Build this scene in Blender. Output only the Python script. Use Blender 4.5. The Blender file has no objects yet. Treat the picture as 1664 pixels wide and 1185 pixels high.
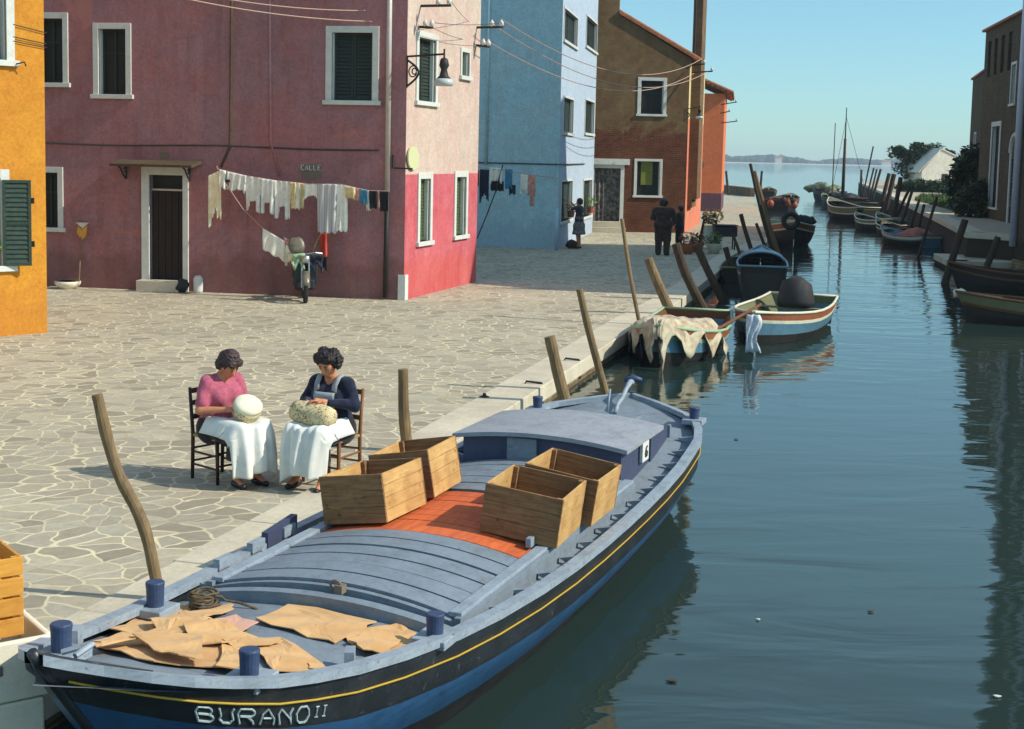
import bpy, math, random
import numpy as np
from mathutils import Vector, Matrix
random.seed(7); RNG = np.random.default_rng(7)
R = math.radians
sc = bpy.context.scene
COL = sc.collection

# ---------------------------------------------------------------- camera
FPX = 2250.0 / 1664.0            # focal length in picture widths
H_EYE, TP, ROLL = 3.0, 0.1, 0.022
PITCH = math.atan(TP)
cam_d = bpy.data.cameras.new('camera'); cam = bpy.data.objects.new('camera', cam_d); COL.objects.link(cam)
cam_d.sensor_width = 36.0; cam_d.lens = 36.0 * FPX
cam_d.clip_start = 0.1; cam_d.clip_end = 9000
fwd = Vector((0, math.cos(PITCH), -math.sin(PITCH))); up0 = Vector((0, math.sin(PITCH), math.cos(PITCH))); rt0 = Vector((1, 0, 0))
up = up0 * math.cos(ROLL) - rt0 * math.sin(ROLL); rt = rt0 * math.cos(ROLL) + up0 * math.sin(ROLL)
cam.matrix_world = Matrix(((rt.x, up.x, -fwd.x, 0), (rt.y, up.y, -fwd.y, 0), (rt.z, up.z, -fwd.z, H_EYE), (0, 0, 0, 1)))
PY = 252.0 + TP * 2250
cam_d.shift_y = -(1185 / 2 - PY) / 1664.0
sc.camera = cam
# ---------------------------------------------------------------- light
SUN_EL = R(38); SUN_DIR = Vector((1.0, -0.215, 0)).normalized() * math.cos(SUN_EL) + Vector((0, 0, math.sin(SUN_EL)))
world = bpy.data.worlds.new('World'); sc.world = world; world.use_nodes = True
wn = world.node_tree; bg = wn.nodes['Background']; sky = wn.nodes.new('ShaderNodeTexSky'); sky.sky_type = 'NISHITA'
sky.sun_disc = False; sky.sun_elevation = SUN_EL; sky.sun_rotation = math.atan2(SUN_DIR.x, SUN_DIR.y)
sky.air_density = 1.0; sky.dust_density = 0.1; sky.ozone_density = 3.0
tint = wn.nodes.new('ShaderNodeMix'); tint.data_type = 'RGBA'; tint.blend_type = 'MULTIPLY'; tint.inputs[0].default_value = 1.0; tint.inputs[7].default_value = (1, 1, 1, 1)
tcw = wn.nodes.new('ShaderNodeTexCoord'); sxw = wn.nodes.new('ShaderNodeSeparateXYZ'); rpw = wn.nodes.new('ShaderNodeValToRGB')
wn.links.new(tcw.outputs['Generated'], sxw.inputs[0]); wn.links.new(sxw.outputs[2], rpw.inputs[0])
e_ = rpw.color_ramp.elements; e_[0].position = 0.0; e_[0].color = (.36, .55, .68, 1); e_[1].position = .6; e_[1].color = (1.60, 1.40, 1.06, 1); e2 = e_.new(.13); e2.color = (.50, .66, .66, 1); e3 = e_.new(.30); e3.color = (1.22, 1.34, 1.06, 1)  # sky dimmed near the horizon and boosted overhead as added fill light
wn.links.new(rpw.outputs[0], tint.inputs[7])
wn.links.new(sky.outputs[0], tint.inputs[6]); wn.links.new(tint.outputs[2], bg.inputs[0]); bg.inputs[1].default_value = 0.15
sun_d = bpy.data.lights.new('sun', 'SUN'); sun_d.energy = 3.5; sun_d.angle = R(0.53); sun_d.color = (1.0, 0.93, 0.80)
sun = bpy.data.objects.new('sun', sun_d); COL.objects.link(sun); sun.rotation_euler = SUN_DIR.to_track_quat('Z', 'Y').to_euler()
sun.location = (20, -5, 30)
sc.view_settings.view_transform = 'Standard'; sc.view_settings.look = 'None'
sc.view_settings.exposure = 0.5; sc.view_settings.gamma = 1.0; sc.view_settings.use_curve_mapping = False
sc.cycles.max_bounces = 8; sc.cycles.use_denoising = True

# ---------------------------------------------------------------- survey helpers: where a sight line meets the ground or a wall
def ray(x, y):
    u = (x - 832) / 2250; v = -(y - PY) / 2250
    return rt * u + up * v + fwd
def G(x, y, z=0.0):
    d = ray(x, y); t = (z - H_EYE) / d.z
    return Vector((d.x * t, d.y * t, z))
def D(x, y, Y):
    d = ray(x, y); t = Y / d.y
    return Vector((d.x * t, Y, H_EYE + d.z * t))
# ---------------------------------------------------------------- mesh builder
class MB:
    def __init__(s): s.v = []; s.f = []; s.m = []
    def add(s, vs, fs, m=0):
        o = len(s.v); s.v += [tuple(p) for p in vs]
        for f in fs: s.f.append(tuple(i + o for i in f)); s.m.append(m)
        return s
    def quad(s, a, b, c, d, m=0): return s.add([a, b, c, d], [(0, 1, 2, 3)], m)
    def hexa(s, p, m=0):  # p: 4 bottom, 4 top, counter-clockwise seen from above
        return s.add(p, [(3, 2, 1, 0), (4, 5, 6, 7), (0, 1, 5, 4), (1, 2, 6, 5), (2, 3, 7, 6), (3, 0, 4, 7)], m)
    def box(s, c, size, rz=0.0, m=0, M=None):
        hx, hy, hz = size[0] / 2, size[1] / 2, size[2] / 2
        T = M if M is not None else Matrix.Translation(Vector(c)) @ Matrix.Rotation(rz, 4, 'Z')
        p = [T @ Vector(q) for q in ((-hx, -hy, -hz), (hx, -hy, -hz), (hx, hy, -hz), (-hx, hy, -hz), (-hx, -hy, hz), (hx, -hy, hz), (hx, hy, hz), (-hx, hy, hz))]
        return s.hexa(p, m)
    def beam(s, a, b, w, h, m=0, upv=(0, 0, 1)):
        a = Vector(a); b = Vector(b); d = (b - a); L = d.length; d = d / L
        u = Vector(upv); x = d.cross(u)
        if x.length < 1e-4: x = d.cross(Vector((0, 1, 0)))
        x.normalize(); y = x.cross(d)
        T = Matrix(((x.x, d.x, y.x, 0), (x.y, d.y, y.y, 0), (x.z, d.z, y.z, 0), (0, 0, 0, 1))); T.translation = (a + b) / 2
        return s.box(None, (w, L, h), M=T, m=m)
    def tube(s, path, r, n=8, cap=True, m=0, squash=1.0):
        path = [Vector(p) for p in path]; k = len(path)
        rr = r if hasattr(r, '__len__') else [r] * k
        vs = []; ref = None
        for i, p in enumerate(path):
            t = (path[min(i + 1, k - 1)] - path[max(i - 1, 0)]); t = t.normalized() if t.length > 1e-9 else Vector((0, 0, 1))
            if ref is None:
                ref = t.cross(Vector((0, 0, 1)) if abs(t.z) < .9 else Vector((1, 0, 0))).normalized()
            ref = (ref - t * ref.dot(t)).normalized(); b = t.cross(ref)
            for j in range(n):
                a = 2 * math.pi * j / n
                vs.append(p + ref * (math.cos(a) * rr[i]) + b * (math.sin(a) * rr[i] * squash))
        fs = [(i * n + j, i * n + (j + 1) % n, (i + 1) * n + (j + 1) % n, (i + 1) * n + j) for i in range(k - 1) for j in range(n)]
        if cap: fs += [tuple(reversed(range(n))), tuple(range((k - 1) * n, k * n))]
        return s.add(vs, fs, m)
    def lathe(s, prof, c=(0, 0, 0), n=16, m=0):
        return s.tube([(c[0], c[1], c[2] + z) for r_, z in prof], [max(r_, 1e-4) for r_, z in prof], n, True, m)
    def grid(s, P, closed=False, m=0, mf=None):
        a = len(P); b = len(P[0]); fs = []; ms = []
        o = len(s.v); s.v += [tuple(q) for row in P for q in row]
        for i in range(a - 1):
            for j in range(b if closed else b - 1):
                j2 = (j + 1) % b
                s.f.append((o + i * b + j, o + i * b + j2, o + (i + 1) * b + j2, o + (i + 1) * b + j)); s.m.append(mf(i, j) if mf else m)
        return s
    def prism(s, poly, z0, z1, m=0):
        n = len(poly)
        vs = [(p[0], p[1], z0) for p in poly] + [(p[0], p[1], z1) for p in poly]
        fs = [tuple(reversed(range(n))), tuple(range(n, 2 * n))] + [(i, (i + 1) % n, n + (i + 1) % n, n + i) for i in range(n)]
        return s.add(vs, fs, m)
    def slab(s, pts, off, m=0):  # planar outline extruded by vector off
        n = len(pts); off = Vector(off)
        vs = [Vector(p) for p in pts] + [Vector(p) + off for p in pts]
        fs = [tuple(reversed(range(n))), tuple(range(n, 2 * n))] + [(i, (i + 1) % n, n + (i + 1) % n, n + i) for i in range(n)]
        return s.add(vs, fs, m)
    def build(s, name, mat, parent=None, smooth=False, bevel=0.0, world=False, solid=0.0, **props):
        me = bpy.data.meshes.new(name)
        off = Vector((0, 0, 0))
        if world and parent is not None:
            top = parent
            while top.parent: top = top.parent
            off = Vector(top.location)
        me.from_pydata([(v[0] - off.x, v[1] - off.y, v[2] - off.z) for v in s.v], [], s.f)
        mats = mat if isinstance(mat, (list, tuple)) else [mat]
        for q in mats: me.materials.append(q)
        me.polygons.foreach_set('material_index', s.m)
        if smooth: me.polygons.foreach_set('use_smooth', [True] * len(s.f))
        me.update()
        o = bpy.data.objects.new(name, me); COL.objects.link(o)
        if parent is not None: o.parent = parent
        if bevel:
            b = o.modifiers.new('bevel', 'BEVEL'); b.width = bevel; b.segments = 2; b.limit_method = 'ANGLE'
        if solid:
            b = o.modifiers.new('solid', 'SOLIDIFY'); b.thickness = solid; b.offset = 0
        for k, w in props.items(): o[k] = w
        return o
    def single(s, name, mat, label, category, group=None, loc=None, **kw):  # a thing that is one mesh; origin at its base
        vs = np.array(s.v); base = Vector(loc) if loc is not None else Vector((*(vs[:, :2].mean(0)), vs[:, 2].min()))
        s.v = [(v[0] - base.x, v[1] - base.y, v[2] - base.z) for v in s.v]
        o = s.build(name, mat, None, **kw); o.location = base; o['label'] = label; o['category'] = category
        if group: o['group'] = group
        return o
def thing(name, label, cat, loc=(0, 0, 0), rz=0.0, group=None):
    o = bpy.data.objects.new(name, None); COL.objects.link(o); o.location = loc; o.rotation_euler = (0, 0, rz)
    o.empty_display_size = .1; o['label'] = label; o['category'] = cat
    if group: o['group'] = group
    return o
def dup(root, label, loc=None, rz=None, scale=None):
    def cp(o, par):
        c = o.copy(); COL.objects.link(c); c.parent = par
        for ch in [x for x in list(COL.objects) if x.parent == o]: cp(ch, c)
        return c
    c = cp(root, None); c['label'] = label
    if loc is not None: c.location = loc
    if rz is not None: c.rotation_euler = (0, 0, rz)
    if scale is not None: c.scale = scale
    return c
# ---------------------------------------------------------------- materials
def lin(c): return tuple(((x / 255) / 12.92 if x / 255 <= .04045 else ((x / 255 + .055) / 1.055) ** 2.4) for x in c)
def nodes(name, rough=.8, spec=.3):
    m = bpy.data.materials.new(name); m.use_nodes = True; t = m.node_tree; b = t.nodes['Principled BSDF']
    b.inputs['Roughness'].default_value = rough; b.inputs['Specular IOR Level'].default_value = spec
    return m, t, b
def N(t, typ, **kw):
    n = t.nodes.new(typ)
    for k, v in kw.items():
        if k.startswith('i_'): n.inputs[k[2:].replace('_', ' ')].default_value = v
        else: setattr(n, k, v)
    return n
def coords(t, scale=(1, 1, 1), kind='Object'):
    tc = N(t, 'ShaderNodeTexCoord'); mp = N(t, 'ShaderNodeMapping'); mp.inputs['Scale'].default_value = scale
    t.links.new(tc.outputs[kind], mp.inputs[0]); return mp.outputs[0]
def noise(t, co, scale, detail=4, rough=.6, dist=0.0):
    n = N(t, 'ShaderNodeTexNoise'); n.inputs['Scale'].default_value = scale; n.inputs['Detail'].default_value = detail
    n.inputs['Roughness'].default_value = rough; n.inputs['Distortion'].default_value = dist
    t.links.new(co, n.inputs['Vector']); return n.outputs['Fac']
def ramp(t, fac, stops):
    r = N(t, 'ShaderNodeValToRGB'); e = r.color_ramp.elements
    while len(e) < len(stops): e.new(.5)
    for q, (p, c) in zip(e, stops): q.position = p; q.color = (*c, 1) if len(c) == 3 else c
    t.links.new(fac, r.inputs[0]); return r.outputs['Color']
def mix(t, fac, a, b, mode='MIX'):
    m = N(t, 'ShaderNodeMix', data_type='RGBA', blend_type=mode)
    for s_, v in ((0, fac), (6, a), (7, b)):
        if isinstance(v, (int, float)): m.inputs[s_].default_value = v
        elif isinstance(v, tuple): m.inputs[s_].default_value = (*v[:3], 1)
        else: t.links.new(v, m.inputs[s_])
    return m.outputs[2]
def bump(t, b, h, dist=.01, strength=.5, prev=None):
    n = N(t, 'ShaderNodeBump'); n.inputs['Distance'].default_value = dist; n.inputs['Strength'].default_value = strength
    t.links.new(h, n.inputs['Height'])
    if prev is not None: t.links.new(prev, n.inputs['Normal'])
    t.links.new(n.outputs[0], b.inputs['Normal']); return n.outputs[0]
GREY = lambda v: (v, v, v)
def stucco(name, base, worn, streak=.5, dirt=(.08, .06, .05), dirt_amt=.35, patch=None, low=None, low_z=0, damp=.5):
    m, t, b = nodes(name, .92, .15)
    co = coords(t)
    c = mix(t, ramp(t, noise(t, co, .9, 6, .65, .6), [(.35, GREY(0)), (.7, GREY(1))]), base, worn)
    st = noise(t, coords(t, (5, 5, .35)), 1.0, 5, .7)
    c = mix(t, ramp(t, st, [(.45, GREY(0)), (.75, GREY(streak))]), c, worn)
    st2 = noise(t, coords(t, (2.2, 2.2, .22)), 1.7, 6, .7, .4)
    c = mix(t, ramp(t, st2, [(.5, GREY(0)), (.85, GREY(dirt_amt))]), c, dirt)
    fine = noise(t, co, 18, 5, .75)
    c = mix(t, 1.0, c, ramp(t, fine, [(.25, GREY(.70)), (.75, GREY(1.16))]), 'MULTIPLY')
    c = mix(t, 1.0, c, ramp(t, noise(t, co, 3.5, 7, .75, .5), [(.3, GREY(.84)), (.7, GREY(1.1))]), 'MULTIPLY')
    if patch is not None:
        pf = ramp(t, noise(t, co, .55, 5, .6, 1.2), [(.60, GREY(0)), (.66, GREY(.55))]); c = mix(t, pf, c, patch)
    sx = N(t, 'ShaderNodeSeparateXYZ'); t.links.new(co, sx.inputs[0])
    # damp, dirty foot of the wall
    ad = N(t, 'ShaderNodeMath', operation='ADD'); t.links.new(sx.outputs[2], ad.inputs[0])
    sc_ = N(t, 'ShaderNodeMath', operation='MULTIPLY'); t.links.new(noise(t, co, 1.4, 5, .7), sc_.inputs[0]); sc_.inputs[1].default_value = -1.3
    t.links.new(sc_.outputs[0], ad.inputs[1])
    c = mix(t, ramp(t, ad.outputs[0], [(0.0, GREY(damp)), (.25, GREY(0))]), c, dirt)
    t.links.new(c, b.inputs['Base Color'])
    h = mix(t, .35, noise(t, co, 40, 4, .7), noise(t, co, 4, 4, .6)); bump(t, b, h, .012, .6)
    return m
def brick(name, c1, c2, mortar, scale=1.0, axis='xz', rot=0.0, plaster=None, plaster_z=None):
    m, t, b = nodes(name, .9, .15)
    tc = N(t, 'ShaderNodeTexCoord'); mp = N(t, 'ShaderNodeMapping'); mp.inputs['Rotation'].default_value = (0, 0, -rot)
    t.links.new(tc.outputs['Object'], mp.inputs[0])
    sx = N(t, 'ShaderNodeSeparateXYZ'); t.links.new(mp.outputs[0], sx.inputs[0]); cb = N(t, 'ShaderNodeCombineXYZ')
    t.links.new(sx.outputs[0], cb.inputs[0]); t.links.new(sx.outputs[2], cb.inputs[1])
    br = N(t, 'ShaderNodeTexBrick'); br.inputs['Scale'].default_value = 1.0 / scale
    br.inputs['Brick Width'].default_value = .26; br.inputs['Row Height'].default_value = .075; br.inputs['Mortar Size'].default_value = .012
    br.inputs['Color1'].default_value = (*c1, 1); br.inputs['Color2'].default_value = (*c2, 1); br.inputs['Mortar'].default_value = (*mortar, 1)
    t.links.new(cb.outputs[0], br.inputs['Vector'])
    co = coords(t); c = br.outputs['Color']
    c = mix(t, ramp(t, noise(t, co, 1.3, 6, .7), [(.3, GREY(0)), (.7, GREY(.8))]), c, tuple(x * .38 for x in c1))
    if plaster is not None:
        ad = N(t, 'ShaderNodeMath', operation='ADD'); t.links.new(sx.outputs[2], ad.inputs[0])
        sc_ = N(t, 'ShaderNodeMath', operation='MULTIPLY'); t.links.new(noise(t, co, .55, 8, .7, .9), sc_.inputs[0]); sc_.inputs[1].default_value = 3.6
        t.links.new(sc_.outputs[0], ad.inputs[1])
        mr = N(t, 'ShaderNodeMapRange'); mr.inputs[1].default_value = plaster_z + 1.8; mr.inputs[2].default_value = plaster_z + 2.05; t.links.new(ad.outputs[0], mr.inputs[0])
        pc = mix(t, ramp(t, noise(t, co, 2.0, 6, .7), [(.3, GREY(0)), (.7, GREY(1))]), plaster, tuple(x * .6 for x in plaster))
        pm = N(t, 'ShaderNodeMath', operation='MULTIPLY'); t.links.new(mr.outputs[0], pm.inputs[0]); t.links.new(ramp(t, noise(t, co, 1.6, 8, .75, .5), [(.35, GREY(.35)), (.6, GREY(.95))]), pm.inputs[1])
        c = mix(t, pm.outputs[0], c, pc)
    t.links.new(c, b.inputs['Base Color'])
    bump(t, b, mix(t, .5, br.outputs['Fac'], noise(t, co, 25, 4, .7)), .012, .6)
    return m
def wood(name, a, c, scale=1.0, axis=(1, 14, 14), rough=.75, dark=(.03, .02, .01), knots=True, spec=.25):
    m, t, b = nodes(name, rough, spec)
    co = coords(t, axis)
    f = noise(t, co, 2.2 * scale, 6, .65, .8)
    col = mix(t, ramp(t, f, [(.3, GREY(0)), (.7, GREY(1))]), a, c)
    col = mix(t, ramp(t, noise(t, coords(t), 1.8 * scale, 4, .6), [(.45, GREY(0)), (.8, GREY(.45))]), col, dark)
    if knots:
        v = N(t, 'ShaderNodeTexVoronoi'); v.inputs['Scale'].default_value = 9 * scale; t.links.new(coords(t), v.inputs['Vector'])
        col = mix(t, ramp(t, v.outputs['Distance'], [(.05, GREY(.75)), (.20, GREY(0))]), col, dark)
        col = mix(t, ramp(t, noise(t, coords(t), 5 * scale, 6, .75), [(.5, GREY(0)), (.75, GREY(.5))]), col, dark)
    t.links.new(col, b.inputs['Base Color']); bump(t, b, f, .004, .6)
    return m
def paint(name, col, rough=.5, worn=None, amt=.4, scale=3.0, spec=.4, metallic=0.0, bumpd=.002, chips=None):
    m, t, b = nodes(name, rough, spec); co = coords(t); worn = worn or tuple(x * .6 for x in col)
    f = noise(t, co, scale, 6, .7, .3)
    c = mix(t, ramp(t, f, [(.45, GREY(0)), (.75, GREY(amt))]), col, worn)
    c = mix(t, 1.0, c, ramp(t, noise(t, co, scale * 9, 3, .7), [(.2, GREY(.85)), (.8, GREY(1.1))]), 'MULTIPLY')
    if chips is not None:
        cf = noise(t, coords(t), scale * 5, 8, .75, .4); c = mix(t, ramp(t, cf, [(.60, GREY(0)), (.64, GREY(.8))]), c, chips)
        sf = noise(t, coords(t, (.7, .7, 5)), scale * 2.2, 6, .7); c = mix(t, ramp(t, sf, [(.5, GREY(0)), (.8, GREY(.45))]), c, tuple(x * .5 for x in chips))
    t.links.new(c, b.inputs['Base Color']); b.inputs['Metallic'].default_value = metallic
    t.links.new(ramp(t, f, [(.3, GREY(rough * .8)), (.8, GREY(min(1, rough * 1.4)))]), b.inputs['Roughness'])
    bump(t, b, noise(t, co, scale * 6, 4, .7), bumpd, .6)
    return m
def cloth(name, col, col2=None, scale=30, rough=.9, stripes=None):
    m, t, b = nodes(name, rough, .1); co = coords(t); col2 = col2 or tuple(x * .8 for x in col)
    c = mix(t, ramp(t, noise(t, co, scale, 4, .6), [(.4, GREY(0)), (.65, GREY(1))]), col, col2)
    t.links.new(c, b.inputs['Base Color']); b.inputs['Sheen Weight'].default_value = .15
    bump(t, b, noise(t, co, 60, 3, .6), .002, .4); return m

M = {}
M['purple'] = stucco('purple_stucco', lin((166, 108, 106)), lin((154, 118, 122)), .7, lin((106, 72, 60)), .55, damp=.45, patch=lin((176, 116, 104)))
M['pink_low'] = stucco('pink_stucco', lin((184, 72, 84)), lin((206, 120, 126)), .7, lin((190, 84, 66)), .6, damp=.4, patch=lin((196, 92, 92)))
M['cream_pink'] = stucco('cream_pink_stucco', lin((206, 190, 174)), lin((202, 172, 160)), .6, lin((184, 160, 138)), .4, damp=0)
M['yellow'] = stucco('yellow_stucco', lin((208, 146, 50)), lin((196, 128, 48)), .5, lin((180, 110, 52)), .5, damp=.25)
M['blue'] = stucco('blue_stucco', lin((180, 204, 206)), lin((166, 204, 212)), .6, lin((146, 158, 176)), .55, damp=.35)
M['blue_lit'] = stucco('sunlit_blue_stucco', lin((180, 194, 208)), lin((170, 190, 208)), .4, lin((160, 168, 186)), .3, damp=.2)  # blue wall split by light: the sunny side gets its own lit tone
M['brownhouse'] = brick('old_brick_under_plaster', lin((120, 68, 48)), lin((88, 54, 40)), lin((112, 88, 68)), 1.0, rot=R(-6), plaster=lin((128, 108, 76)), plaster_z=4.0)
M['salmon'] = stucco('salmon_stucco', lin((216, 120, 92)), lin((220, 150, 120)), .5, lin((180, 110, 90)), .3, damp=.1)
M['creamwall'] = stucco('cream_stucco', lin((222, 206, 150)), lin((206, 186, 140)), .5, lin((160, 130, 90)), .3, damp=.0)
M['chimney'] = brick('chimney_brick', lin((142, 112, 80)), lin((116, 88, 60)), lin((128, 110, 86)), 1.0)
M['orange'] = stucco('orange_stucco', lin((222, 124, 78)), lin((210, 116, 80)), .4, lin((170, 90, 50)), .3, damp=.1)
M['violet_base'] = stucco('violet_stucco', lin((112, 78, 92)), lin((100, 72, 84)), .4, damp=.2)
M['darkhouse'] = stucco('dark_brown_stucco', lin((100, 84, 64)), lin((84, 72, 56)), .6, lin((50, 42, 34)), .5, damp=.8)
M['brickdark'] = brick('dark_brick', lin((100, 88, 66)), lin((76, 66, 50)), lin((90, 82, 66)), 1.2, rot=R(78))
M['whitewall'] = stucco('white_stucco', lin((226, 218, 200)), lin((214, 204, 186)), .3, lin((170, 160, 140)), .2, damp=.2)
M['trim'] = paint('white_stone_trim', lin((204, 206, 198)), .75, lin((170, 172, 162)), .5, 4, .2)
M['void'] = paint('dark_interior', (.012, .014, .012), .6)
M['shutter'] = paint('dark_green_paint', (.014, .026, .018), .6, (.03, .05, .03), .5)
M['shutter2'] = paint('olive_green_paint', lin((72, 88, 52)), .6, lin((50, 60, 40)), .5)
M['darkwood'] = wood('dark_brown_door_wood', lin((52, 38, 32)), lin((34, 26, 24)), 1, (14, 14, 1), knots=False)
M['iron'] = paint('black_iron', (.015, .014, .013), .6, (.05, .03, .02), .5, 20, .4)
M['porcelain'] = paint('white_porcelain', (.6, .58, .52), .25)
M['pipe'] = paint('pale_zinc_pipe', lin((196, 186, 176)), .5, lin((150, 140, 130)), .4, 5, .4, .3)
M['whitepipe'] = paint('lilac_white_paint', lin((206, 202, 214)), .6, lin((180, 176, 190)), .4, 3)
M['wire'] = paint('pale_wire', lin((190, 160, 140)), .6)
M['wiredark'] = paint('dark_wire', (.05, .04, .035), .6)
def tile_mat():
    m, t, b = nodes('terracotta_tiles', .85, .2); co = coords(t)
    c = mix(t, ramp(t, noise(t, co, 5, 5, .7), [(.3, GREY(0)), (.7, GREY(1))]), lin((176, 110, 74)), lin((112, 78, 56)))
    t.links.new(c, b.inputs['Base Color']); bump(t, b, noise(t, co, 20), .01, .5); return m
M['tile'] = tile_mat()
def paving():
    m, t, b = nodes('crazy_paving', .85, .2); co = coords(t)
    nz = N(t, 'ShaderNodeTexNoise'); nz.inputs['Scale'].default_value = 1.2; nz.inputs['Detail'].default_value = 3; t.links.new(co, nz.inputs['Vector'])
    va = N(t, 'ShaderNodeVectorMath', operation='MULTIPLY_ADD'); t.links.new(nz.outputs['Color'], va.inputs[0]); va.inputs[1].default_value = (.55, .55, 0); t.links.new(co, va.inputs[2])
    def vor(feature, out):
        v = N(t, 'ShaderNodeTexVoronoi', feature=feature, voronoi_dimensions='2D'); v.inputs['Scale'].default_value = 4.1; v.inputs['Randomness'].default_value = .95
        t.links.new(va.outputs[0], v.inputs['Vector']); return v.outputs[out]
    edge = vor('DISTANCE_TO_EDGE', 'Distance'); cell = vor('F1', 'Color')
    wob = noise(t, co, 14, 4, .7)
    ed = N(t, 'ShaderNodeMath', operation='MULTIPLY_ADD'); t.links.new(wob, ed.inputs[0]); ed.inputs[1].default_value = .05; t.links.new(edge, ed.inputs[2])
    jm = ramp(t, ed.outputs[0], [(.05, GREY(1)), (.095, GREY(0))])
    bw = N(t, 'ShaderNodeRGBToBW'); t.links.new(cell, bw.inputs[0])
    stone = ramp(t, bw.outputs[0], [(.2, lin((146, 138, 120))), (.45, lin((184, 174, 150))), (.6, lin((160, 152, 134))), (.8, lin((172, 165, 146)))])
    stone = mix(t, 1.0, stone, ramp(t, noise(t, co, 9, 6, .75), [(.25, GREY(.76)), (.75, GREY(1.16))]), 'MULTIPLY')
    stone = mix(t, ramp(t, noise(t, co, .5, 5, .65, .5), [(.42, GREY(0)), (.7, GREY(.55))]), stone, lin((142, 133, 116)))
    jointc = mix(t, ramp(t, noise(t, co, .8, 5, .7), [(.4, GREY(.0)), (.65, GREY(.9))]), lin((216, 204, 168)), lin((160, 151, 130)))
    c = mix(t, jm, stone, jointc)
    t.links.new(c, b.inputs['Base Color'])
    h = mix(t, .75, jm, noise(t, co, 12, 5, .7)); bump(t, b, h, .012, .7)
    return m
M['paving'] = paving()
def kerbstone(name, base, rot=0.0):
    m, t, b = nodes(name, .8, .25); co = coords(t)
    c = mix(t, ramp(t, noise(t, co, 1.3, 6, .7), [(.35, GREY(0)), (.7, GREY(1))]), base, tuple(x * .72 for x in base))
    c = mix(t, 1.0, c, ramp(t, noise(t, co, 22, 5, .75), [(.25, GREY(.8)), (.75, GREY(1.1))]), 'MULTIPLY')
    t.links.new(c, b.inputs['Base Color']); bump(t, b, noise(t, co, 12, 6, .7), .01, .5); return m
M['kerb'] = kerbstone('istrian_kerb_stone', lin((208, 198, 174)))
M['palepath'] = kerbstone('pale_path', lin((182, 168, 146)))
def quaywall():
    m, t, b = nodes('quay_wall_stone', .85, .25); co = coords(t)
    br = N(t, 'ShaderNodeTexBrick'); br.inputs['Scale'].default_value = 1; br.inputs['Brick Width'].default_value = .3; br.inputs['Row Height'].default_value = .09; br.inputs['Mortar Size'].default_value = .015
    br.inputs['Color1'].default_value = (*lin((176, 152, 110)), 1); br.inputs['Color2'].default_value = (*lin((146, 112, 80)), 1); br.inputs['Mortar'].default_value = (*lin((110, 100, 80)), 1)
    sx = N(t, 'ShaderNodeSeparateXYZ'); t.links.new(co, sx.inputs[0]); cb = N(t, 'ShaderNodeCombineXYZ'); t.links.new(sx.outputs[1], cb.inputs[0]); t.links.new(sx.outputs[2], cb.inputs[1]); t.links.new(cb.outputs[0], br.inputs['Vector'])
    c = mix(t, ramp(t, noise(t, co, 2.5, 6, .75), [(.35, GREY(0)), (.65, GREY(.8))]), br.outputs['Color'], lin((84, 74, 52)))
    mr = N(t, 'ShaderNodeMapRange'); mr.inputs[1].default_value = -.35; mr.inputs[2].default_value = -.6; t.links.new(sx.outputs[2], mr.inputs[0])
    c = mix(t, mr.outputs[0], c, lin((46, 50, 30)))
    t.links.new(c, b.inputs['Base Color']); bump(t, b, mix(t, .5, br.outputs['Fac'], noise(t, co, 8, 6, .8)), .04, .9); return m
M['quaywall'] = quaywall()
def water():
    m, t, b = nodes('canal_water', .035, .5); b.inputs['Base Color'].default_value = (.018, .034, .030, 1); b.inputs['IOR'].default_value = 1.33
    co = coords(t, (.55, 1.35, 1)); co2 = coords(t, (.35, 1.1, 1))
    a = noise(t, co, 1.1, 3, .45, .6); d = noise(t, co2, .35, 3, .5, .3); e = noise(t, coords(t, (.8, 1.6, 1)), 5.5, 3, .55)
    sy = N(t, 'ShaderNodeSeparateXYZ'); t.links.new(coords(t), sy.inputs[0]); mr = N(t, 'ShaderNodeMapRange'); mr.inputs[1].default_value = 50; mr.inputs[2].default_value = 260; mr.inputs[3].default_value = 1.0; mr.inputs[4].default_value = 5.0; t.links.new(sy.outputs[1], mr.inputs[0])
    am = N(t, 'ShaderNodeMath', operation='MULTIPLY'); t.links.new(a, am.inputs[0]); t.links.new(mr.outputs[0], am.inputs[1]); a = am.outputs[0]
    n1 = bump(t, b, d, .10, .35); n2 = bump(t, b, a, .036, .5, n1); bump(t, b, e, .0015, .5, n2)
    return m
M['water'] = water()
M['grass'] = paint('grass_green', (.07, .11, .025), .9, (.04, .07, .02), .7, 4)
# water, quays
WZ = -0.30
w = MB(); w.quad((-1490, -39, WZ), (2290, -39, WZ), (2290, 1890, WZ), (-1490, 1890, WZ)); w.build('water', M['water'], kind='structure')
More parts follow.
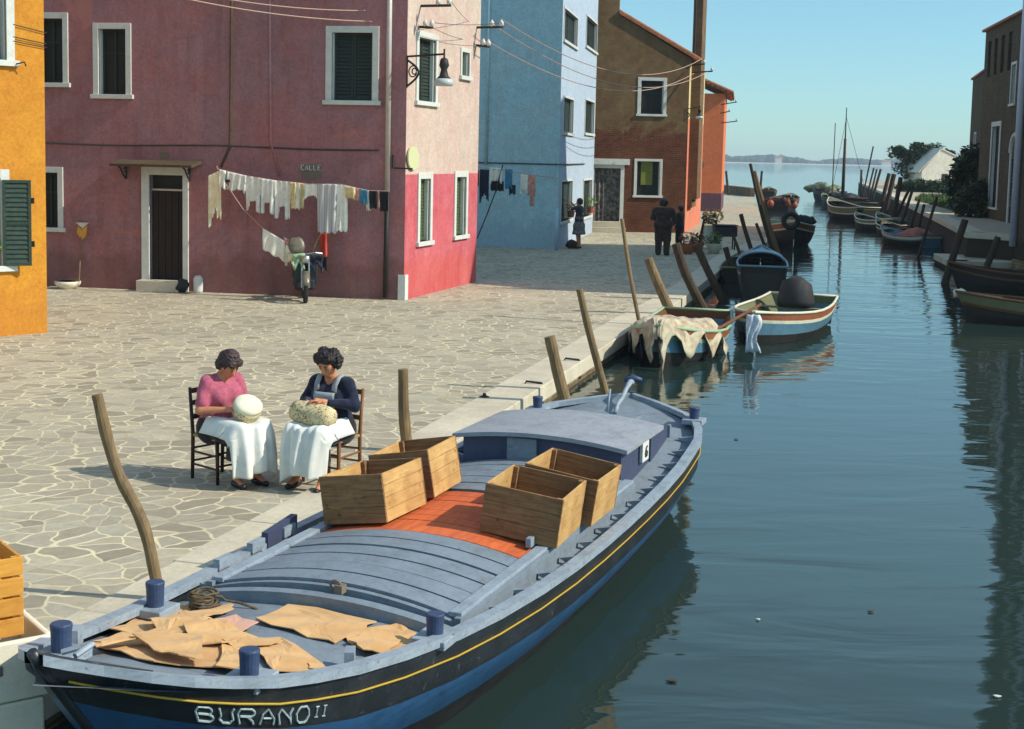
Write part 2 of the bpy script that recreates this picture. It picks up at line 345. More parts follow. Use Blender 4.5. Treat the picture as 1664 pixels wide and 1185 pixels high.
# ---------------------------------------------------------------- quays
QO = [Vector((-6.5, -6, 0)), Vector((-4.55, .5, 0)), G(-60, 1195), G(60, 1115), G(730, 722), G(1050, 518), G(1100, 490), G(1200, 415), G(1246, 393), G(1236, 350), G(1225, 320), G(1170, 312)]
far_back = [Vector((-60, 125, 0)), Vector((-60, -6, 0))]
def poly_area(mb, pts, z, m=0): mb.add([(p.x, p.y, z) for p in pts], [tuple(range(len(pts)))], m)
pav = MB(); poly_area(pav, QO + far_back, 0.0); pav.build('pavement', M['paving'], kind='structure')
def offset_line(pts, d):
    out = []
    for i, p in enumerate(pts):
        t_ = (pts[min(i + 1, len(pts) - 1)] - pts[max(i - 1, 0)]); t_.z = 0; t_.normalize(); out.append(p + Vector((-t_.y, t_.x, 0)) * (d[i] if hasattr(d, '__len__') else d))
    return out
def resample(pts, step):
    out = [pts[0].copy()]
    for a, b in zip(pts, pts[1:]):
        n = max(1, int((b - a).length / step))
        for k in range(1, n + 1): out.append(a.lerp(b, k / n))
    return out
# kerb: individual long stones, slightly proud, worn
kb = MB(); line = QO[:9]; stones = resample(line, 1.15)
rk = random.Random(3)
for a, b in zip(stones, stones[1:]):
    t_ = (b - a).normalized(); n_ = Vector((-t_.y, t_.x, 0)); g = .006; wdt = .47 + .12 * min(1, a.y / 40) + rk.uniform(-.01, .01); dz = rk.uniform(0, .008)
    a2 = a + t_ * g; b2 = b - t_ * g; o_ = n_ * (-.05)
    kb.hexa([a2 + o_ + Vector((0, 0, -.2)), b2 + o_ + Vector((0, 0, -.2)), b2 + n_ * wdt + Vector((0, 0, -.2)), a2 + n_ * wdt + Vector((0, 0, -.2)),
             a2 + o_ + Vector((0, 0, .012 + dz)), b2 + o_ + Vector((0, 0, .012 + dz)), b2 + n_ * wdt + Vector((0, 0, .012 + dz)), a2 + n_ * wdt + Vector((0, 0, .012 + dz))])
kb.build('kerb', M['kerb'], kind='structure', bevel=.012)
qw = MB(); ws = resample(QO, .5)
rows = []
for z in (-.004, -.2, -.36, -.52, -.68, -.86, -1.6):
    rows.append([p + Vector((-(.0) + rk.uniform(-.015, .015), rk.uniform(-.01, .01), z)) for p in ws])
qw.grid(rows); qw.build('quay_wall', M['quaywall'], kind='structure')
# right bank
RBK = [Vector((4.9, -6, 0)), Vector((5.0, 6, 0)), Vector((9.4, 20, 0)), Vector((12.2, 26.8, 0)), Vector((16.0, 27.6, 0)), Vector((16.2, 43.0, 0)), Vector((13.64, 43.05, 0)), Vector((14.2, 46.5, 0)), Vector((16.6, 47, 0))]
UZ = .8; RBU = [Vector((16.4, 43.2, 0)), Vector((15.6, 44.6, 0))] + [Vector((*G(x, y, UZ)[:2], 0)) for x, y in ((1572, 378), (1546, 365), (1500, 343), (1443, 316), (1395, 296))] + [Vector((62, 215, 0))]
rb = MB(); poly_area(rb, list(reversed(RBK + [Vector((140, 47, 0)), Vector((140, -6, 0))])), -.004); poly_area(rb, list(reversed(RBU + [Vector((140, 215, 0)), Vector((140, 43.2, 0))])), UZ); rb.build('bank_ground', M['palepath'], kind='structure')
qw = MB(); ws = resample(RBK, .6); rows = [[p + Vector((rk.uniform(-.02, .02), rk.uniform(-.02, .02), z)) for p in ws] for z in (-.01, -.2, -.45, -.7, -1.6)]
qw.grid([list(reversed(r_)) for r_ in rows]); ws = resample(RBU, .6); rows = [[p + Vector((rk.uniform(-.02, .02), rk.uniform(-.02, .02), z)) for p in ws] for z in (UZ - .01, .5, .2, -.1, -.4, -1.5)]; qw.grid([list(reversed(r_)) for r_ in rows]); qw.build('far_quay_wall', M['darkhouse'], kind='structure')  # darker stucco put on this wall to deepen its shade
kb = MB(); s1 = resample(RBK[5:8], 1.3); s2 = resample([p + Vector((0, 0, UZ)) for p in RBU[:7]], 1.5)
for a, b in list(zip(s1, s1[1:])) + list(zip(s2, s2[1:])):
    t_ = (b - a).normalized(); n_ = Vector((t_.y, -t_.x, 0)); a2 = a + t_ * .01; b2 = b - t_ * .01; wdt = .6
    lo = Vector((0, 0, -.18)); hi = Vector((0, 0, .02)); o_ = n_ * -.05
    kb.hexa([a2 + n_ * wdt + lo, b2 + n_ * wdt + lo, b2 + o_ + lo, a2 + o_ + lo, a2 + n_ * wdt + hi, b2 + n_ * wdt + hi, b2 + o_ + hi, a2 + o_ + hi])
kb.build('far_kerb', M['kerb'], kind='structure', bevel=.012)
# low brick parapet at the lagoon end of the left quay
M['parapet'] = brick('parapet_brick', lin((120, 92, 72)), lin((96, 74, 60)), lin((120, 106, 88)), 1.5)
pa = MB(); A_ = G(1150, 311); B_ = G(1223, 320)
pa.beam(A_ + Vector((0, 0, .36)), B_ + Vector((0, 0, .36)), .35, .72); th = thing('parapet', 'low brick parapet closing the quay at the lagoon', 'wall', A_)
pa.build('brickwork', M['parapet'], th, world=True)
pa = MB(); pa.beam(A_ + Vector((0, 0, .76)), B_ + Vector((0, 0, .76)), .45, .08); pa.build('coping', M['kerb'], th, world=True, bevel=.01)

# ---------------------------------------------------------------- walls
class WF:
    def __init__(s, p0, p1):
        s.p0 = Vector((p0[0], p0[1], 0)); d = Vector((p1[0], p1[1], 0)) - s.p0; s.L = d.length; s.d = d / s.L; s.n = Vector((s.d.y, -s.d.x, 0))
    def P(s, a, z, n=0.0): return s.p0 + s.d * a + s.n * n + Vector((0, 0, z))
    def px(s, x, y):
        r_ = ray(x, y); o = Vector((0, 0, H_EYE)); t_ = (s.p0 - o).dot(s.n) / r_.dot(s.n); q = o + r_ * t_
        return (q - s.p0).dot(s.d), q.z
    def rect(s, x0, y0, x1, y1):   # corners of an opening seen at (x0,y0) (x1,y1)
        a0, zt = s.px(x0, (y0)); a1, zb = s.px(x1, y1); return [a0, a1, zb, zt]
    def bx(s, mb, a0, a1, z0, z1, n0, n1, m=0):
        P = s.P; return mb.hexa([P(a0, z0, n1), P(a1, z0, n1), P(a1, z0, n0), P(a0, z0, n0), P(a0, z1, n1), P(a1, z1, n1), P(a1, z1, n0), P(a0, z1, n0)], m)
def wall(mb, wf, a0, a1, z0, z1, holes, depth=.2, m=0, zsplit=None, m2=0):
    xs = sorted(set([a0, a1] + [min(max(h[k], a0), a1) for h in holes for k in (0, 1)]))
    zs = sorted(set([z0, z1] + [min(max(h[k], z0), z1) for h in holes for k in (2, 3)] + ([zsplit] if zsplit else [])))
    for i in range(len(xs) - 1):
        for j in range(len(zs) - 1):
            cx, cz = (xs[i] + xs[i + 1]) / 2, (zs[j] + zs[j + 1]) / 2
            if any(h[0] < cx < h[1] and h[2] < cz < h[3] for h in holes): continue
            mb.quad(wf.P(xs[i], zs[j]), wf.P(xs[i + 1], zs[j]), wf.P(xs[i + 1], zs[j + 1]), wf.P(xs[i], zs[j + 1]), m2 if (zsplit and cz < zsplit) else m)
    for h in holes:
        a, b, c, d = h[:4]; P = wf.P
        mb.quad(P(a, c), P(a, d), P(a, d, -depth), P(a, c, -depth), m); mb.quad(P(b, d), P(b, c), P(b, c, -depth), P(b, d, -depth), m)
        mb.quad(P(a, d), P(b, d), P(b, d, -depth), P(a, d, -depth), m); mb.quad(P(b, c), P(a, c), P(a, c, -depth), P(b, c, -depth), m)
def louvres(mb, wf, a0, a1, z0, z1, n, m=0):
    f_ = .045; wf.bx(mb, a0, a0 + f_, z0, z1, n, n + .035, m); wf.bx(mb, a1 - f_, a1, z0, z1, n, n + .035, m)
    for zz in (z0, (z0 + z1) / 2 - f_ / 2, z1 - f_): wf.bx(mb, a0 + f_, a1 - f_, zz, zz + f_, n, n + .033, m)
    k = max(4, int((z1 - z0) / .075)); 
    for i in range(k):
        zz = z0 + f_ + (z1 - z0 - 2 * f_) * i / k; P = wf.P
        mb.quad(P(a0 + f_, zz, n + .030), P(a1 - f_, zz, n + .030), P(a1 - f_, zz + (z1 - z0 - 2 * f_) / k * .95, n + .008), P(a0 + f_, zz + (z1 - z0 - 2 * f_) / k * .95, n + .008), m)
def window(parent, wf, h, style='closed', fw=.1, sillext=.05, mat='shutter', mullion=True, label=None, trim=True, depth=.2):
    """frame (stone surround) > sill, shutter or pane; h = inner opening"""
    a0, a1, z0, z1 = h[:4]
    fr = MB()
    wf.bx(fr, a0 - fw, a0, z0, z1 + fw, -.03, .03); wf.bx(fr, a1, a1 + fw, z0, z1 + fw, -.03, .03); wf.bx(fr, a0, a1, z1, z1 + fw, -.03, .027)
    wf.bx(fr, a0 - .001, a0 + .025, z0, z1, -depth, -.031); wf.bx(fr, a1 - .025, a1 + .001, z0, z1, -depth, -.031)
    o = fr.build('window', M['trim'], parent, world=True, bevel=.004)
    if label: o['label'] = label
    s_ = MB(); wf.bx(s_, a0 - fw - sillext, a1 + fw + sillext, z0 - .09, z0, -.15, .07); s_.build('sill', M['trim'], o, world=True, bevel=.005)
    if style == 'closed':
        for q0, q1 in ((a0 + .026, (a0 + a1) / 2 - .004), ((a0 + a1) / 2 + .004, a1 - .026)):
            b_ = MB(); louvres(b_, wf, q0, q1, z0 + .01, z1 - .01, -.14); wf.bx(b_, q0, q1, z0 + .01, z1 - .01, -.16, -.139); b_.build('shutter', M[mat], o, world=True)
    else:
        g_ = MB(); wf.bx(g_, a0 + .026, a1 - .026, z0, z1, -.19, -.18); g_.build('pane', M['void'] if style != 'green' else M['greenblind'], o, world=True)
        c_ = MB(); fb = .045
        for q0, q1 in ((a0 + .026, a0 + .026 + fb), (a1 - .026 - fb, a1 - .026), ((a0 + a1) / 2 - fb / 2, (a0 + a1) / 2 + fb / 2)): wf.bx(c_, q0, q1, z0, z1, -.179, -.145)
        for zz in (z0, z1 - fb, z0 + (z1 - z0) * .62): wf.bx(c_, a0 + .03, a1 - .03, zz, zz + fb, -.178, -.150)
        c_.build('casement', M[mat], o, world=True)
    return o
def closed_box(mb, corners, z0, z1, m=0, skip=()):
    n = len(corners)
    for i in range(n):
        if i in skip: continue
        a, b = corners[i], corners[(i + 1) % n]; mb.quad((a[0], a[1], z0), (b[0], b[1], z0), (b[0], b[1], z1), (a[0], a[1], z1), m)
    mb.add([(c[0], c[1], z1) for c in corners], [tuple(range(n))], m)
M['greenblind'] = paint('green_blind', lin((112, 118, 48)), .8)

# ---- purple / pink house
P0 = Vector((-16.5, 30.45, 0)); c0 = G(656, 488); c1 = G(773, 458)
fdir = (G(656, 488) - G(80, 465)).normalized(); P0 = c0 - fdir * 15.0
WFf = WF(P0, c0); WFs = WF(c0, c1); off = 15.0
pk = thing('pink_house', 'large house with purple red front and pink and cream side wall', 'house', c0)
hf = dict(tl=WFf.rect(60, 30, 103, 135), t1=WFf.rect(160, 47, 205, 154), t2=WFf.rect(540, 53, 605, 164), gl=WFf.rect(60, 280, 95, 370), door=WFf.rect(243, 284, 298, 456))
hs = dict(w1=WFs.rect(680, 60, 706, 167), w2=WFs.rect(750, 84, 761, 125), g1=WFs.rect(682, 291, 697, 391), g2=WFs.rect(741, 288, 755, 381))
# fix heights so that tops and bottoms use their own side
mb = MB(); HT = 8.4
wall(mb, WFf, 0, off, 0, HT, list(hf.values()))
mb.build('front_wall', M['purple'], pk, world=True, label='purple red front wall')
zs = WFs.px(700, 283)[1]
mb = MB(); wall(mb, WFs, 0, WFs.L, 0, HT, list(hs.values()), zsplit=zs, m=0, m2=1)
mb.build('side_wall', [M['cream_pink'], M['pink_low']], pk, world=True, label='side wall, cream above and pink below')
mb = MB(); bk = c1 + WFs.d * 0.0
bb = [(c1.x, c1.y), (c1.x - WFf.d.x * 15, c1.y - WFf.d.y * 15), (P0.x, P0.y)]
for a, b in zip(bb, bb[1:]): mb.quad((a[0], a[1], 0), (b[0], b[1], 0), (b[0], b[1], HT), (a[0], a[1], HT))
mb.build('back_wall', M['purple'], pk, world=True)
def eaves(parent, corners, z, over=.45, mat='tile', rise=1.6):
    n = len(corners); c = sum((Vector((q[0], q[1], 0)) for q in corners), Vector()) / n; mb = MB()
    lo = []
    for q in corners:
        d = Vector((q[0], q[1], 0)) - c; lo.append(Vector((q[0], q[1], z)) + d.normalized() * over)
    vs = lo + [v + Vector((0, 0, .1)) for v in lo] + [Vector((c.x, c.y, z + rise))]
    fs = [(i, (i + 1) % n, n + (i + 1) % n, n + i) for i in range(n)] + [(n + i, n + (i + 1) % n, 2 * n) for i in range(n)] + [tuple(reversed(range(n)))]
    mb.add(vs, fs); return mb.build('roof', M[mat], parent, world=True)
eaves(pk, [(P0.x, P0.y), (c0.x, c0.y), (c1.x, c1.y), bb[1]], HT)
for k, h in hf.items():
    if k != 'door': window(pk, WFf, h, 'closed' if k == 't2' else 'open', .12 if k != 't2' else .13)
window(pk, WFs, hs['w1'], 'closed', .13); window(pk, WFs, hs['w2'], 'closed', .09, mat='shutter2')
window(pk, WFs, hs['g1'], 'closed', .13, mat='shutter2'); window(pk, WFs, hs['g2'], 'closed', .13, mat='shutter2')
# string course, pipes, sloping repair lines
mb = MB(); zc = WFf.px(300, 237)[1]
pts = [WFf.P(a, zc + .02 * math.sin(a * 1.3), .012) for a in np.linspace(0, off - .55, 60)]
mb.tube(pts, .018, 5); mb.build('cable', M['wiredark'], pk, world=True)
a_p = WFf.px(632, 250)[0]; zb_ = WFf.px(629, 312)[1]
mb = MB(); mb.tube([WFf.P(a_p, HT, .1), WFf.P(a_p, zb_, .1)], .055, 10); mb.build('downpipe', M['pipe'], pk, smooth=True, world=True)
mb = MB(); mb.tube([WFf.P(a_p, zb_ - .002, .09), WFf.P(a_p - .02, 0.05, .09)], .05, 10); mb.build('downpipe', M['iron'], pk, smooth=True, world=True, label='dark cast iron foot of the downpipe')
a_q, z_q = WFf.px(440, 238); mb = MB(); mb.tube([WFf.P(WFf.px(437, 5)[0], HT, .0), WFf.P(a_q, z_q + .1, .0), WFf.P(WFf.px(455, 285)[0], WFf.px(455, 285)[1], .0)], .035, 8); mb.build('conduit', M['purple'], pk, smooth=True, world=True)
a_q, z_q = WFf.px(378, 100); mb = MB(); mb.tube([WFf.P(a_q, HT, .0), WFf.P(a_q - .05, WFf.px(375, 238)[1], .0), WFf.P(a_q - .25, WFf.px(362, 272)[1], 0)], .03, 6); mb.build('conduit', M['darkhouse'], pk, smooth=True, world=True)
# corner stone
mb = MB(); zq = WFs.px(657, 447)[1]; mb.hexa([c0 + WFf.d * -.12 + WFf.n * .03, c0 + WFf.d * .03 + WFf.n * .03, c0 + WFs.d * .16 + WFf.d * .03, c0 - WFf.d * .12, ] + [q + Vector((0, 0, zq)) for q in (c0 + WFf.d * -.12 + WFf.n * .03, c0 + WFf.d * .03 + WFf.n * .03, c0 + WFs.d * .16 + WFf.d * .03, c0 - WFf.d * .12)])
mb.build('corner_stone', M['trim'], pk, world=True)
# door
a0, a1, z0, z1 = hf['door']; dr = MB(); fw = .17
for q in ((a0 - fw, a0, 0, z1 + fw), (a1, a1 + .12, 0, z1 + fw), (a0, a1, z1, z1 + fw - .003)): WFf.bx(dr, *q, -.19, .04)
d_o = dr.build('door', M['trim2'] if 'trim2' in M else M['trim'], pk, world=True, bevel=.004)
q_ = MB(); n_ = 5
for i in range(n_): 
    w_ = (a1 - a0) / n_; WFf.bx(q_, a0 + i * w_ + .006, a0 + (i + 1) * w_ - .006, z0, z1 - .33, -.15, -.11)
WFf.bx(q_, a0, a1, z0, z1 - .33, -.17, -.151); q_.build('leaf', M['darkwood'], d_o, world=True)
q_ = MB(); WFf.bx(q_, a0, a1, z1 - .33, z1 - .29, -.15, -.10); q_.build('transom', M['pipe'], d_o, world=True)
q_ = MB(); WFf.bx(q_, a0, a1, z1 - .289, z1, -.17, -.16); q_.build('pane', M['void'], d_o, world=True)
q_ = MB(); WFf.bx(q_, a0 - fw, a1 + .02, 0, z0, -.18, .32); q_.build('step', M['kerb'], d_o, world=True, bevel=.01)
# canopy over door
cn = MB(); ca0, cz = WFf.px(197, 268); ca1 = WFf.px(328, 268)[0]; P = WFf.P
cn.hexa([P(ca0, cz - .02, .55), P(ca1, cz - .02, .55), P(ca1, cz + .06, 0), P(ca0, cz + .06, 0), P(ca0, cz + .03, .56), P(ca1, cz + .03, .56), P(ca1, cz + .12, 0), P(ca0, cz + .12, 0)])
c_o = cn.build('canopy', M['darkhouse'], pk, world=True)
for aa in (ca0 + .12, ca1 - .25):
    q_ = MB(); q_.tube([P(aa, cz - .28, .02), P(aa, cz - .22, .14), P(aa, cz - .06, .3), P(aa, cz, .42)], .02, 6); q_.tube([P(aa, cz - .28, .02), P(aa, cz, .03)], .018, 6)
    q_.tube([P(aa, cz - .1 + .05 * math.sin(k), .1 + .05 * math.cos(k)) for k in np.linspace(0, 5.5, 10)], .012, 5); q_.build('bracket', M['iron'], c_o, world=True)
# street name plaque, house number
def strokes(txt, h, w=None):
    F = {'C': [[(1, .85), (.75, 1), (.3, 1), (0, .7), (0, .3), (.3, 0), (.75, 0), (1, .15)]], 'A': [[(0, 0), (.5, 1), (1, 0)], [(.22, .4), (.78, .4)]], 'L': [[(0, 1), (0, 0), (.85, 0)]],
         'E': [[(.9, 1), (0, 1), (0, 0), (.9, 0)], [(0, .5), (.7, .5)]], 'B': [[(0, 0), (0, 1), (.7, 1), (.9, .85), (.9, .65), (.7, .52), (0, .52)], [(.7, .52), (1, .36), (1, .15), (.75, 0), (0, 0)]],
         'U': [[(0, 1), (0, .25), (.25, 0), (.75, 0), (1, .25), (1, 1)]], 'R': [[(0, 0), (0, 1), (.75, 1), (1, .82), (1, .66), (.75, .5), (0, .5)], [(.5, .5), (1, 0)]],
         'N': [[(0, 0), (0, 1), (1, 0), (1, 1)]], 'O': [[(.25, 0), (0, .3), (0, .7), (.25, 1), (.75, 1), (1, .7), (1, .3), (.75, 0), (.25, 0)]], 'I': [[(.5, 0), (.5, 1)], [(.2, 0), (.8, 0)], [(.2, 1), (.8, 1)]],
         '6': [[(.9, 1), (.3, .8), (0, .35), (.25, 0), (.75, 0), (1, .3), (.75, .55), (.05, .45)]], '9': [[(.1, 0), (.7, .2), (1, .65), (.75, 1), (.25, 1), (0, .7), (.25, .45), (.95, .55)]], 'T': [[(.5, 0), (.5, 1)], [(0, 1), (1, 1)]], ' ': []}
    w = w or h * .62; out = []; x = 0
    for ch in txt:
        for st in F[ch]: out.append([(x + a * w, b * h) for a, b in st])
        x += w * 1.45
    return out, x - w * .45
sg = thing('street_sign', 'faded grey painted street name plaque on the purple wall', 'sign', WFf.P(WFf.px(505, 290)[0], WFf.px(505, 290)[1], .01))
sa0, sz1 = WFf.px(489, 267); sa1, sz0 = WFf.px(522, 291)
q_ = MB(); WFf.bx(q_, sa0, sa1, (sz0 + sz1) / 2 + .01, sz1, .003, .012); WFf.bx(q_, sa0 + .02, sa1, sz0, (sz0 + sz1) / 2 - .01, .003, .012); M['plaque'] = paint('faded_plaque_grey', lin((112, 104, 88)), .8, lin((130, 110, 98)), .8, 9); q_.build('plate', M['plaque'], sg, world=True)
q_ = MB(); st, wid = strokes('CALLE', .1); x0 = sa0 + ((sa1 - sa0) - wid) / 2
for s_ in st: q_.tube([WFf.P(x0 + a, (sz0 + sz1) / 2 + .03 + b, .014) for a, b in s_], .009, 4)
q_.build('lettering', M['trim'], sg, world=True)
q_ = MB(); WFf.bx(q_, WFf.px(260, 0)[0], WFf.px(273, 0)[0], WFf.px(266, 257)[1], WFf.px(266, 247)[1], .003, .015)
q_.single('number_plate', M['plaque'], 'small grey house number plate above the door canopy', 'sign')
# pale round enamel disc on the corner
q_ = MB(); ctr = WFs.P(WFs.px(668, 257)[0], WFs.px(668, 257)[1], .03); ee = []
for k in range(24):
    an = k / 24 * 2 * math.pi; ee.append(ctr + WFs.d * (math.cos(an) * .3) + Vector((0, 0, math.sin(an) * .24)))
q_.slab(ee, WFs.n * .03); M['enamel'] = paint('pale_enamel', lin((206, 208, 160)), .4, lin((190, 190, 150)), .4, 6); q_.single('enamel_disc', M['enamel'], 'pale round enamel disc fixed beside the corner of the pink wall', 'plaque')
q_ = MB(); q_.tube([c0 + Vector((-.25, -.05, 0)) + Vector((0, 0, WFf.px(650, 273)[1])), c0 + Vector((.15, -.12, WFf.px(650, 274)[1]))], .02, 6); q_.tube([c0 + Vector((-.25, -.05, WFf.px(650, 273)[1])), c0 + Vector((-.25, -.05, WFf.px(650, 252)[1]))], .03, 6)
q_.single('iron_hook', M['iron'], 'small iron hook on the corner below the enamel disc', 'hook')

# ---- yellow house
ya = G(77, 541); yb = G(0, 547); yd = (ya - yb).normalized(); WFy = WF(ya - yd * 9, ya)
yw = thing('yellow_house', 'bright yellow ochre house at the left edge', 'house', ya)
hy = [WFy.rect(-60, -60, 10, 98), WFy.rect(-60, 290, 2, 432)]
mb = MB(); wall(mb, WFy, 0, 9, 0, 9.5, hy, .22)
yn = -WFy.n; cs = [ya, ya + yn * 4.6, ya + yn * 4.6 - yd * 9, ya - yd * 9]
for a, b in zip(cs, cs[1:]): mb.quad((a.x, a.y, 0), (b.x, b.y, 0), (b.x, b.y, 9.5), (a.x, a.y, 9.5))
mb.build('wall', M['yellow'], yw, world=True); eaves(yw, [(c.x, c.y) for c in (cs[3], cs[0], cs[1], cs[2])], 9.5)
window(yw, WFy, hy[0], 'open', .13, .06)
o = window(yw, WFy, hy[1], 'open', .14, .1)
q_ = MB(); sh0 = hy[1][1] + .02; shw = .42
hinge = WFy.P(sh0, 0, .03); odir = (WFy.d * math.cos(R(22)) + WFy.n * math.sin(R(22)))
wsh = WF(hinge, hinge + odir * shw); louvres(q_, wsh, 0, shw, hy[1][2], hy[1][3] - .02, 0); wsh.bx(q_, 0, shw, hy[1][2], hy[1][3] - .02, -.012, .001)
M['shutter3'] = paint('weathered_green_shutter', (.022, .042, .026), .5, (.06, .09, .06), .6, 12); q_.build('shutter', M['shutter3'], o, world=True, label='open green louvred shutter')
for z in (.25, .75): 
    q_ = MB(); zz = hy[1][2] + (hy[1][3] - hy[1][2]) * z; q_.box(wsh.P(shw + .02, zz, .01), (.05, .03, .09)); q_.build('hinge', M['iron'], o, world=True)
q_ = MB(); hk = WFy.P(*WFy.px(24, 104), 0); q_.tube([hk, hk + WFy.n * .12, hk + WFy.n * .14 + WFy.d * .09 + Vector((0, 0, .03)), hk + WFy.n * .13 + WFy.d * .12 - Vector((0, 0, .03))], .012, 6); q_.single('iron_hook', M['iron'], 'little iron hook beside the upper sill of the yellow house', 'hook')
# window plant
def leaf_cluster(mb, c, r, n, size, rnd, flat=1.0, m=0, nm=1, shell=.35):
    for _ in range(n):
        d = Vector((rnd.gauss(0, 1), rnd.gauss(0, 1), rnd.gauss(0, 1))).normalized(); rr = shell + (1 - shell) * rnd.random() ** .5
        p = Vector(c) + Vector((d.x * r[0], d.y * r[1], d.z * r[2])) * rr
        a = Vector((rnd.gauss(0, 1), rnd.gauss(0, 1), rnd.gauss(0, .6))).normalized(); b = a.cross(Vector((rnd.gauss(0, .4), rnd.gauss(0, .4), 1))).normalized(); s_ = size * rnd.uniform(.6, 1.3)
        mb.add([p - a * s_, p - b * s_ * .5 + a * s_ * .1, p + a * s_, p + b * s_ * .5 + a * s_ * .1], [(0, 1, 2, 3)], rnd.randrange(nm) if nm > 1 else m)
def leafmat(name, c1, c2):
    m, t, b = nodes(name, .6, .3); g_ = N(t, 'ShaderNodeNewGeometry'); c = mix(t, g_.outputs['Random Per Island'], c1, c2); t.links.new(c, b.inputs['Base Color'])
    b.inputs['Subsurface Weight'].default_value = 0; return m
M['leaf'] = leafmat('leaf_green', (.05, .10, .02), (.10, .16, .03)); M['leafdark'] = leafmat('dark_leaf', (.022, .045, .014), (.05, .075, .02)); M['leafbright'] = leafmat('bright_leaf', (.22, .32, .02), (.10, .2, .02))
M['pot'] = paint('terracotta_pot', lin((170, 96, 60)), .8)
pc = WFy.P(hy[1][1] - .12, hy[1][2] + .0, -.02); pt = thing('potted_plant', 'small pot of yellow green leaves on the sill of the yellow house', 'plant', pc)
q_ = MB(); q_.lathe([(.06, 0), (.08, .14), (.085, .15)], (0, 0, 0), 12); q_.build('pot', M['pot'], pt, smooth=True)
q_ = MB(); leaf_cluster(q_, (0, 0, .3), (.13, .13, .14), 70, .045, random.Random(5)); q_.build('foliage', M['leafbright'], pt)

# ---- blue house
b0 = G(905, 405); bl = G(773, 400); b1 = G(962, 378); bd = (b0 - bl).normalized(); WFb = WF(b0 - bd * 9, b0); WFb2 = WF(b0, b1)
bh = thing('blue_house', 'tall blue house with pale blue sunlit side', 'house', b0); HB = 10.5
hb = [WFb2.rect(917, 13, 937, 78), WFb2.rect(953, 25, 969, 86), WFb2.rect(916, 158, 930, 217), WFb2.rect(951, 162, 964, 218), WFb2.rect(912, 296, 928, 355), WFb2.rect(948, 294, 960, 349)]
mb = MB(); wall(mb, WFb, 0, 9, 0, HB, [], m=0); mb.build('front_wall', M['blue'], bh, world=True)
mb = MB(); wall(mb, WFb2, 0, WFb2.L, 0, HB, hb, .15); mb.build('side_wall', M['blue_lit'], bh, world=True)
mb = MB(); bbx = [b1, b1 - bd * 9, b0 - bd * 9]
for a, b in zip(bbx, bbx[1:]): mb.quad((a.x, a.y, 0), (b.x, b.y, 0), (b.x, b.y, HB), (a.x, a.y, HB))
mb.build('back_wall', M['blue'], bh, world=True); eaves(bh, [(q.x, q.y) for q in (bbx[2], b0, b1, bbx[1])], HB)
for h in hb:
    o = window(bh, WFb2, h, 'closed', .06, .04, depth=.15)
mb = MB(); a_, _z = WFb.px(793, 100); mb.tube([WFb.P(a_, HB, 0), WFb.P(a_, WFb.px(793, 268)[1], 0)], .06, 8); mb.build('conduit', M['blue'], bh, smooth=True, world=True)
mb = MB(); z_ = WFb.px(850, 266)[1]; mb.tube([WFb.P(5.8, z_, .03), WFb.P(8.95, z_, .03), b0 + Vector((.05, 0, z_)), WFb2.P(7, z_, .03)], .02, 5); mb.build('cable', M['wiredark'], bh, world=True)
mb = MB(); mb.tube([WFb2.P(WFb2.px(911, 0)[0], 0, .06), WFb2.P(WFb2.px(911, 0)[0], 1.35, .06)], .06, 8); mb.build('downpipe', M['blue'], bh, smooth=True, world=True)

# ---- brown house
g0 = G(948, 376); g1 = G(1112, 379); WFg = WF(g0, g1); s1 = G(1135, 345); WFg2 = WF(g1, g1 + Vector((1.9, 9.5, 0)))
gh = thing('brown_house', 'old brown brick house with patchy plaster and sloping roofline', 'house', g1)
door = WFg.rect(966, 273, 1006, 360); w1 = WFg.rect(1042, 131, 1077, 186); w2 = WFg.rect(1035, 262, 1071, 318)
ztop = [WFg.px(x, y) for x, y in ((1004, -80), (1006, 24), (1060, 58), (1130, 92))]
HG = min(WFg.px(1130, 92)[1], 7.0)
mb = MB(); wall(mb, WFg, 0, WFg.L, 0, HG, [door, w1, w2], .25)
aS = WFg.px(1006, 24)[0]; zS = WFg.px(1006, 24)[1]; P = WFg.P
mb.add([P(0, HG), P(WFg.L, HG), P(aS, zS), P(aS, 12), P(0, 12)], [(0, 1, 2, 3, 4)])
mb.build('front_wall', M['brownhouse'], gh, world=True)
zsl = WFg2.px(1118, 188)[1]
mb = MB(); wall(mb, WFg2, 0, WFg2.L, 0, HG, [], zsplit=4.6, m=0, m2=1); mb.build('side_wall', [M['creamwall'], M['salmon']], gh, world=True, label='sunlit side wall, cream above and salmon below')
mb = MB(); e_ = WFg2.P(WFg2.L, 0); f_ = e_ - WFg.d * WFg.L
for a, b in zip([e_, f_], [f_, g0]): mb.quad((a.x, a.y, 0), (b.x, b.y, 0), (b.x, b.y, HG), (a.x, a.y, HG))
mb.quad(P(0, HG), P(0, 12), f_ + Vector((0, 0, 12)), f_ + Vector((0, 0, HG))); mb.quad(P(aS, zS), P(aS, 12), P(aS, 12, -9.7), P(aS, zS, -9.7))
mb.build('back_wall', M['brownhouse'], gh, world=True)
rf = MB(); lo_ = P(WFg.L + .35, HG - .12, .12); hi_ = P(aS, zS + .03, .12); lo2 = P(WFg.L + .35, HG - .12, -9.6); hi2 = P(aS, zS + .03, -9.6); u_ = Vector((0, 0, .12))
rf.hexa([hi_, lo_, lo2, hi2, hi_ + u_, lo_ + u_, lo2 + u_, hi2 + u_])
for i in range(30):
    k = -.1 + i * -.33; a = P(WFg.L + .42, HG - .03, k); b = P(aS, zS + .15, k); rf.tube([a, b], .09, 6)
rf.build('roof', M['tile'], gh, world=True)
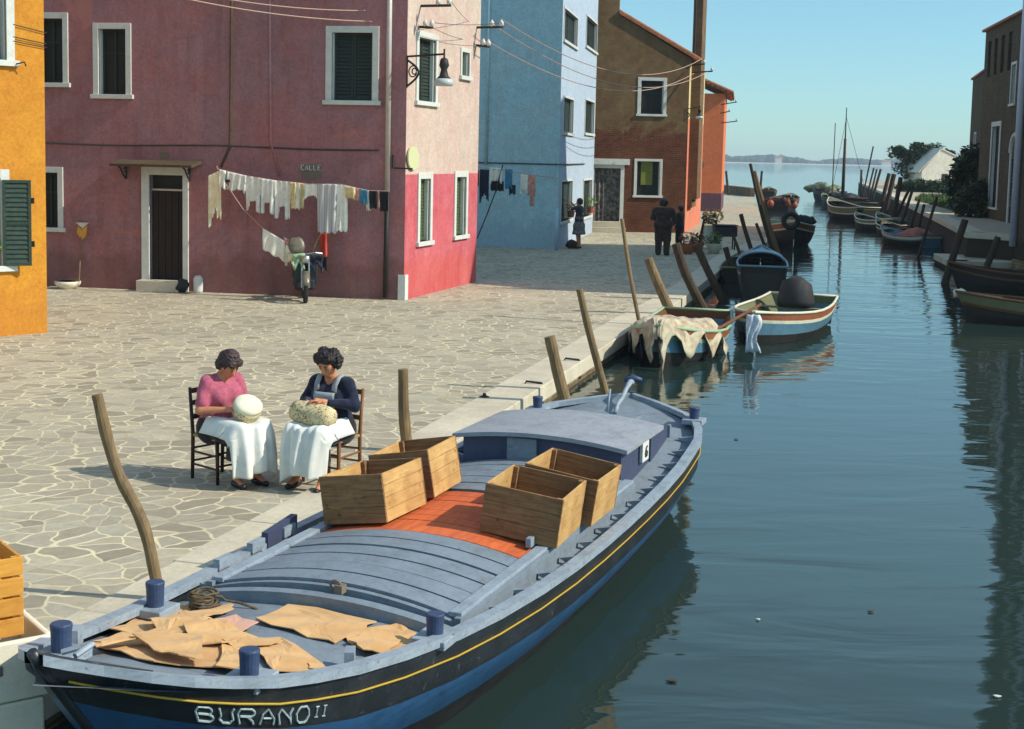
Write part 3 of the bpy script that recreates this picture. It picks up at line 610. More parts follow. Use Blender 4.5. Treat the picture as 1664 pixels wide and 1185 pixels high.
rf = MB(); rf.hexa([P(-.3, 12, .3), P(aS + .2, 12, .3), P(aS + .2, 12, -9.7), P(-.3, 12, -9.7)] + [P(-.3, 12.15, .3), P(aS + .2, 12.15, .3), P(aS + .2, 12.15, -9.7), P(-.3, 12.15, -9.7)]); rf.build('roof', M['tile'], gh, world=True)
window(gh, WFg, w1, 'open', .13, .04); 
o = window(gh, WFg, w2, 'open', .1, .04)
q_ = MB(); WFg.bx(q_, w2[0] + .2, w2[1] - .28, w2[3] - .95, w2[3], -.17, -.13); q_.build('blind', M['greenblind'], o, world=True)
dr = MB(); a0, a1, z0, z1 = door
for q in ((a0 - .15, a0, 0, z1 + .14), (a1, a1 + .15, 0, z1 + .14), (a0, a1, z1, z1 + .137)): WFg.bx(dr, *q, -.24, .04)
WFg.bx(dr, a0 - .15, a1 + .35, z1 + .14, z1 + .38, -.1, .12); d_o = dr.build('door', M['trim'], gh, world=True, bevel=.005)
q_ = MB(); M['curtain'] = cloth('lace_door_curtain', (.06, .055, .05), (.22, .2, .18), 9)
rows = [[WFg.P(a0 + (a1 - a0) * i / 24, z0 + (z1 - z0) * j / 8, -.15 + .025 * math.sin(i * 1.6)) for i in range(25)] for j in range(9)]; q_.grid(rows); q_.build('curtain', M['curtain'], d_o, world=True)
q_ = MB(); WFg.bx(q_, a0 - .2, a1 + .2, 0, z0 * .45, -.2, .5); WFg.bx(q_, a0 - .15, a1 + .15, z0 * .45, z0, -.2, .25); q_.build('step', M['kerb'], d_o, world=True, bevel=.01)
mb = MB(); WFg2.bx(mb, .9, 3.2, 1.35, 15.5, 0, .38); WFg2.bx(mb, .9, 3.2, 1.0, 1.352, 0, .2); mb.build('chimney', M['chimney'], gh, world=True)
mb = MB(); mb.tube([WFg2.P(.5, HG + 5, .12), WFg2.P(.5, HG - .2, .12)], .04, 6); mb.build('antenna', M['iron'], gh, world=True)
# orange house
o0 = G(1128, 343); o1 = G(1171, 344); WFo = WF(o0, o1); oh = thing('orange_house', 'small orange house with violet base and tiled roof by the lagoon', 'house', o0)
WFo2 = WF(o1, o1 + Vector((1.5, 9, 0))); HO = WFo.px(1150, 152)[1]
zv = WFo.px(1150, 314)[1]
mb = MB(); wall(mb, WFo, -1.5, WFo.L, 0, HO, [], zsplit=zv, m=0, m2=1); wall(mb, WFo2, 0, WFo2.L, 0, HO, [], zsplit=zv, m=0, m2=1)
eo = WFo2.P(WFo2.L, 0); fo = eo - WFo.d * (WFo.L + 1.5); go = WFo.P(-1.5, 0)
for a, b in zip([eo, fo], [fo, go]): mb.quad((a.x, a.y, 0), (b.x, b.y, 0), (b.x, b.y, HO), (a.x, a.y, HO))
mb.build('wall', [M['orange'], M['violet_base']], oh, world=True)
rf = MB(); P = WFo.P; apx = WFo.px(1130, 122); 
ra = P(-1.6, apx[1] + .35, .3); rbp = P(WFo.L + .3, HO - .05, .3); rc = WFo2.P(WFo2.L + .3, HO - .05, .3); rd = fo + Vector((0, 0, apx[1] + .35)); u_ = Vector((0, 0, .14))
rf.hexa([ra, rbp, rc, rd, ra + u_, rbp + u_, rc + u_, rd + u_])
for i in range(26):
    k = i / 25; rf.tube([rbp.lerp(rc, k) + Vector((.12, -.05, .12)), ra.lerp(rd, k) + Vector((0, 0, .16))], .1, 6)
for i in range(12):
    k = i / 12; p_ = ra.lerp(rbp, k + .04); rf.tube([p_ + Vector((0, -.12, .1)), p_ + Vector((0, 1.2, .16))], .11, 6)
rf.build('roof', M['tile'], oh, world=True)
q_ = MB(); aa, zz = WFo.px(1137, 268); q_.quad(WFo.P(aa - .25, zz - .16, .01), WFo.P(aa + .25, zz - .16, .01), WFo.P(aa + .25, zz + .16, .01), WFo.P(aa - .25, zz + .16, .01)); q_.single('number_plate', M['plaque'], 'small grey number plate on the orange house', 'sign', solid=.01)
# ---------------------------------------------------------------- right bank buildings
RA = [Vector((15.42, 42.5, 0)), Vector((15.3, 27.8, 0))]
WFa = WF(RA[0], RA[1]); ra_ = thing('palace', 'tall dark house rising from the water at the right edge', 'house', RA[0])
mb = MB(); HA = 15.7
def bandwall(mb, wf, a0, a1, z0, zt): mb.add([wf.P(a0, z0), wf.P(a1, z0), wf.P(a1, zt[1]), wf.P(a0, zt[0])], [(0, 1, 2, 3)])
ha = [(1.2, 2.2, .9, 3.0), (3.6, 4.6, .9, 3.0), (1.2, 2.2, 5.0, 7.2), (3.6, 4.6, 5.0, 7.2), (7.2, 8.2, 5.0, 7.2), (1.2, 2.2, 9.2, 11.2), (3.6, 4.6, 9.2, 11.2), (7.2, 8.2, 9.2, 11.2), (7.2, 8.2, .9, 3.0), (11, 12, 5, 7.2)]
wall(mb, WFa, 0, 14.7, -1.5, 11.6, ha, .2)
mb.add([WFa.P(0, 11.6), WFa.P(14.7, 11.6), WFa.P(14.3, 12.2), WFa.P(12.5, HA), WFa.P(0, HA)], [(0, 1, 2, 3, 4)])
A0, A1 = RA; bx = [A0, A0 + Vector((10, 1, 0)), A1 + Vector((10, 1, 0)), A1]
for a, b, za, zb in ((bx[0], bx[1], HA, HA), (bx[1], bx[2], HA, HA - 3), (bx[2], bx[3], HA - 3, HA - 3)): mb.quad((a.x, a.y, -1.5), (b.x, b.y, -1.5), (b.x, b.y, zb), (a.x, a.y, za))
mb.build('wall', M['darkhouse'], ra_, world=True)
rf = MB(); rf.add([A0 + Vector((-.3, .3, HA)), A0 + Vector((10.3, 1.3, HA)), A1 + Vector((10.3, 3, HA)), Vector((15.7, 30, HA)), Vector((15.7, 28.0, 12.1)), A1 + Vector((10.3, 1, 12.1))], [(0, 1, 2, 3), (3, 2, 5, 4)]); rf.build('roof', M['tile'], ra_, world=True, solid=.12)
for h in ha: window(ra_, WFa, h, 'closed', .13, .05)
for a_ in (.06, 2.9):
    q_ = MB(); q_.tube([WFa.P(a_, HA - .1, .1), WFa.P(a_, .55, .1)], .11, 10); q_.build('downpipe', M['whitepipe'], ra_, smooth=True, world=True)
q_ = MB(); WFa.bx(q_, -.05, 14.7, -1.4, .15, 0, .06); q_.build('plinth', M['quaywall'], ra_, world=True)
# brick house with tower behind it
B0 = Vector((20.3, 60.9, 0)); B1 = Vector((17.55, 43.6, 0)); WFB = WF(B0, B1); tb = thing('brick_house', 'tall brown brick house with open attic arches on the right bank', 'house', B0)
HBk = D(1600, 52, 60.9).z
hB = []
for i in range(4): hB.append((.8 + i * 1.5, 1.5 + i * 1.5, HBk - 2.0, HBk - .5))
dB = (2.9, 4.6, 1.3, 4.6); eB = (7.3, 8.6, 0, 3.3); hB += [dB, eB, (9.6, 10.6, 1.2, 3.4), (9.6, 10.6, 5.2, 7.0), (13, 14, 1.2, 3.4), (6.4, 7.2, 5.4, 6.9)]
mb = MB(); wall(mb, WFB, 0, WFB.L, 0, HBk, hB, .3); nB = -WFB.n * 8; cs = [B1, B1 + nB, B0 + nB, B0]
for a, b in zip(cs, cs[1:]): mb.quad((a.x, a.y, 0), (b.x, b.y, 0), (b.x, b.y, HBk), (a.x, a.y, HBk))
mb.build('wall', M['brickdark'], tb, world=True); eaves(tb, [(q.x, q.y) for q in (B0, B1, cs[1], cs[2])], HBk, .3, rise=1.2)
for h in hB:
    if h in (dB,): window(tb, WFB, h, 'open', .2, .15, depth=.3)
    elif h == eB:
        q_ = MB(); WFB.bx(q_, h[0] - .2, h[0], 0, h[3] + .2, -.2, .05); WFB.bx(q_, h[1], h[1] + .2, 0, h[3] + .2, -.2, .05)
        arc = [WFB.P((h[0] + h[1]) / 2 - math.cos(t_) * .75, h[3] + .2 + math.sin(t_) * .7, .02) for t_ in np.linspace(0, math.pi, 12)]; q_.tube(arc, .1, 6); d_o = q_.build('doorway', M['trim'], tb, world=True)
        q_ = MB(); WFB.bx(q_, h[0], h[1], 0, h[3], -.29, -.25); q_.build('leaf', M['darkwood'], d_o, world=True)
    elif h[2] > HBk - 2.5: q_ = MB(); WFB.bx(q_, h[0], h[1], h[2], h[3], -.3, -.28); q_.build('opening', M['void'], tb, world=True)
    else: window(tb, WFB, h, 'closed', .12, .05, depth=.3)
q_ = MB(); q_.tube([WFB.P(9.1, HBk, .1), WFB.P(9.1, .1, .1)], .09, 8); q_.build('downpipe', M['whitepipe'], tb, smooth=True, world=True)
# third house
C0 = Vector((24.6, 75.5, 0)); C1 = Vector((21.6, 63.2, 0)); WFC = WF(C0, C1); tc_ = thing('brown_outbuilding', 'plain dark brick building beyond the brick house', 'house', C0); HC = D(1572, 130, 75.5).z
mb = MB(); wall(mb, WFC, 0, WFC.L, 0, HC, [(3, 4, 3, 4.6), (8, 9, 3, 4.6)], .2); nC = -WFC.n * 7
for a, b in ((C1, C1 + nC), (C1 + nC, C0 + nC), (C0 + nC, C0)): mb.quad((a.x, a.y, 0), (b.x, b.y, 0), (b.x, b.y, HC), (a.x, a.y, HC))
mb.build('wall', M['brickdark'], tc_, world=True); eaves(tc_, [(q.x, q.y) for q in (C0, C1, C1 + nC, C0 + nC)], HC, .2, rise=.8)
for h in ((3, 4, 3, 4.6), (8, 9, 3, 4.6)): window(tc_, WFC, h, 'open', .1)
# white boathouse
Wd = 118.0; wl = D(1496, 316, Wd); wr = D(1553, 316, Wd + .8); wl.z = wr.z = 0; WFw = WF(wl, wr); wh = thing('boathouse', 'small peaked white shed beside the fig tree on the right bank', 'shed', wl)
ze = D(1553, 256, Wd).z; zr = D(1520, 243, Wd).z; mb = MB(); P = WFw.P; L_ = WFw.L; ap = L_ * .52
mb.add([P(0, 0), P(L_, 0), P(L_, ze), P(ap, zr), P(0, ze - 1.2)], [(0, 1, 2, 3, 4)]); mb.quad(P(L_, 0), P(L_, 0, -3), P(L_, ze, -3), P(L_, ze)); mb.quad(P(0, 0, -3), P(0, 0), P(0, ze - 1.2), P(0, ze - 1.2, -3)); mb.add([P(0, 0, -3), P(L_, 0, -3), P(L_, ze, -3), P(ap, zr, -3), P(0, ze - 1.2, -3)], [(4, 3, 2, 1, 0)])
mb.build('wall', M['whitewall'], wh, world=True)
rf = MB(); 
for q0, q1 in (((-.3, ze - 1.35), (ap, zr + .02)), ((ap, zr + .02), (L_ + .25, ze - .08))):
    rf.hexa([P(q0[0], q0[1], .08), P(q1[0], q1[1], .08), P(q1[0], q1[1], -3.1), P(q0[0], q0[1], -3.1)] + [P(q0[0], q0[1] + .1, .08), P(q1[0], q1[1] + .1, .08), P(q1[0], q1[1] + .1, -3.1), P(q0[0], q0[1] + .1, -3.1)])
rf.build('roof', M['whitewall'], wh, world=True)
q_ = MB(); WFw.bx(q_, ap + .2, ap + .75, .4, 2.2, 0, .05); q_.build('door', M['darkwood'], wh, world=True)

# ---------------------------------------------------------------- vegetation
def tree(name, label, cat, base, h, crown, nl, ls, mat, lean=(0, 0), seed=1, trunk_r=.15, limbs=7, group=None):
    rn = random.Random(seed); t_ = thing(name, label, cat, base, 0, group); q = MB(); top = Vector((lean[0], lean[1], h * .55))
    q.tube([(0, 0, -.1), (lean[0] * .4, lean[1] * .4, h * .25), tuple(top)], [trunk_r, trunk_r * .75, trunk_r * .5], 8); blobs = []
    for i in range(limbs):
        a = 2 * math.pi * i / limbs + rn.uniform(-.4, .4); rr = rn.uniform(.45, .85); e = Vector((lean[0] + math.cos(a) * crown[0] * rr, lean[1] + math.sin(a) * crown[1] * rr, h * .60 + rn.uniform(-.6, .85) * crown[2])); m_ = top.lerp(e, .5) + Vector((0, 0, crown[2] * .15))
        q.tube([tuple(top - Vector((0, 0, h * .1))), tuple(m_), tuple(e)], [trunk_r * .45, trunk_r * .25, .02], 6); blobs.append(e)
    blobs += [Vector((lean[0], lean[1], h * .6 + crown[2] * .8)), Vector((lean[0], lean[1], h * .6))]
    q.build('trunk', M['bark'], t_, smooth=True); q = MB()
    for e in blobs:
        k = rn.uniform(.26, .46); leaf_cluster(q, e, (crown[0] * k, crown[1] * k, crown[2] * k * .8), nl // len(blobs), ls, rn)
    q.build('crown', M[mat], t_); return t_
M['bark'] = wood('bark', lin((90, 78, 62)), lin((58, 48, 38)), 1, (12, 12, 2), knots=False)
fb = D(1482, 312, 121.0); fb.z = UZ
tree('fig_tree', 'broad dark fig tree left of the peaked white shed', 'tree', fb, 3.5, (2.2, 2.0, 1.9), 3400, .2, 'leafdark', (.3, 0), 4, .2, 14)
f2 = Vector((38.6, 131, UZ)); tree('fig_tree', 'dark tree standing behind the roof of the white shed', 'tree', f2, 4.3, (3.2, 2.4, 1.3), 2200, .26, 'leafdark', (0, 0), 9, .2, 8)
def shrub(label, p, r, n, ls, mat, seed, name='shrub'):
    t_ = thing(name, label, 'shrub', p, 0, 'shrubs on the right bank'); rn = random.Random(seed); q = MB()
    for i in range(5):
        a = i * 1.26 + rn.random(); q.tube([(0, 0, -.05), (math.cos(a) * r[0] * .3, math.sin(a) * r[1] * .3, r[2] * .7), (math.cos(a) * r[0] * .6, math.sin(a) * r[1] * .6, r[2] * 1.3)], [.05, .035, .01], 5)
    q.build('stem', M['bark'], t_); q = MB()
    for i in range(9):
        a = i * 2.4; leaf_cluster(q, (math.cos(a) * r[0] * .6, math.sin(a) * r[1] * .6, r[2] * (.3 + .11 * i)), (r[0] * .6, r[1] * .6, r[2] * .6), n // 9, ls, rn)
    q.build('foliage', M[mat], t_); return t_
shrub('tall dark shrub against the brick outbuilding wall', Vector((22.0, 66.6, UZ)), (1.1, .9, 2.0), 3200, .2, 'leafdark', 2)
shrub('shrub at the far corner of the brick house', Vector((19.6, 58.8, UZ)), (.8, .8, 1.0), 2400, .16, 'leafdark', 3)
shrub('low shrub in front of the white shed', Vector((32.6, 109, UZ)), (2.6, 1.2, .62), 2400, .2, 'leafdark', 6)
shrub('low shrub beside the door of the white shed', Vector((31.2, 96, UZ)), (1.7, 1.2, .8), 1200, .2, 'leafdark', 7)
q_ = MB(); rg = random.Random(8)
gp = [G(1486, 326, UZ), G(1530, 328, UZ), G(1575, 350, UZ), G(1600, 345, UZ), G(1560, 318, UZ), G(1496, 318, UZ)]
q_.add([(p.x, p.y, UZ + .012) for p in gp], [tuple(range(len(gp)))])
for _ in range(2600):
    a, b = rg.random(), rg.random(); k = rg.randrange(1, 5); p = gp[0] + (gp[k] - gp[0]) * (a ** .5) * (1 - b) + (gp[k + 1] - gp[0]) * (a ** .5) * b; h_ = rg.uniform(.1, .3); an = rg.random() * 3
    q_.add([(p.x - .04 * math.cos(an), p.y - .04 * math.sin(an), UZ + .01), (p.x + .04 * math.cos(an), p.y + .04 * math.sin(an), UZ + .01), (p.x + rg.uniform(-.08, .08), p.y, UZ + h_)], [(0, 1, 2)])
q_.build('grass', M['grass'], kind='stuff')

# ---------------------------------------------------------------- far shore
rs = random.Random(11); FS = 1500.0
fs = MB(); sh = [(D(x, 255, FS).x, FS, WZ) for x in (-900, 3200)]
fs.hexa([(sh[0][0], FS, WZ), (sh[1][0], FS, WZ), (sh[1][0], FS + 300, WZ), (sh[0][0], FS + 300, WZ), (sh[0][0], FS + 4, WZ + 1.0), (sh[1][0], FS + 4, WZ + 1.0), (sh[1][0], FS + 300, WZ + 1.2), (sh[0][0], FS + 300, WZ + 1.2)])
M['shore'] = paint('pale_shore', (.42, .40, .34), .9); fs.build('far_shore', M['shore'], kind='structure')
fw_ = MB(); xA, xB = D(1000, 250, FS).x, D(1600, 250, FS).x
def blob(mb, c, r, rn, n1=5, n2=7):
    P = []
    for i in range(n1 + 1):
        th_ = math.pi * i / n1; row = []
        for j in range(n2):
            ph = 2 * math.pi * j / n2; k = rn.uniform(.75, 1.2); row.append((c[0] + r[0] * k * math.sin(th_) * math.cos(ph), c[1] + r[1] * k * math.sin(th_) * math.sin(ph), c[2] + r[2] * k * math.cos(th_)))
        P.append(row)
    mb.grid(P, closed=True)
for i in range(900):
    x = rs.uniform(xA, xB); u = (x - xA) / (xB - xA); hh = 5.4 + 3.0 * math.sin(u * 23 + 1) * math.sin(u * 9) + rs.uniform(-1, 1.2); y = FS + 20 + rs.uniform(0, 60)
    blob(fw_, (x, y, hh * .5), (rs.uniform(3, 7), 6, max(2, hh) * .62), rs)
M['farwood'] = paint('distant_foliage', (.016, .032, .024), .9, (.05, .07, .05), .6, .3); fw_.build('far_wood', M['farwood'], smooth=True, kind='stuff')
for i, (x, w_, h_, lab) in enumerate(((1265, 7, 6, 'tiny white house on the far shore left of the masts'), (1440, 9, 4, 'tiny pale house on the far shore right of the masts'))):
    c_ = D(x, 252, FS + 8); th = thing('distant_house', lab, 'house', (c_.x, FS + 8, WZ + 1)); q_ = MB(); q_.box((0, 0, h_ / 2), (w_, 6, h_)); q_.build('wall', M['whitewall'], th)
    q_ = MB(); q_.add([(-w_ / 2 - .4, -3.4, h_), (w_ / 2 + .4, -3.4, h_), (w_ / 2 + .4, 3.4, h_), (-w_ / 2 - .4, 3.4, h_), (-w_ / 2, 0, h_ + 2), (w_ / 2, 0, h_ + 2)], [(0, 1, 5, 4), (2, 3, 4, 5), (1, 2, 5), (3, 0, 4), (3, 2, 1, 0)]); q_.build('roof', M['tile'], th)

# ---------------------------------------------------------------- mooring posts
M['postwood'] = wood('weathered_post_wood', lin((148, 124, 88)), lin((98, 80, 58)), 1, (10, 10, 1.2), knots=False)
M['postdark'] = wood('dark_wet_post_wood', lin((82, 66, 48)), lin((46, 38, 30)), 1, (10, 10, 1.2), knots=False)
def post(pts, Y, r, label, mat='postwood', lean=0.0, grp='mooring posts along the left quay', r1=None, n=10):
    P_ = [D(x, y, Y + lean * i / max(1, len(pts) - 1)) for i, (x, y) in enumerate(pts)]
    P_ = list(reversed(P_)); d = (P_[1] - P_[0]).normalized(); k = (P_[0].z + 1.5) / max(.3, d.z); P_ = [P_[0] - d * k] + P_
    Q = [P_[0]]
    for a, b in zip(P_, P_[1:]):
        for t_ in (.33, .66, 1): Q.append(a.lerp(b, t_))
    rn = random.Random(int(pts[0][0])); Q = [q + Vector((rn.uniform(-1, 1), rn.uniform(-1, 1), 0)) * r * .10 for q in Q]
    for _ in range(2): Q = [Q[0]] + [(Q[i - 1] + Q[i] * 2 + Q[i + 1]) / 4 for i in range(1, len(Q) - 1)] + [Q[-1]]
    rr = [(r + ((r1 or r * .85) - r) * i / (len(Q) - 1)) * rn.uniform(.95, 1.05) for i in range(len(Q))]
    q = MB(); q.tube(Q, rr, n); return q.single('mooring_post', M[mat], label, 'post', grp, smooth=False, bevel=.004)
post([(158, 641), (166, 680), (176, 722), (193, 776), (220, 820), (238, 866), (249, 915), (258, 962)], 8.95, .043, 'crooked grey mooring pole leaning over the pavement beside the bow', r1=.038, n=12)
post([(655, 600), (655, 665), (662, 728)], 13.75, .062, 'short upright post behind the wooden crates', n=12)
post([(893, 547), (905, 600), (919, 656)], 16.7, .078, 'thick leaning post at the quay edge behind the cabin', n=12)
post([(941, 470), (960, 550), (984, 640)], 17.5, .055, 'long slim dark post near the tiller')
post([(1053, 420), (1070, 462), (1088, 503)], 26.6, .105, 'thick sunlit post leaning by the tarp covered boat', n=12)
post([(1011, 356), (1022, 440), (1040, 530)], 25.2, .042, 'tall thin pole rising from the tarp covered boat', lean=-.5)
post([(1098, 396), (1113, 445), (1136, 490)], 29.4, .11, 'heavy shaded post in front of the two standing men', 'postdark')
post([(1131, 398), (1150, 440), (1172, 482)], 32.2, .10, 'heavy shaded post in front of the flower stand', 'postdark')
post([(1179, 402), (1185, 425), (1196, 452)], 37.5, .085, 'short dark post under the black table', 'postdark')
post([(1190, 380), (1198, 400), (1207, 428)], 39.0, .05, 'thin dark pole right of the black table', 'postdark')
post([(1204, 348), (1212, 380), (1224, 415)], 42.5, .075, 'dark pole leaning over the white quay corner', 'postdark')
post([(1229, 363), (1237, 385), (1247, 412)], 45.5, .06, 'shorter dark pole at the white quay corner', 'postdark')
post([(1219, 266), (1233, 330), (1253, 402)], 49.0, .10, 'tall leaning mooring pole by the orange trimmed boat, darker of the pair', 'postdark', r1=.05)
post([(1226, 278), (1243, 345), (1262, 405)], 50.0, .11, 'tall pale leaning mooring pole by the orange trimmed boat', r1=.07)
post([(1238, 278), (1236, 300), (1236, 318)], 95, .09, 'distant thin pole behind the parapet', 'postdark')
post([(1180, 278), (1182, 300), (1183, 312)], 118, .12, 'stubby post standing at the end of the parapet', 'postdark')
gr = 'mooring posts along the right bank'
for (a, b, Y, r_, lab) in (((1400, 276), (1399, 302), 150, .14, 'first small post beside the mast'), ((1419, 238), (1405, 306), 140, .09, 'tall thin spar leaning between mast and posts'), ((1420, 273), (1412, 306), 135, .1, 'thin leaning post nearest the spar'), ((1425, 275), (1417, 308), 131, .1, 'thin leaning post second from the spar'),
    ((1431, 275), (1421, 312), 127, .13, 'leaning post third from the spar'), ((1445, 282), (1436, 318), 118, .19, 'thick leaning post left of the thickest one'), ((1453, 283), (1443, 325), 112, .22, 'thickest leaning post on the right bank'), ((1464, 288), (1455, 334), 104, .2, 'thick post below the left edge of the fig tree'),
    ((1478, 306), (1465, 334), 98, .12, 'post on the kerb under the fig tree'), ((1482, 312), (1473, 339), 94, .12, 'post on the kerb left of the grass'), ((1494, 324), (1487, 346), 88, .1, 'short post at the kerb below the grass'), ((1502, 332), (1497, 352), 84, .1, 'short thin post right of the grass'),
    ((1523, 320), (1508, 368), 74, .09, 'tall thin post above the small red tarp boat'), ((1568, 357), (1556, 395), 52.5, .15, 'stout post by the end of the white kerb'), ((1622, 385), (1600, 442), 41.5, .11, 'dark slanting pole on the landing')):
    Y2 = min(Y, G(b[0], b[1], UZ).y * .985) if 'landing' not in lab else Y
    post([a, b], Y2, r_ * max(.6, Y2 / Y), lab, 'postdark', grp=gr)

# iron mooring hooks on left quay
for (x, y, lab) in ((870, 626, 'rusty iron mooring bar standing at the kerb behind the cabin'), (932, 588, 'rusty iron mooring bar farther along the kerb')):
    p_ = G(x, y); q_ = MB(); q_.tube([(0.1, 0, -.25), (.1, 0, .0), (.08, 0, .03), (-.12, 0.02, .045), (-.14, .02, .0)], .016, 6); q_.single('mooring_bar', M['iron'], lab, 'mooring bar', loc=(0, 0, 0)).location = p_
q_ = MB(); q_.lathe([(.10, 0), (.11, .03), (.04, .06), (.035, .1), (.0, .11)], (0, 0, 0), 10); o_ = q_.single('iron_stud', M['iron'], 'small iron stud set in the pale kerb', 'stud', loc=(0, 0, 0)); o_.location = G(787, 647); o_.scale = (.6, .6, .6)
# ---------------------------------------------------------------- the cargo boat
M['greypaint'] = paint('weathered_grey_blue_deck_paint', lin((122, 134, 144)), .6, lin((96, 104, 114)), .7, 3.5, .35, chips=lin((104, 98, 88)))
M['gunwale'] = paint('pale_grey_blue_rail', lin((146, 158, 168)), .5, lin((92, 100, 112)), .6, 5, .4, chips=lin((90, 80, 66)))
M['hullblack'] = paint('black_hull_paint', (.014, .017, .020), .35, (.035, .042, .05), .6, 4, .5, chips=(.07, .075, .08))
M['hullblue'] = paint('blue_hull_paint', lin((44, 84, 122)), .35, lin((28, 52, 84)), .7, 2.6, .5, chips=lin((30, 40, 54)))
M['hullbottom'] = paint('dark_bottom_paint', (.012, .012, .014), .6, (.03, .028, .02), .5, 3)
M['yellowline'] = paint('yellow_line', lin((176, 144, 46)), .6)
M['navyblue'] = paint('deep_blue_bollard', lin((50, 68, 100)), .5, lin((36, 48, 74)), .5, 12, chips=lin((96, 100, 108)))
M['cabinblue'] = paint('dull_violet_blue_cabin', lin((62, 70, 94)), .55, lin((50, 54, 80)), .5, 3)
M['orangewood'] = wood('orange_red_planks', lin((216, 112, 62)), lin((180, 84, 50)), 1, (1.5, 9, 9), .7, lin((120, 58, 40)), knots=False)
BO = Vector((-1.94, 5.53, 0)); BRZ = math.atan2(.93573, .35271); BT = Matrix.Translation(BO) @ Matrix.Rotation(BRZ, 4, 'Z')
BL = 9.0
bk_u = [0, .08, .2, .39, .85, 1.5, 2.3, 3.1, 4.2, 5.5, 6.8, 7.9, 8.36, 8.62, 8.85, 9.0]; bk_b = [.03, .08, .18, .42, .645, .80, .93, 1.02, 1.07, 1.07, 1.05, .98, .88, .68, .34, .03]
US = [0, .04, .1, .2, .32, .46, .64, .85, 1.1, 1.4, 1.8, 2.3, 2.8, 3.4, 4, 4.6, 5.2, 5.8, 6.4, 7, 7.5, 7.9, 8.2, 8.42, 8.6, 8.75, 8.88, 8.96, 9.0]
def bb_(u): return float(np.interp(u, bk_u, bk_b))
def zg(u): return .3 + .6 * math.exp(-u / 1.2) + .3 * math.exp(-(BL - u) / 1.2)
def L(u, v, z): return (u, -v, z)
boat = thing('cargo_boat', 'long black and blue cargo boat with grey decks moored along the quay in front', 'boat', BO, BRZ)
drops = [0, .06, .12, .18, .24, .27, .34, .42, .48, .52, .6, .72, .9, 1.25]; ins = [0, 0, .004, .01, .014, .02, .05, .10, .145, .175, .22, .31, .46, .8]
def hullpt(u0, s, d, out=0.0):
    i_ = float(np.interp(d, drops, ins)); b = bb_(u0) * (1 - i_)
    bowf = max(0, 1 - u0 / 1.5); stf = max(0, 1 - (BL - u0) / 1.2)
    u = u0 + .8 * d * bowf - .28 * d * stf * stf; b = b * (1 - .25 * d * bowf) 
    return L(u, s * (b + out), zg(u0) - d)
hm = MB()
for s in (1, -1):
    rows = [[hullpt(u, s, d) for d in drops] for u in US]
    if s < 0: rows = [list(r_) for r_ in reversed(rows)]
    hm.grid(rows, mf=lambda i, j: 0 if drops[j + 1] <= .28 else (1 if drops[j + 1] <= .5 else 2))
hull = hm.build('hull', [M['hullblack'], M['hullblue'], M['hullbottom']], boat, smooth=True)
ym = MB()
for s in (1, -1): 
    ym.tube([hullpt(u, s, .13, .008) for u in US[1:-1]], .0062, 6)
ym.build('stripe', M['yellowline'], hull, smooth=True)
st_ = MB(); st_.tube([L(-.01, 0, zg(0) + .02)] + [(hullpt(0, 1, d_)[0] - .005, 0, hullpt(0, 1, d_)[2]) for d_ in (.05, .2, .4, .7, 1.0, 1.24)], [.024, .026, .026, .026, .026, .026, .026], 8); st_.build('stem', M['hullblack'], hull, smooth=True)
# letters on the bow
lm = MB(); sts, wid = strokes('BURANO', .085, .062); U0 = .42
def onhull(a, b): 
    return hullpt(a, 1, .245 - b, .004)
# positions measured along the hull: arc length to station
ua = np.linspace(0.02, 3.0, 300); pp = np.array([hullpt(u, 1, .2) for u in ua]); al = np.concatenate([[0], np.cumsum(np.linalg.norm(np.diff(pp, axis=0), axis=1))])
LET0 = .56; LETK = 1.22
def lpos(a): return float(np.interp(LET0 + a * LETK, al, ua))
sts2, w2_ = strokes('II', .055, .03)
for st in sts: 
    pth = []
    for (a, b), (c, d) in zip(st, st[1:]):
        for k in np.linspace(0, 1, 4)[:-1]: pth.append(onhull(lpos(a + (c - a) * k + b * .2), b + (d - b) * k))
    pth.append(onhull(lpos(st[-1][0] + st[-1][1] * .2), st[-1][1])); lm.tube(pth, .0055, 5)
for st in sts2: lm.tube([onhull(lpos(wid + .035 + a + b * .2), b + .02) for a, b in st], .004, 5)
M['lettering'] = paint('pale_lettering', lin((160, 176, 178)), .6, lin((70, 90, 100)), .9, 40); lm.build('lettering', M['lettering'], hull, label='painted boat name BURANO II')
# rail cap
for s in (1, -1):
    g_ = MB(); rows = []
    for u in US:
        b = bb_(u); z = zg(u); w_ = min(.06, b * .8); rows.append([L(u, s * (b + .018), z - .035), L(u, s * (b + .018), z + .012), L(u, s * max(0, b - w_), z + .012), L(u, s * max(0, b - w_), z - .035)])
    g_.grid(rows, closed=True); g_.build('gunwale', M['gunwale'], boat)
# deck
def zd(u, v=0): return zg(u) - .125 + .10 * (1 - (v / 1.05) ** 2) * min(1, u / .6)
dm = MB(); rows = []
for u in US:
    b = max(.0, bb_(u) - .02); rows.append([L(u, b * k, zd(u, b * k)) for k in (-1, -.85, -.6, -.3, 0, .3, .6, .85, 1)])
dm.grid(rows); dm.build('deck', M['greypaint'], boat, smooth=True)
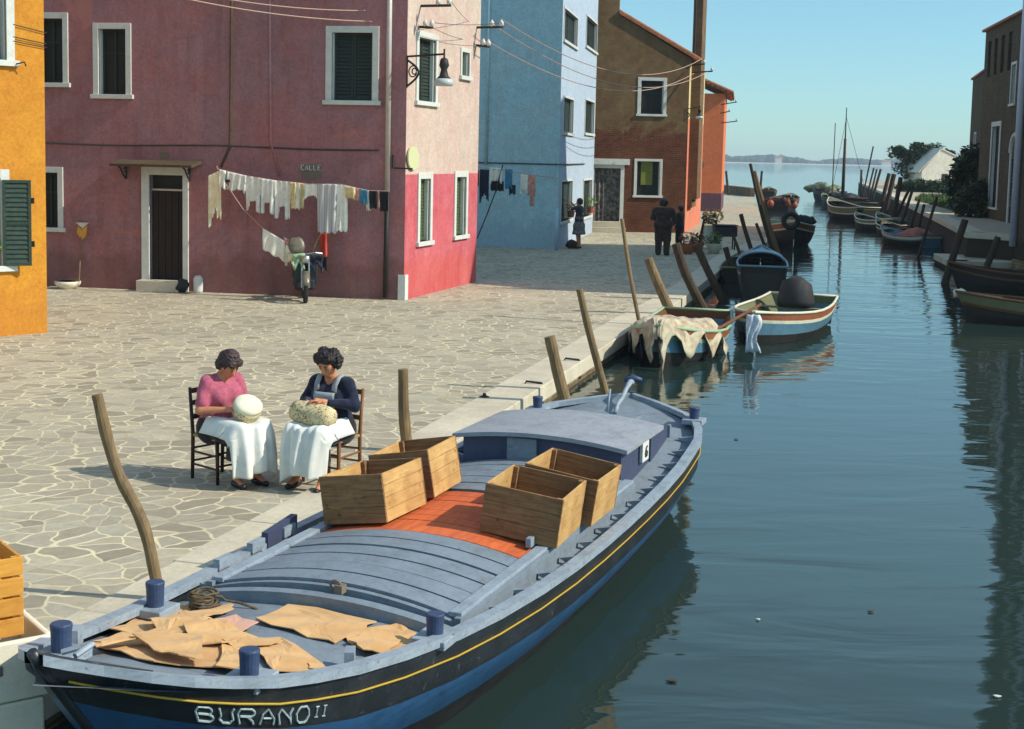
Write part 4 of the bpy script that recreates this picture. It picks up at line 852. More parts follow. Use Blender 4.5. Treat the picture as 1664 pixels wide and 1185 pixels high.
# bulwark inside face + small ribs (knees) along the waterways
for i, u in enumerate(list(np.arange(2.6, 8.3, .42))):
    for s in (1, -1):
        b = bb_(u); kn = MB(); kn.add([L(u - .02, s * (b - .03), zg(u) - .012), L(u + .02, s * (b - .03), zg(u) - .012), L(u + .02, s * (b - .22), zg(u) - .05), L(u - .02, s * (b - .22), zg(u) - .05), L(u - .02, s * (b - .03), zg(u) - .14), L(u + .02, s * (b - .03), zg(u) - .14)], [(0, 1, 2, 3), (3, 2, 5, 4), (0, 3, 4), (1, 5, 2)]); kn.build('knee', M['gunwale'], boat)
# hatch
HWb = .80
def arc(u, v, z0=.345, cr=.11, hw=HWb): return L(u, v, z0 + cr * (1 - (v / hw) ** 2))
def arcslab(mb, u0, u1, z0, cr, hw, th, n=18, m=0):
    vs = np.linspace(-hw, hw, n); A = [arc(u0, v, z0, cr, hw) for v in vs]; B_ = [arc(u1, v, z0, cr, hw) for v in vs]
    dn = lambda p: (p[0], p[1], p[2] - th)
    mb.grid([A, B_], m=m); mb.grid([[dn(p) for p in B_], [dn(p) for p in A]], m=m); mb.grid([[dn(p) for p in A], A], m=m); mb.grid([B_, [dn(p) for p in B_]], m=m)
    mb.quad(A[0], B_[0], dn(B_[0]), dn(A[0]), m); mb.quad(B_[-1], A[-1], dn(A[-1]), dn(B_[-1]), m)
cmg = MB()
arcslab(cmg, 2.42, 2.50, .335, .10, .86, .14)
arcslab(cmg, 2.56, 2.60, .345, .11, HWb + .01, .12)
for s in (1, -1):
    vv = s * (HWb + .02)
    cmg.hexa([L(2.56, vv - .02, .2), L(6.24, vv - .02, .2), L(6.24, vv + .02, .2), L(2.56, vv + .02, .2), L(2.56, vv - .02, .375), L(6.24, vv - .02, .375), L(6.24, vv + .02, .375), L(2.56, vv + .02, .375)])
cmg.build('coaming', M['greypaint'], boat)
def planks(u0, u1, n, mat, name, z=.36, gap=.022, rn=random.Random(2), **kw):
    mb = MB(); w_ = (u1 - u0) / n
    for i in range(n): arcslab(mb, u0 + i * w_ + gap / 2, u0 + (i + 1) * w_ - gap / 2, z + rn.uniform(-.003, .004), .11, HWb, .025)
    mb.build(name, mat, boat, bevel=.003, **kw)
planks(2.60, 3.80, 6, M['greypaint'], 'hatch_board')
planks(3.82, 5.02, 8, M['orangewood'], 'hatch_board', z=.352, gap=.008, label='orange red hatch boards between the crates')
planks(5.05, 6.22, 5, M['greypaint'], 'hatch_board')
mb = MB(); arcslab(mb, 3.795, 3.825, .345, .11, HWb, .01); mb.build('batten', M['orangewood'], boat)
rl = MB()
for s in (1, -1):
    for vv, zz, hh in ((.72, .415, .045), ):
        rl.hexa([L(4.0, s * vv - .02, zz - .02), L(6.0, s * vv - .02, zz - .02), L(6.0, s * vv + .02, zz - .02), L(4.0, s * vv + .02, zz - .02), L(4.0, s * vv - .02, zz + hh), L(6.0, s * vv - .02, zz + hh), L(6.0, s * vv + .02, zz + hh), L(4.0, s * vv + .02, zz + hh)])
    rl.hexa([L(2.6, s * .79 - .04, .365), L(6.2, s * .79 - .04, .365), L(6.2, s * .79 + .04, .365), L(2.6, s * .79 + .04, .365), L(2.6, s * .79 - .04, .395), L(6.2, s * .79 - .04, .395), L(6.2, s * .79 + .04, .395), L(2.6, s * .79 + .04, .395)])
rl.build('hatch_rail', M['gunwale'], boat, bevel=.004)
q = MB(); q.tube([L(2.53, .06 + .035 * math.cos(t_), .475 + .03 * math.sin(t_)) for t_ in np.linspace(0, 5.5, 12)], .009, 6); q.box(L(2.53, .09, .46), (.06, .05, .05)); q.build('hasp', M['plaque'], boat)
# cabin trunk
cb = MB(); ZR = .635; hwc = .70
def cprof(u, hw, zt, cr, n=15): return [L(u, v, zt + cr * (1 - (v / hw) ** 2)) for v in np.linspace(-hw, hw, n)]
A = cprof(6.26, hwc, ZR - .03, .055); Bk = cprof(7.28, hwc - .04, ZR - .03, .05); z0c = .25
low = lambda P_: [(p[0], p[1], z0c) for p in P_]
cb.grid([low(A), A]); cb.grid([Bk, low(Bk)]); cb.quad(A[0], Bk[0], low(Bk)[0], low(A)[0]); cb.quad(Bk[-1], A[-1], low(A)[-1], low(Bk)[-1])
cab = cb.build('cabin', M['cabinblue'], boat)
rf = MB(); vs = np.linspace(-.77, .77, 17); T_ = [[L(u, v, ZR + .0 + .065 * (1 - (v / .77) ** 2)) for v in vs] for u in (6.18, 7.36)]; dn = lambda p: (p[0], p[1], p[2] - .035)
rf.grid(T_); rf.grid([[dn(p) for p in T_[1]], [dn(p) for p in T_[0]]]); rf.grid([[dn(p) for p in T_[0]], T_[0]]); rf.grid([T_[1], [dn(p) for p in T_[1]]]); rf.quad(T_[0][0], T_[1][0], dn(T_[1][0]), dn(T_[0][0])); rf.quad(T_[1][-1], T_[0][-1], dn(T_[0][-1]), dn(T_[1][-1]))
M['roofpaint'] = paint('pale_lilac_grey_roof_paint', lin((146, 150, 156)), .65, lin((118, 124, 136)), .6, 3, chips=lin((112, 108, 104))); rf.build('roof', M['roofpaint'], cab, smooth=False)
q = MB(); q.box(L(6.245, -.16, .53), (.03, .26, .22)); q.build('hatch_door', M['greypaint'], cab, label='small grey door panel in the front of the cabin')
q = MB(); q.box(L(6.98, hwc + .0, .47), (.20, .03, .17)); pl_ = q.build('registration_plate', M['trim'], cab, bevel=.004)
q = MB(); ss, w__ = strokes('6', .09, .06)
for st in ss: q.tube([L(6.98 - .03 + a, hwc + .019, .425 + b) for a, b in st], .008, 4)
q.build('lettering', M['iron'], pl_)
# side wings abaft the cabin
for s in (1, -1):
    wg = MB(); wg.add([L(7.29, s * .66, .25), L(8.25, s * .60, .35), L(8.25, s * .60, .50), L(7.9, s * .62, .52), L(7.29, s * .66, .55)], [(0, 1, 2, 3, 4)]); wg.build('cockpit_side', M['cabinblue'], boat, solid=.03)
# aft details: bulkhead, small platform
q = MB(); q.box(L(8.1, 0, .42), (.04, 1.3, .16)); q.box(L(8.5, 0, .47), (.5, .5, .03)); q.build('stern_platform', M['greypaint'], boat, bevel=.004)
til = MB(); til.tube([L(8.45, 0, .5), L(8.6, -.02, .56), L(8.76, -.02, .60), L(8.86, -.01, .68), L(8.96, 0, .73), L(9.06, 0, .72)], [.022, .022, .024, .024, .03, .035], 8); til.tube([L(8.45, -.08, .5), L(8.52, -.08, .72)], .012, 6); til.build('tiller', M['gunwale'], boat, smooth=True)
q = MB(); q.tube([L(8.98, -.07, .745), L(9.04, .02, .76), L(9.05, .10, .745)], [.025, .035, .02], 8); q.build('rudder_cap', M['navyblue'], boat, smooth=True)
rp_ = MB(); rp_.hexa([L(9.0, -.03, -.5), L(9.4, -.02, -.5), L(9.4, .02, -.5), L(9.0, .03, -.5), L(9.02, -.03, .62), L(9.10, -.02, .62), L(9.10, .02, .62), L(9.02, .03, .62)]); rp_.build('rudder', M['cabinblue'], boat)
for (u, v, r_, h_) in ((.62, -.36, .05, .13), (1.92, -.76, .052, .14), (.86, .50, .048, .12), (2.2, .84, .05, .12), (8.5, .78, .05, .11), (8.42, -.8, .05, .11)):
    q = MB(); zb_ = zg(u); c_ = L(u, v, 0); q.lathe([(r_ * .92, zb_ - .12), (r_ * .92, zb_ + .02), (r_ * .97, zb_ + h_ * .75), (r_ * 1.03, zb_ + h_ * .93), (r_ * 1.03, zb_ + h_), (r_ * .94, zb_ + h_ + .006)], (c_[0], c_[1], 0), 18); q.build('bollard', M['navyblue'], boat, bevel=.003)
    q = MB(); q.box((c_[0], c_[1], zb_ - .02), (.2, .2, .05)); q.build('bollard_foot', M['gunwale'], boat, bevel=.006)
# bow stem head, fairlead, low breakwater pieces
q = MB(); q.add([L(.03, 0, .895), L(.30, .26, .775), L(.40, .30, .735), L(.30, 0, .76), L(.40, -.30, .735), L(.30, -.26, .775)], [(0, 3, 2, 1), (0, 5, 4, 3)]); q.build('breasthook', M['hullblack'], boat, solid=.02)
q = MB(); q.tube([L(.2, .05, .84), L(.3, .06, .86), L(.36, .0, .83), L(.3, -.1, .80)], .014, 6); q.build('cleat', M['gunwale'], boat)
for (u, v) in ((1.05, -.62), (1.55, .66)):
    q = MB(); q.box(L(u, v, zg(u)), (.10, .05, .09), rz=.4); q.build('fairlead', M['gunwale'], boat)
for i, u in enumerate((2.9, 3.35, 3.8)):
    q = MB(); q.box(L(u, -(bb_(u) - .06), zg(u) + .035), (.16, .045, .07)); q.build('rowlock_block', M['gunwale'], boat)
q = MB(); q.hexa([L(3.5, -1.02, .31), L(3.95, -1.05, .31), L(3.95, -1.0, .31), L(3.5, -.97, .31), L(3.5, -1.02, .42), L(3.95, -1.05, .44), L(3.95, -1.0, .44), L(3.5, -.97, .42)]); q.build('washboard', M['cabinblue'], boat)
# coil of rope by the left bollard
M['rope'] = wood('old_rope', lin((116, 100, 76)), lin((64, 54, 42)), 3, (4, 4, 4), knots=False)
cr_ = BT @ Vector(L(2.12, -.58, .36)); q = MB(); pth = []
for k in range(150):
    a = k * .32; r_ = .10 + .02 * math.sin(k * .37); pth.append((math.cos(a) * r_ * (1 + .2 * math.sin(k * .05)), math.sin(a) * r_ * .9, .02 + .0011 * k + .012 * math.sin(k * .9)))
pth += [(.16, .05, .1), (.2, .1, .04), (.3, .06, .02), (.42, -.1, .0)]
q.tube(pth, .012, 6); o_ = q.single('rope_coil', M['rope'], 'coiled mooring rope beside the left bollard of the cargo boat', 'rope', loc=(0, 0, 0), smooth=True); o_.location = cr_ + Vector((0, 0, .0)); o_.rotation_euler = (0, 0, .4); o_.scale = (.72, .72, .6)

# ---------------------------------------------------------------- crates on the hatch
M['cratelight'] = wood('lit_crate_wood', lin((206, 168, 108)), lin((178, 138, 84)), 1.3, (1.2, 1.2, 16), .75, lin((120, 66, 30)))  # crate wood kept lighter on the sides, as if in sun
M['crateshade'] = wood('shaded_crate_wood', lin((158, 120, 80)), lin((112, 78, 52)), 1.2, (1.2, 1.2, 16), .8, lin((70, 42, 26)))  # same crate wood darkened: shade of the ends and inside put into the colour
def crate(label, u, v, lu, lv, h, yaw=0.0, tilt=0.0, z=None, seed=1):
    p = BT @ Vector(L(u, v, 0)); zz = .36 + .11 * (1 - (v / .8) ** 2) if z is None else z
    t = thing('wooden_crate', label, 'crate', (p.x, p.y, zz + .012), BRZ + yaw, 'empty wooden crates on the hatch of the cargo boat'); t.rotation_euler = (tilt, 0, BRZ + yaw)
    rn = random.Random(seed); th = .016
    for nm, ax, sg_ in (('end_panel', 0, -1), ('end_panel', 0, 1), ('side_panel', 1, -1), ('side_panel', 1, 1)):
        q = MB(); n = 3 if ax == 0 else 4; bh = h / n
        for i in range(n):
            off = rn.uniform(-.002, .002); g = .003
            if ax == 0: q.box((sg_ * (lu / 2 - th / 2) + off, 0, bh * (i + .5)), (th, lv, bh - g))
            else: q.box((0, sg_ * (lv / 2 - th / 2) + off, bh * (i + .5)), (lu - 2 * th - .002, th, bh - g))
        q.build(nm, M['cratelight'] if (ax == 1 and sg_ < 0) else M['crateshade'] if ax == 0 else M['cratelight'], t, bevel=.0015)
    q = MB(); q.box((0, 0, .008), (lu - .04, lv - .04, .012)); q.build('bottom', M['crateshade'], t)
    for a in (-1, 1):
        for b in (-1, 1): q = MB(); q.box((a * (lu / 2 - th - .018), b * (lv / 2 - th - .018), h / 2), (.034, .034, h - .01)); q.build('corner_batten', M['crateshade'], t, bevel=.002)
    return t
crate('empty wooden crate nearest the women, front one of the left pair', 4.20, -.50, .60, .50, .34, R(-3), R(-9), seed=1)
crate('empty wooden crate behind the left front crate', 4.93, -.50, .58, .48, .36, R(2), R(-10), seed=2)
crate('empty wooden crate at the canal side, front one of the right pair', 4.38, .60, .62, .55, .34, R(3), R(7), seed=3)
crate('empty wooden crate at the canal side, behind and nearest the cabin', 5.06, .64, .60, .56, .34, R(0), R(8), seed=4)

# ---------------------------------------------------------------- cardboard on the foredeck
M['card'] = cloth('brown_cardboard', lin((206, 164, 110)), lin((188, 144, 92)), 5, .9)
M['card2'] = cloth('pinkish_cardboard', lin((216, 160, 140)), lin((196, 150, 120)), 5, .9)
cards = [  # outline in photo pixels, lift, curl
 ([(415, 1012), (468, 984), (612, 1012), (596, 1024), (544, 1046), (500, 1036)], 0, .02, 'large flat cardboard sheet in the middle of the foredeck'),
 ([(560, 1036), (600, 1022), (650, 1014), (690, 1040), (695, 1050), (632, 1070), (625, 1058), (590, 1058)], 0, .015, 'crumpled cardboard sheet next to the right hand bollard'),
 ([(566, 1042), (600, 1028), (652, 1040), (628, 1066), (590, 1060)], .02, .02, 'torn piece of cardboard lying on the crumpled sheet'),
 ([(400, 1040), (456, 1040), (536, 1086), (520, 1092), (444, 1096), (418, 1062)], 0, .015, 'cardboard sheet right of the blue bollard at the bow'),
 ([(340, 1032), (398, 1030), (460, 1046), (440, 1052), (380, 1056)], .015, .02, 'narrow cardboard flap behind the bow bollard'),
 ([(150, 1050), (210, 1030), (300, 1046), (390, 1060), (372, 1094), (250, 1082), (170, 1062)], 0, .02, 'broad cardboard sheet covering the bow corner'),
 ([(175, 1030), (250, 995), (330, 985), (300, 1015), (240, 1040)], 0, .03, 'ragged cardboard sheet along the quayside rail'),
 ([(215, 1042), (328, 1040), (330, 1076), (290, 1072), (250, 1060)], .045, .03, 'curled cardboard piece on top of the bow heap'),
 ([(240, 1012), (300, 1000), (345, 1010), (330, 1030), (262, 1040)], .03, .05, 'folded cardboard scrap with a dark gap under it'),
 ([(290, 1000), (375, 982), (380, 990), (330, 1010)], .02, .02, 'long yellowish cardboard strip near the rope coil'),
 ([(150, 1046), (280, 1018), (300, 1024), (165, 1056)], .05, .01, 'long thin cardboard strip lying over the heap'),
 ([(330, 1012), (384, 1004), (420, 1018), (380, 1030), (342, 1026)], .02, .03, 'pinkish cardboard scrap in the middle of the heap'),
 ([(298, 1028), (352, 1018), (400, 1034), (360, 1050), (310, 1046)], .035, .04, 'bent cardboard flap standing up in the heap'),
 ([(360, 1052), (420, 1062), (410, 1096), (350, 1090)], .02, .02, 'small cardboard square tucked under the bow bollard'),
 ([(500, 1078), (540, 1086), (534, 1092), (512, 1090)], .01, .01, 'tiny cardboard corner at the edge of the deck')]
from mathutils.geometry import tessellate_polygon
BTi = BT.inverted()
for i, (pts, lift, curl, lab) in enumerate(cards):
    rn = random.Random(40 + i); out = []
    for (x, y) in pts:
        z = .42
        for _ in range(8):
            lo = BTi @ G(x, y, z); z = .5 * z + .5 * (zd(min(max(lo.x, 0), 9), -lo.y) + .008 + lift)
        out.append(BTi @ G(x, y, z))
    ring = []
    for a, b in zip(out, out[1:] + out[:1]):
        ring.append(a)
        for k in (.33, .66): ring.append(a.lerp(b, k) + Vector((rn.uniform(-.014, .014), rn.uniform(-.014, .014), 0)))
    cen = sum(ring, Vector()) / len(ring); levels = [ring]
    for f in (.75, .5, .25): levels.append([cen.lerp(p, f) for p in ring])
    ph = rn.uniform(0, 6); ax = rn.uniform(0, 3)
    def zz(p):
        s_ = (p.x * math.cos(ax) + p.y * math.sin(ax)); return max(zd(min(max(p.x, .05), 8.9), -p.y) + .006 + lift, 0) + curl * 2.2 * abs((s_ * 1.9 + ph) % 1 - .5) + (p - cen).length * curl * .5 + .006 * math.sin(p.x * 19 + p.y * 23 + ph)
    q = MB(); n = len(ring); vs = [(p.x, p.y, zz(p)) for lv in levels for p in lv] + [(cen.x, cen.y, zz(cen))]
    fsx = [(l_ * n + j, l_ * n + (j + 1) % n, (l_ + 1) * n + (j + 1) % n, (l_ + 1) * n + j) for l_ in range(3) for j in range(n)] + [(3 * n + j, 3 * n + (j + 1) % n, 4 * n) for j in range(n)]
    vsw = [BT @ Vector(v) for v in vs]; q.add(vsw, fsx)
    q.single('cardboard_sheet', M['card2'] if 'pinkish' in lab else M['card'], lab, 'cardboard', 'cardboard sheets on the foredeck', solid=.006)
# bits drifting on the water
for k, (x, y, s_, lab) in enumerate(((1232, 1007, .015, 'pale scrap drifting in the middle of the canal'), (1620, 1132, .022, 'white scrap drifting in the dark reflection at the right'), (1414, 994, .02, 'brown leaf drifting left of the dark reflection'), (1196, 714, .025, 'small brown leaf drifting beside the stern of the cargo boat'), (1092, 1107, .03, 'dark leaf drifting below the shadow of the cargo boat'))):
    p = G(x, y, WZ + .006); q = MB(); q.slab([p + Vector((math.cos(a) * s_ * (1 + .4 * math.sin(a * 3 + k)), math.sin(a) * s_ * .7, 0)) for a in np.linspace(0, 5.6, 8)], (0, 0, .006)); q.single('floating_scrap', M['trim'] if 'brown' not in lab and 'dark leaf' not in lab else M['postdark'], lab, 'litter', 'scraps drifting on the canal')
# ---------------------------------------------------------------- fruit crate and white boxes at the bottom left
M['fruitwood'] = wood('orange_slat_wood', lin((222, 166, 72)), lin((196, 130, 52)), 1, (2, 2, 14), .7, lin((150, 84, 30)))
M['foam'] = paint('white_polystyrene', lin((226, 218, 196)), .85, lin((196, 186, 160)), .5, 20)
fc = G(40, 1000, .62); fdir_ = Vector((.80, .60, 0)); frz = math.atan2(.60, .80) 
def corner_box(p_top_corner, rz, lx, ly): # corner is +x,-y... returns centre
    c, s = math.cos(rz), math.sin(rz); return Vector((p_top_corner.x - (lx / 2) * c + (ly / 2) * (-s) * 1, p_top_corner.y - (lx / 2) * s + (ly / 2) * c, 0))
tcn = D(38, 903, 6.55); c_ = corner_box(tcn, frz, .6, .42); hh = .40; bz = tcn.z - hh
t = thing('fruit_crate', 'orange slatted wooden crate on top of the white boxes, at the left edge', 'crate', (c_.x, c_.y, bz), frz)
for nm, s in (('side_panel', -1), ('side_panel', 1)):
    q = MB()
    for i in range(4): q.box((0, s * .20, .05 + i * .1), (.6, .014, .088))
    q.build(nm, M['fruitwood'], t, bevel=.003)
for s in (-1, 1):
    q = MB()
    for i in range(4): q.box((s * .29, 0, .05 + i * .1), (.016, .385, .088))
    q.build('end_panel', M['fruitwood'], t, bevel=.003)
q = MB(); q.box((0, 0, .01), (.58, .39, .015)); q.build('bottom', M['fruitwood'], t)
for a in (-1, 1):
    for b in (-1, 1): q = MB(); q.box((a * .265, b * .178, .2), (.03, .03, .385)); q.build('corner_batten', M['fruitwood'], t)
def foambox(label, c, z, rz, lx, ly, h):
    t = thing('foam_box', label, 'box', (c.x, c.y, z), rz, 'white foam fish boxes at the quay edge'); q = MB(); w_ = .035
    for s in (-1, 1): q.box((0, s * (ly / 2 - w_ / 2), h / 2), (lx, w_, h)); q.box((s * (lx / 2 - w_ / 2), 0, h / 2), (w_, ly - 2 * w_ - .001, h - .004))
    q.box((0, 0, .02), (lx - 2 * w_, ly - 2 * w_, .035)); q.build('box_body', M['foam'], t, bevel=.012)
    q = MB(); 
    for s in (-1, 1): q.box((0, s * (ly / 2 + .001), h * .55), (.16, .012, .05))
    q.build('handle_recess', M['plaque'], t, bevel=.004); return t
c2 = Vector((c_.x + .10, c_.y + .03, 0)); 
foambox('white foam box under the orange slatted crate, upper of the two', c2, bz - .30 - .0, frz, .66, .46, .30)
foambox('white foam box standing on the kerb, lower of the two', Vector((c2.x - .03, c2.y - .02, 0)), .02, frz - .03, .64, .46, max(.2, bz - .30 - .025))
# ---------------------------------------------------------------- small boats
M['bt_blue'] = paint('sky_blue_boat_paint', lin((86, 124, 142)), .4, lin((62, 92, 110)), .5, 4)
M['bt_orange'] = paint('rust_orange_boat_paint', lin((142, 82, 52)), .45, lin((100, 62, 42)), .5, 5)
M['bt_white'] = paint('off_white_boat_paint', lin((206, 204, 178)), .5, lin((160, 156, 130)), .5, 5)
M['bt_green'] = paint('pale_green_boat_paint', lin((150, 176, 140)), .5, lin((110, 130, 100)), .5, 5)
M['bt_dark'] = paint('tarred_hull', (.016, .016, .014), .6, (.04, .035, .025), .5, 4)
M['bt_brown'] = wood('varnished_boat_wood', lin((128, 84, 50)), lin((90, 58, 36)), 1, (2, 12, 12), .5, knots=False)
M['bt_olive'] = paint('dull_green_boat_paint', lin((108, 110, 78)), .5, lin((80, 84, 60)), .5, 4)
M['rubber'] = paint('black_tarpaulin', (.018, .018, .02), .7, (.04, .04, .04), .4, 6)
M['tarp'] = cloth('cream_tarpaulin', lin((192, 182, 154)), lin((150, 124, 102)), 5)
M['pinktarp'] = cloth('faded_red_tarpaulin', lin((176, 104, 90)), lin((140, 84, 76)), 6)
def small_boat(label, p, rz, Ln, B, fb, strake, hull, low, rail='bt_white', inner='bt_brown', stern=.75, bowrise=.3, sternrise=.08, thw=3, name='rowing_boat', cat='boat', group='small boats moored along the canal', deck=.22, dk='bt_olive', band=.13):
    """local x runs from the stern (0) to the bow (Ln); z = 0 is the water"""
    t = thing(name, label, cat, (p.x, p.y, WZ), rz, group)
    ts = [0, .05, .12, .22, .35, .5, .62, .74, .84, .91, .96, .99, 1.0]
    b = lambda q: B / 2 * ((stern + (1 - stern) * math.sin(min(1, q / .45) * math.pi / 2)) if q < .45 else max(.02, (1 - ((q - .45) / .55) ** 2.2)))
    zt = lambda q: fb + bowrise * max(0, (q - .4) / .6) ** 2 + sternrise * max(0, (.3 - q) / .3) ** 2
    dr = [0, .03, band, band + .01, band + .06, band + .07, band + (fb - band) * .62, band + (fb - band) * .64, fb, fb + .25]; 
    def hp(q, s, d):
        k = d / (fb + .25); ins_ = .04 * k + .5 * k ** 2.4; return (Ln * q - (.55 * d if q > .8 else 0) * (q - .8) / .2 + (.2 * d * (.12 - q) / .12 if q < .12 else 0), s * b(q) * (1 - ins_), zt(q) - d * (zt(q) + .25) / (fb + .25) if d > band + .08 else zt(q) - d)
    h = MB()
    for s in (1, -1):
        rows = [[hp(q, s, d) for d in dr] for q in ts]
        if s > 0: rows = list(reversed(rows))
        h.grid(rows, mf=lambda i, j: (0 if j < 2 else 1 if j < 4 else 2 if j < 6 else 3))
    L_ = [hp(0, 1, d) for d in dr]; R_ = [hp(0, -1, d) for d in dr]; h.grid([L_, R_], mf=lambda i, j: (0 if j < 2 else 2 if j < 6 else 3))
    ho = h.build('hull', [M[strake], M[rail], M[hull], M[low]], t, smooth=False)
    r_ = MB()
    for s in (1, -1): r_.tube([(Ln * q, s * b(q), zt(q) + .01) for q in ts], .028, 6)
    r_.tube([(0, -b(0), zt(0) + .01), (0, b(0), zt(0) + .01)], .028, 6); r_.build('gunwale', M[rail], t, smooth=True)
    i_ = MB()
    for s in (1, -1):
        rows = [[(Ln * q - (.6 * d_ * (q - .8) / .2 if q > .8 else 0), s * max(0, b(q) - w_) * k_ * (1 if q < .85 else .8), z_) for d_, w_, k_, z_ in ((0, .035, 1, zt(q) - .01), (fb * .5, .08, .93, zt(q) - fb * .35), (fb, .14, .7, .03), (fb, .1, 0, .02))] for q in ts[:-3]]
        i_.grid(rows)
    i_.grid([[(.03, b(0) - .04, zt(0) - .01), (.03, 0, zt(0) - .01), (.03, -b(0) + .04, zt(0) - .01)], [(.03, b(0) * .85, .02), (.03, 0, -.02), (.03, -b(0) * .85, .02)]])
    i_.build('inside', M[inner], t, smooth=False)
    for k in range(thw):
        q = .2 + k * .5 / max(1, thw - 1) if thw > 1 else .35
        w_ = MB(); w_.box((Ln * q, 0, zt(q) - .12), (.2, 2 * b(q) - .08, .03)); w_.build('thwart', M[rail if k % 2 else inner], t, bevel=.004)
    f_ = MB(); qs = [q for q in ts if q >= 1 - deck]; f_.grid([[(Ln * q, -b(q) + .02, zt(q) - .005), (Ln * q, 0, zt(q) + .03), (Ln * q, b(q) - .02, zt(q) - .005)] for q in qs]); f_.build('foredeck', M[dk], t)
    return t
def toward(deg): return R(deg)
def lump(mb, c, r, rn, n1=7, n2=12, amp=.12):
    P_ = []; ph = [rn.uniform(0, 6) for _ in range(4)]
    for i in range(n1 + 1):
        th_ = math.pi * i / n1; row = []
        for j in range(n2):
            a = 2 * math.pi * j / n2; k = 1 + amp * math.sin(3 * a + ph[0] + i) + amp * math.sin(2 * th_ * 2 + ph[1] + a); row.append((c[0] + r[0] * k * math.sin(th_) * math.cos(a), c[1] + r[1] * k * math.sin(th_) * math.sin(a), c[2] + r[2] * k * math.cos(th_)))
        P_.append(row)
    mb.grid(P_, closed=True)
CAN = math.atan2(17.9, 3.6)     # heading of the canal, away from the viewer
back = CAN + math.pi
# boat with cream tarp
def place(x, y, ax, Ln, rz):  # waterline contact of the near end (stem or transom) at photo pixel
    g_ = G(x, y, WZ); return g_
rn = random.Random(21)
g_ = G(1066, 604, WZ); rz = math.atan2(-7.1, -1.9); g_ = g_ - Vector((math.cos(rz), math.sin(rz), 0)) * 4.75; b2 = small_boat('rowing boat with green rail and a cream tarpaulin draped over its near half', g_, rz, 4.6, 1.6, .40, 'bt_orange', 'bt_blue', 'bt_dark', 'bt_green', 'bt_brown', stern=.8, dk='bt_green')
T2 = Matrix.Translation((g_.x, g_.y, WZ)) @ Matrix.Rotation(rz, 4, 'Z')
q = MB(); rows = []
for i in range(27):
    x_ = 4.72 - i * .092; row = []
    for j in range(41):
        v = -1 + 2 * j / 40; hw = max(.10, .82 * (1 - max(0, (x_ - 2.1) / 2.6) ** 2.2) + .03); edge = max(0, abs(v) - .68) / .32; drop = .36 * edge ** 1.3 * (1 + .55 * math.sin(i * .75 + (2 if v > 0 else 0))) ; front = .30 * max(0, (x_ - 4.5) / .22) - .22 * max(0, (x_ - 1.9) / 2.7) ** 2
        z_ = .54 + .05 * math.cos(v * 1.4) + .022 * math.sin(x_ * 4 + v * 6) + .012 * math.sin(v * 23 + x_ * 3 + 2 * math.sin(x_ * 5)) + .010 * math.sin(x_ * 19 + v * 7) - drop - front
        y_ = v * hw * (1 if abs(v) < .7 else .98) + .02 * math.sin(x_ * 13 + z_ * 20); row.append(T2 @ Vector((x_, y_, z_)))
    rows.append(row)
q.grid(rows); q.single('tarpaulin', M['tarp'], 'cream tarpaulin draped over the near end of the green railed boat', 'tarpaulin', smooth=True, solid=.01)
q = MB(); q.grid([[T2 @ Vector((4.0 - .16 * j, -.36 - .055 * j - .02 * math.sin(i), .50 - .035 * j - .40 * i / 5 * (1 + .15 * math.sin(j * 1.7)))) for j in range(9)] for i in range(6)]); q.single('tarp_shade', M['rubber'], 'black sheet standing in for the shade under the cream tarpaulin', 'cover', solid=.01, smooth=True)  # black sheet painted in for the shaded gap under the tarpaulin
q = MB()
for k in range(3): lump(q, T2 @ Vector((1.0 + .35 * k, .2 * (-1) ** k, .3)), (.22, .26, .13), rn)
q.single('net_heap', M['rubber'], 'heap of dark fishing net inside the green railed boat', 'net', smooth=True)
# oar across the two boats
q = MB(); o1_ = D(1118, 562, 22.6); o2_ = D(1236, 495, 24.6); q.tube([o1_, o1_.lerp(o2_, .9), o2_], [.03, .028, .03], 8); dd = (o1_ - o2_).normalized(); q.beam(o1_ + dd * .8, o1_, .13, .025); q.single('oar', M['bt_brown'], 'long wooden oar reaching from the tarp boat to the blue boat', 'oar')
q = MB(); pc_ = D(1206, 552, 22.8); rows = [[pc_ + Vector((.06 + (.22 + .05 * math.sin(j * 1.1)) * i / 8, .03 * math.sin(i * 1.7 + j * .9), .42 - .085 * j - .05 * abs(math.sin(i * .9 + 1)) * (j / 7))) for i in range(9)] for j in range(8)]
M['plastic'] = cloth('white_blue_plastic', lin((206, 212, 216)), lin((170, 182, 196)), 8, .4); q.grid(rows); q.single('plastic_sheet', M['plastic'], 'pale plastic sheet hanging over the water between the two boats', 'sheet', solid=.006, smooth=True)
# blue and orange boat with covered outboard
g3 = G(1222, 565, WZ); rz3 = back + R(-12); Ln3 = 4.3; o3 = g3 - Vector((math.cos(rz3), math.sin(rz3), 0)) * Ln3
b3 = small_boat('sky blue rowing boat with a rust orange strake and a black covered outboard motor', o3, rz3, Ln3, 1.62, .5, 'bt_orange', 'bt_blue', 'bt_dark', 'bt_white', 'bt_olive', stern=.85, bowrise=.12, dk='bt_white', deck=.12)
q = MB(); q.tube([(.75, .0, .42), (.75, 0, .52), (.74, 0, .72), (.72, 0, .86), (.66, 0, .92)], [.36, .38, .34, .30, .16], 14); q.build('motor_cover', M['rubber'], b3, smooth=True)
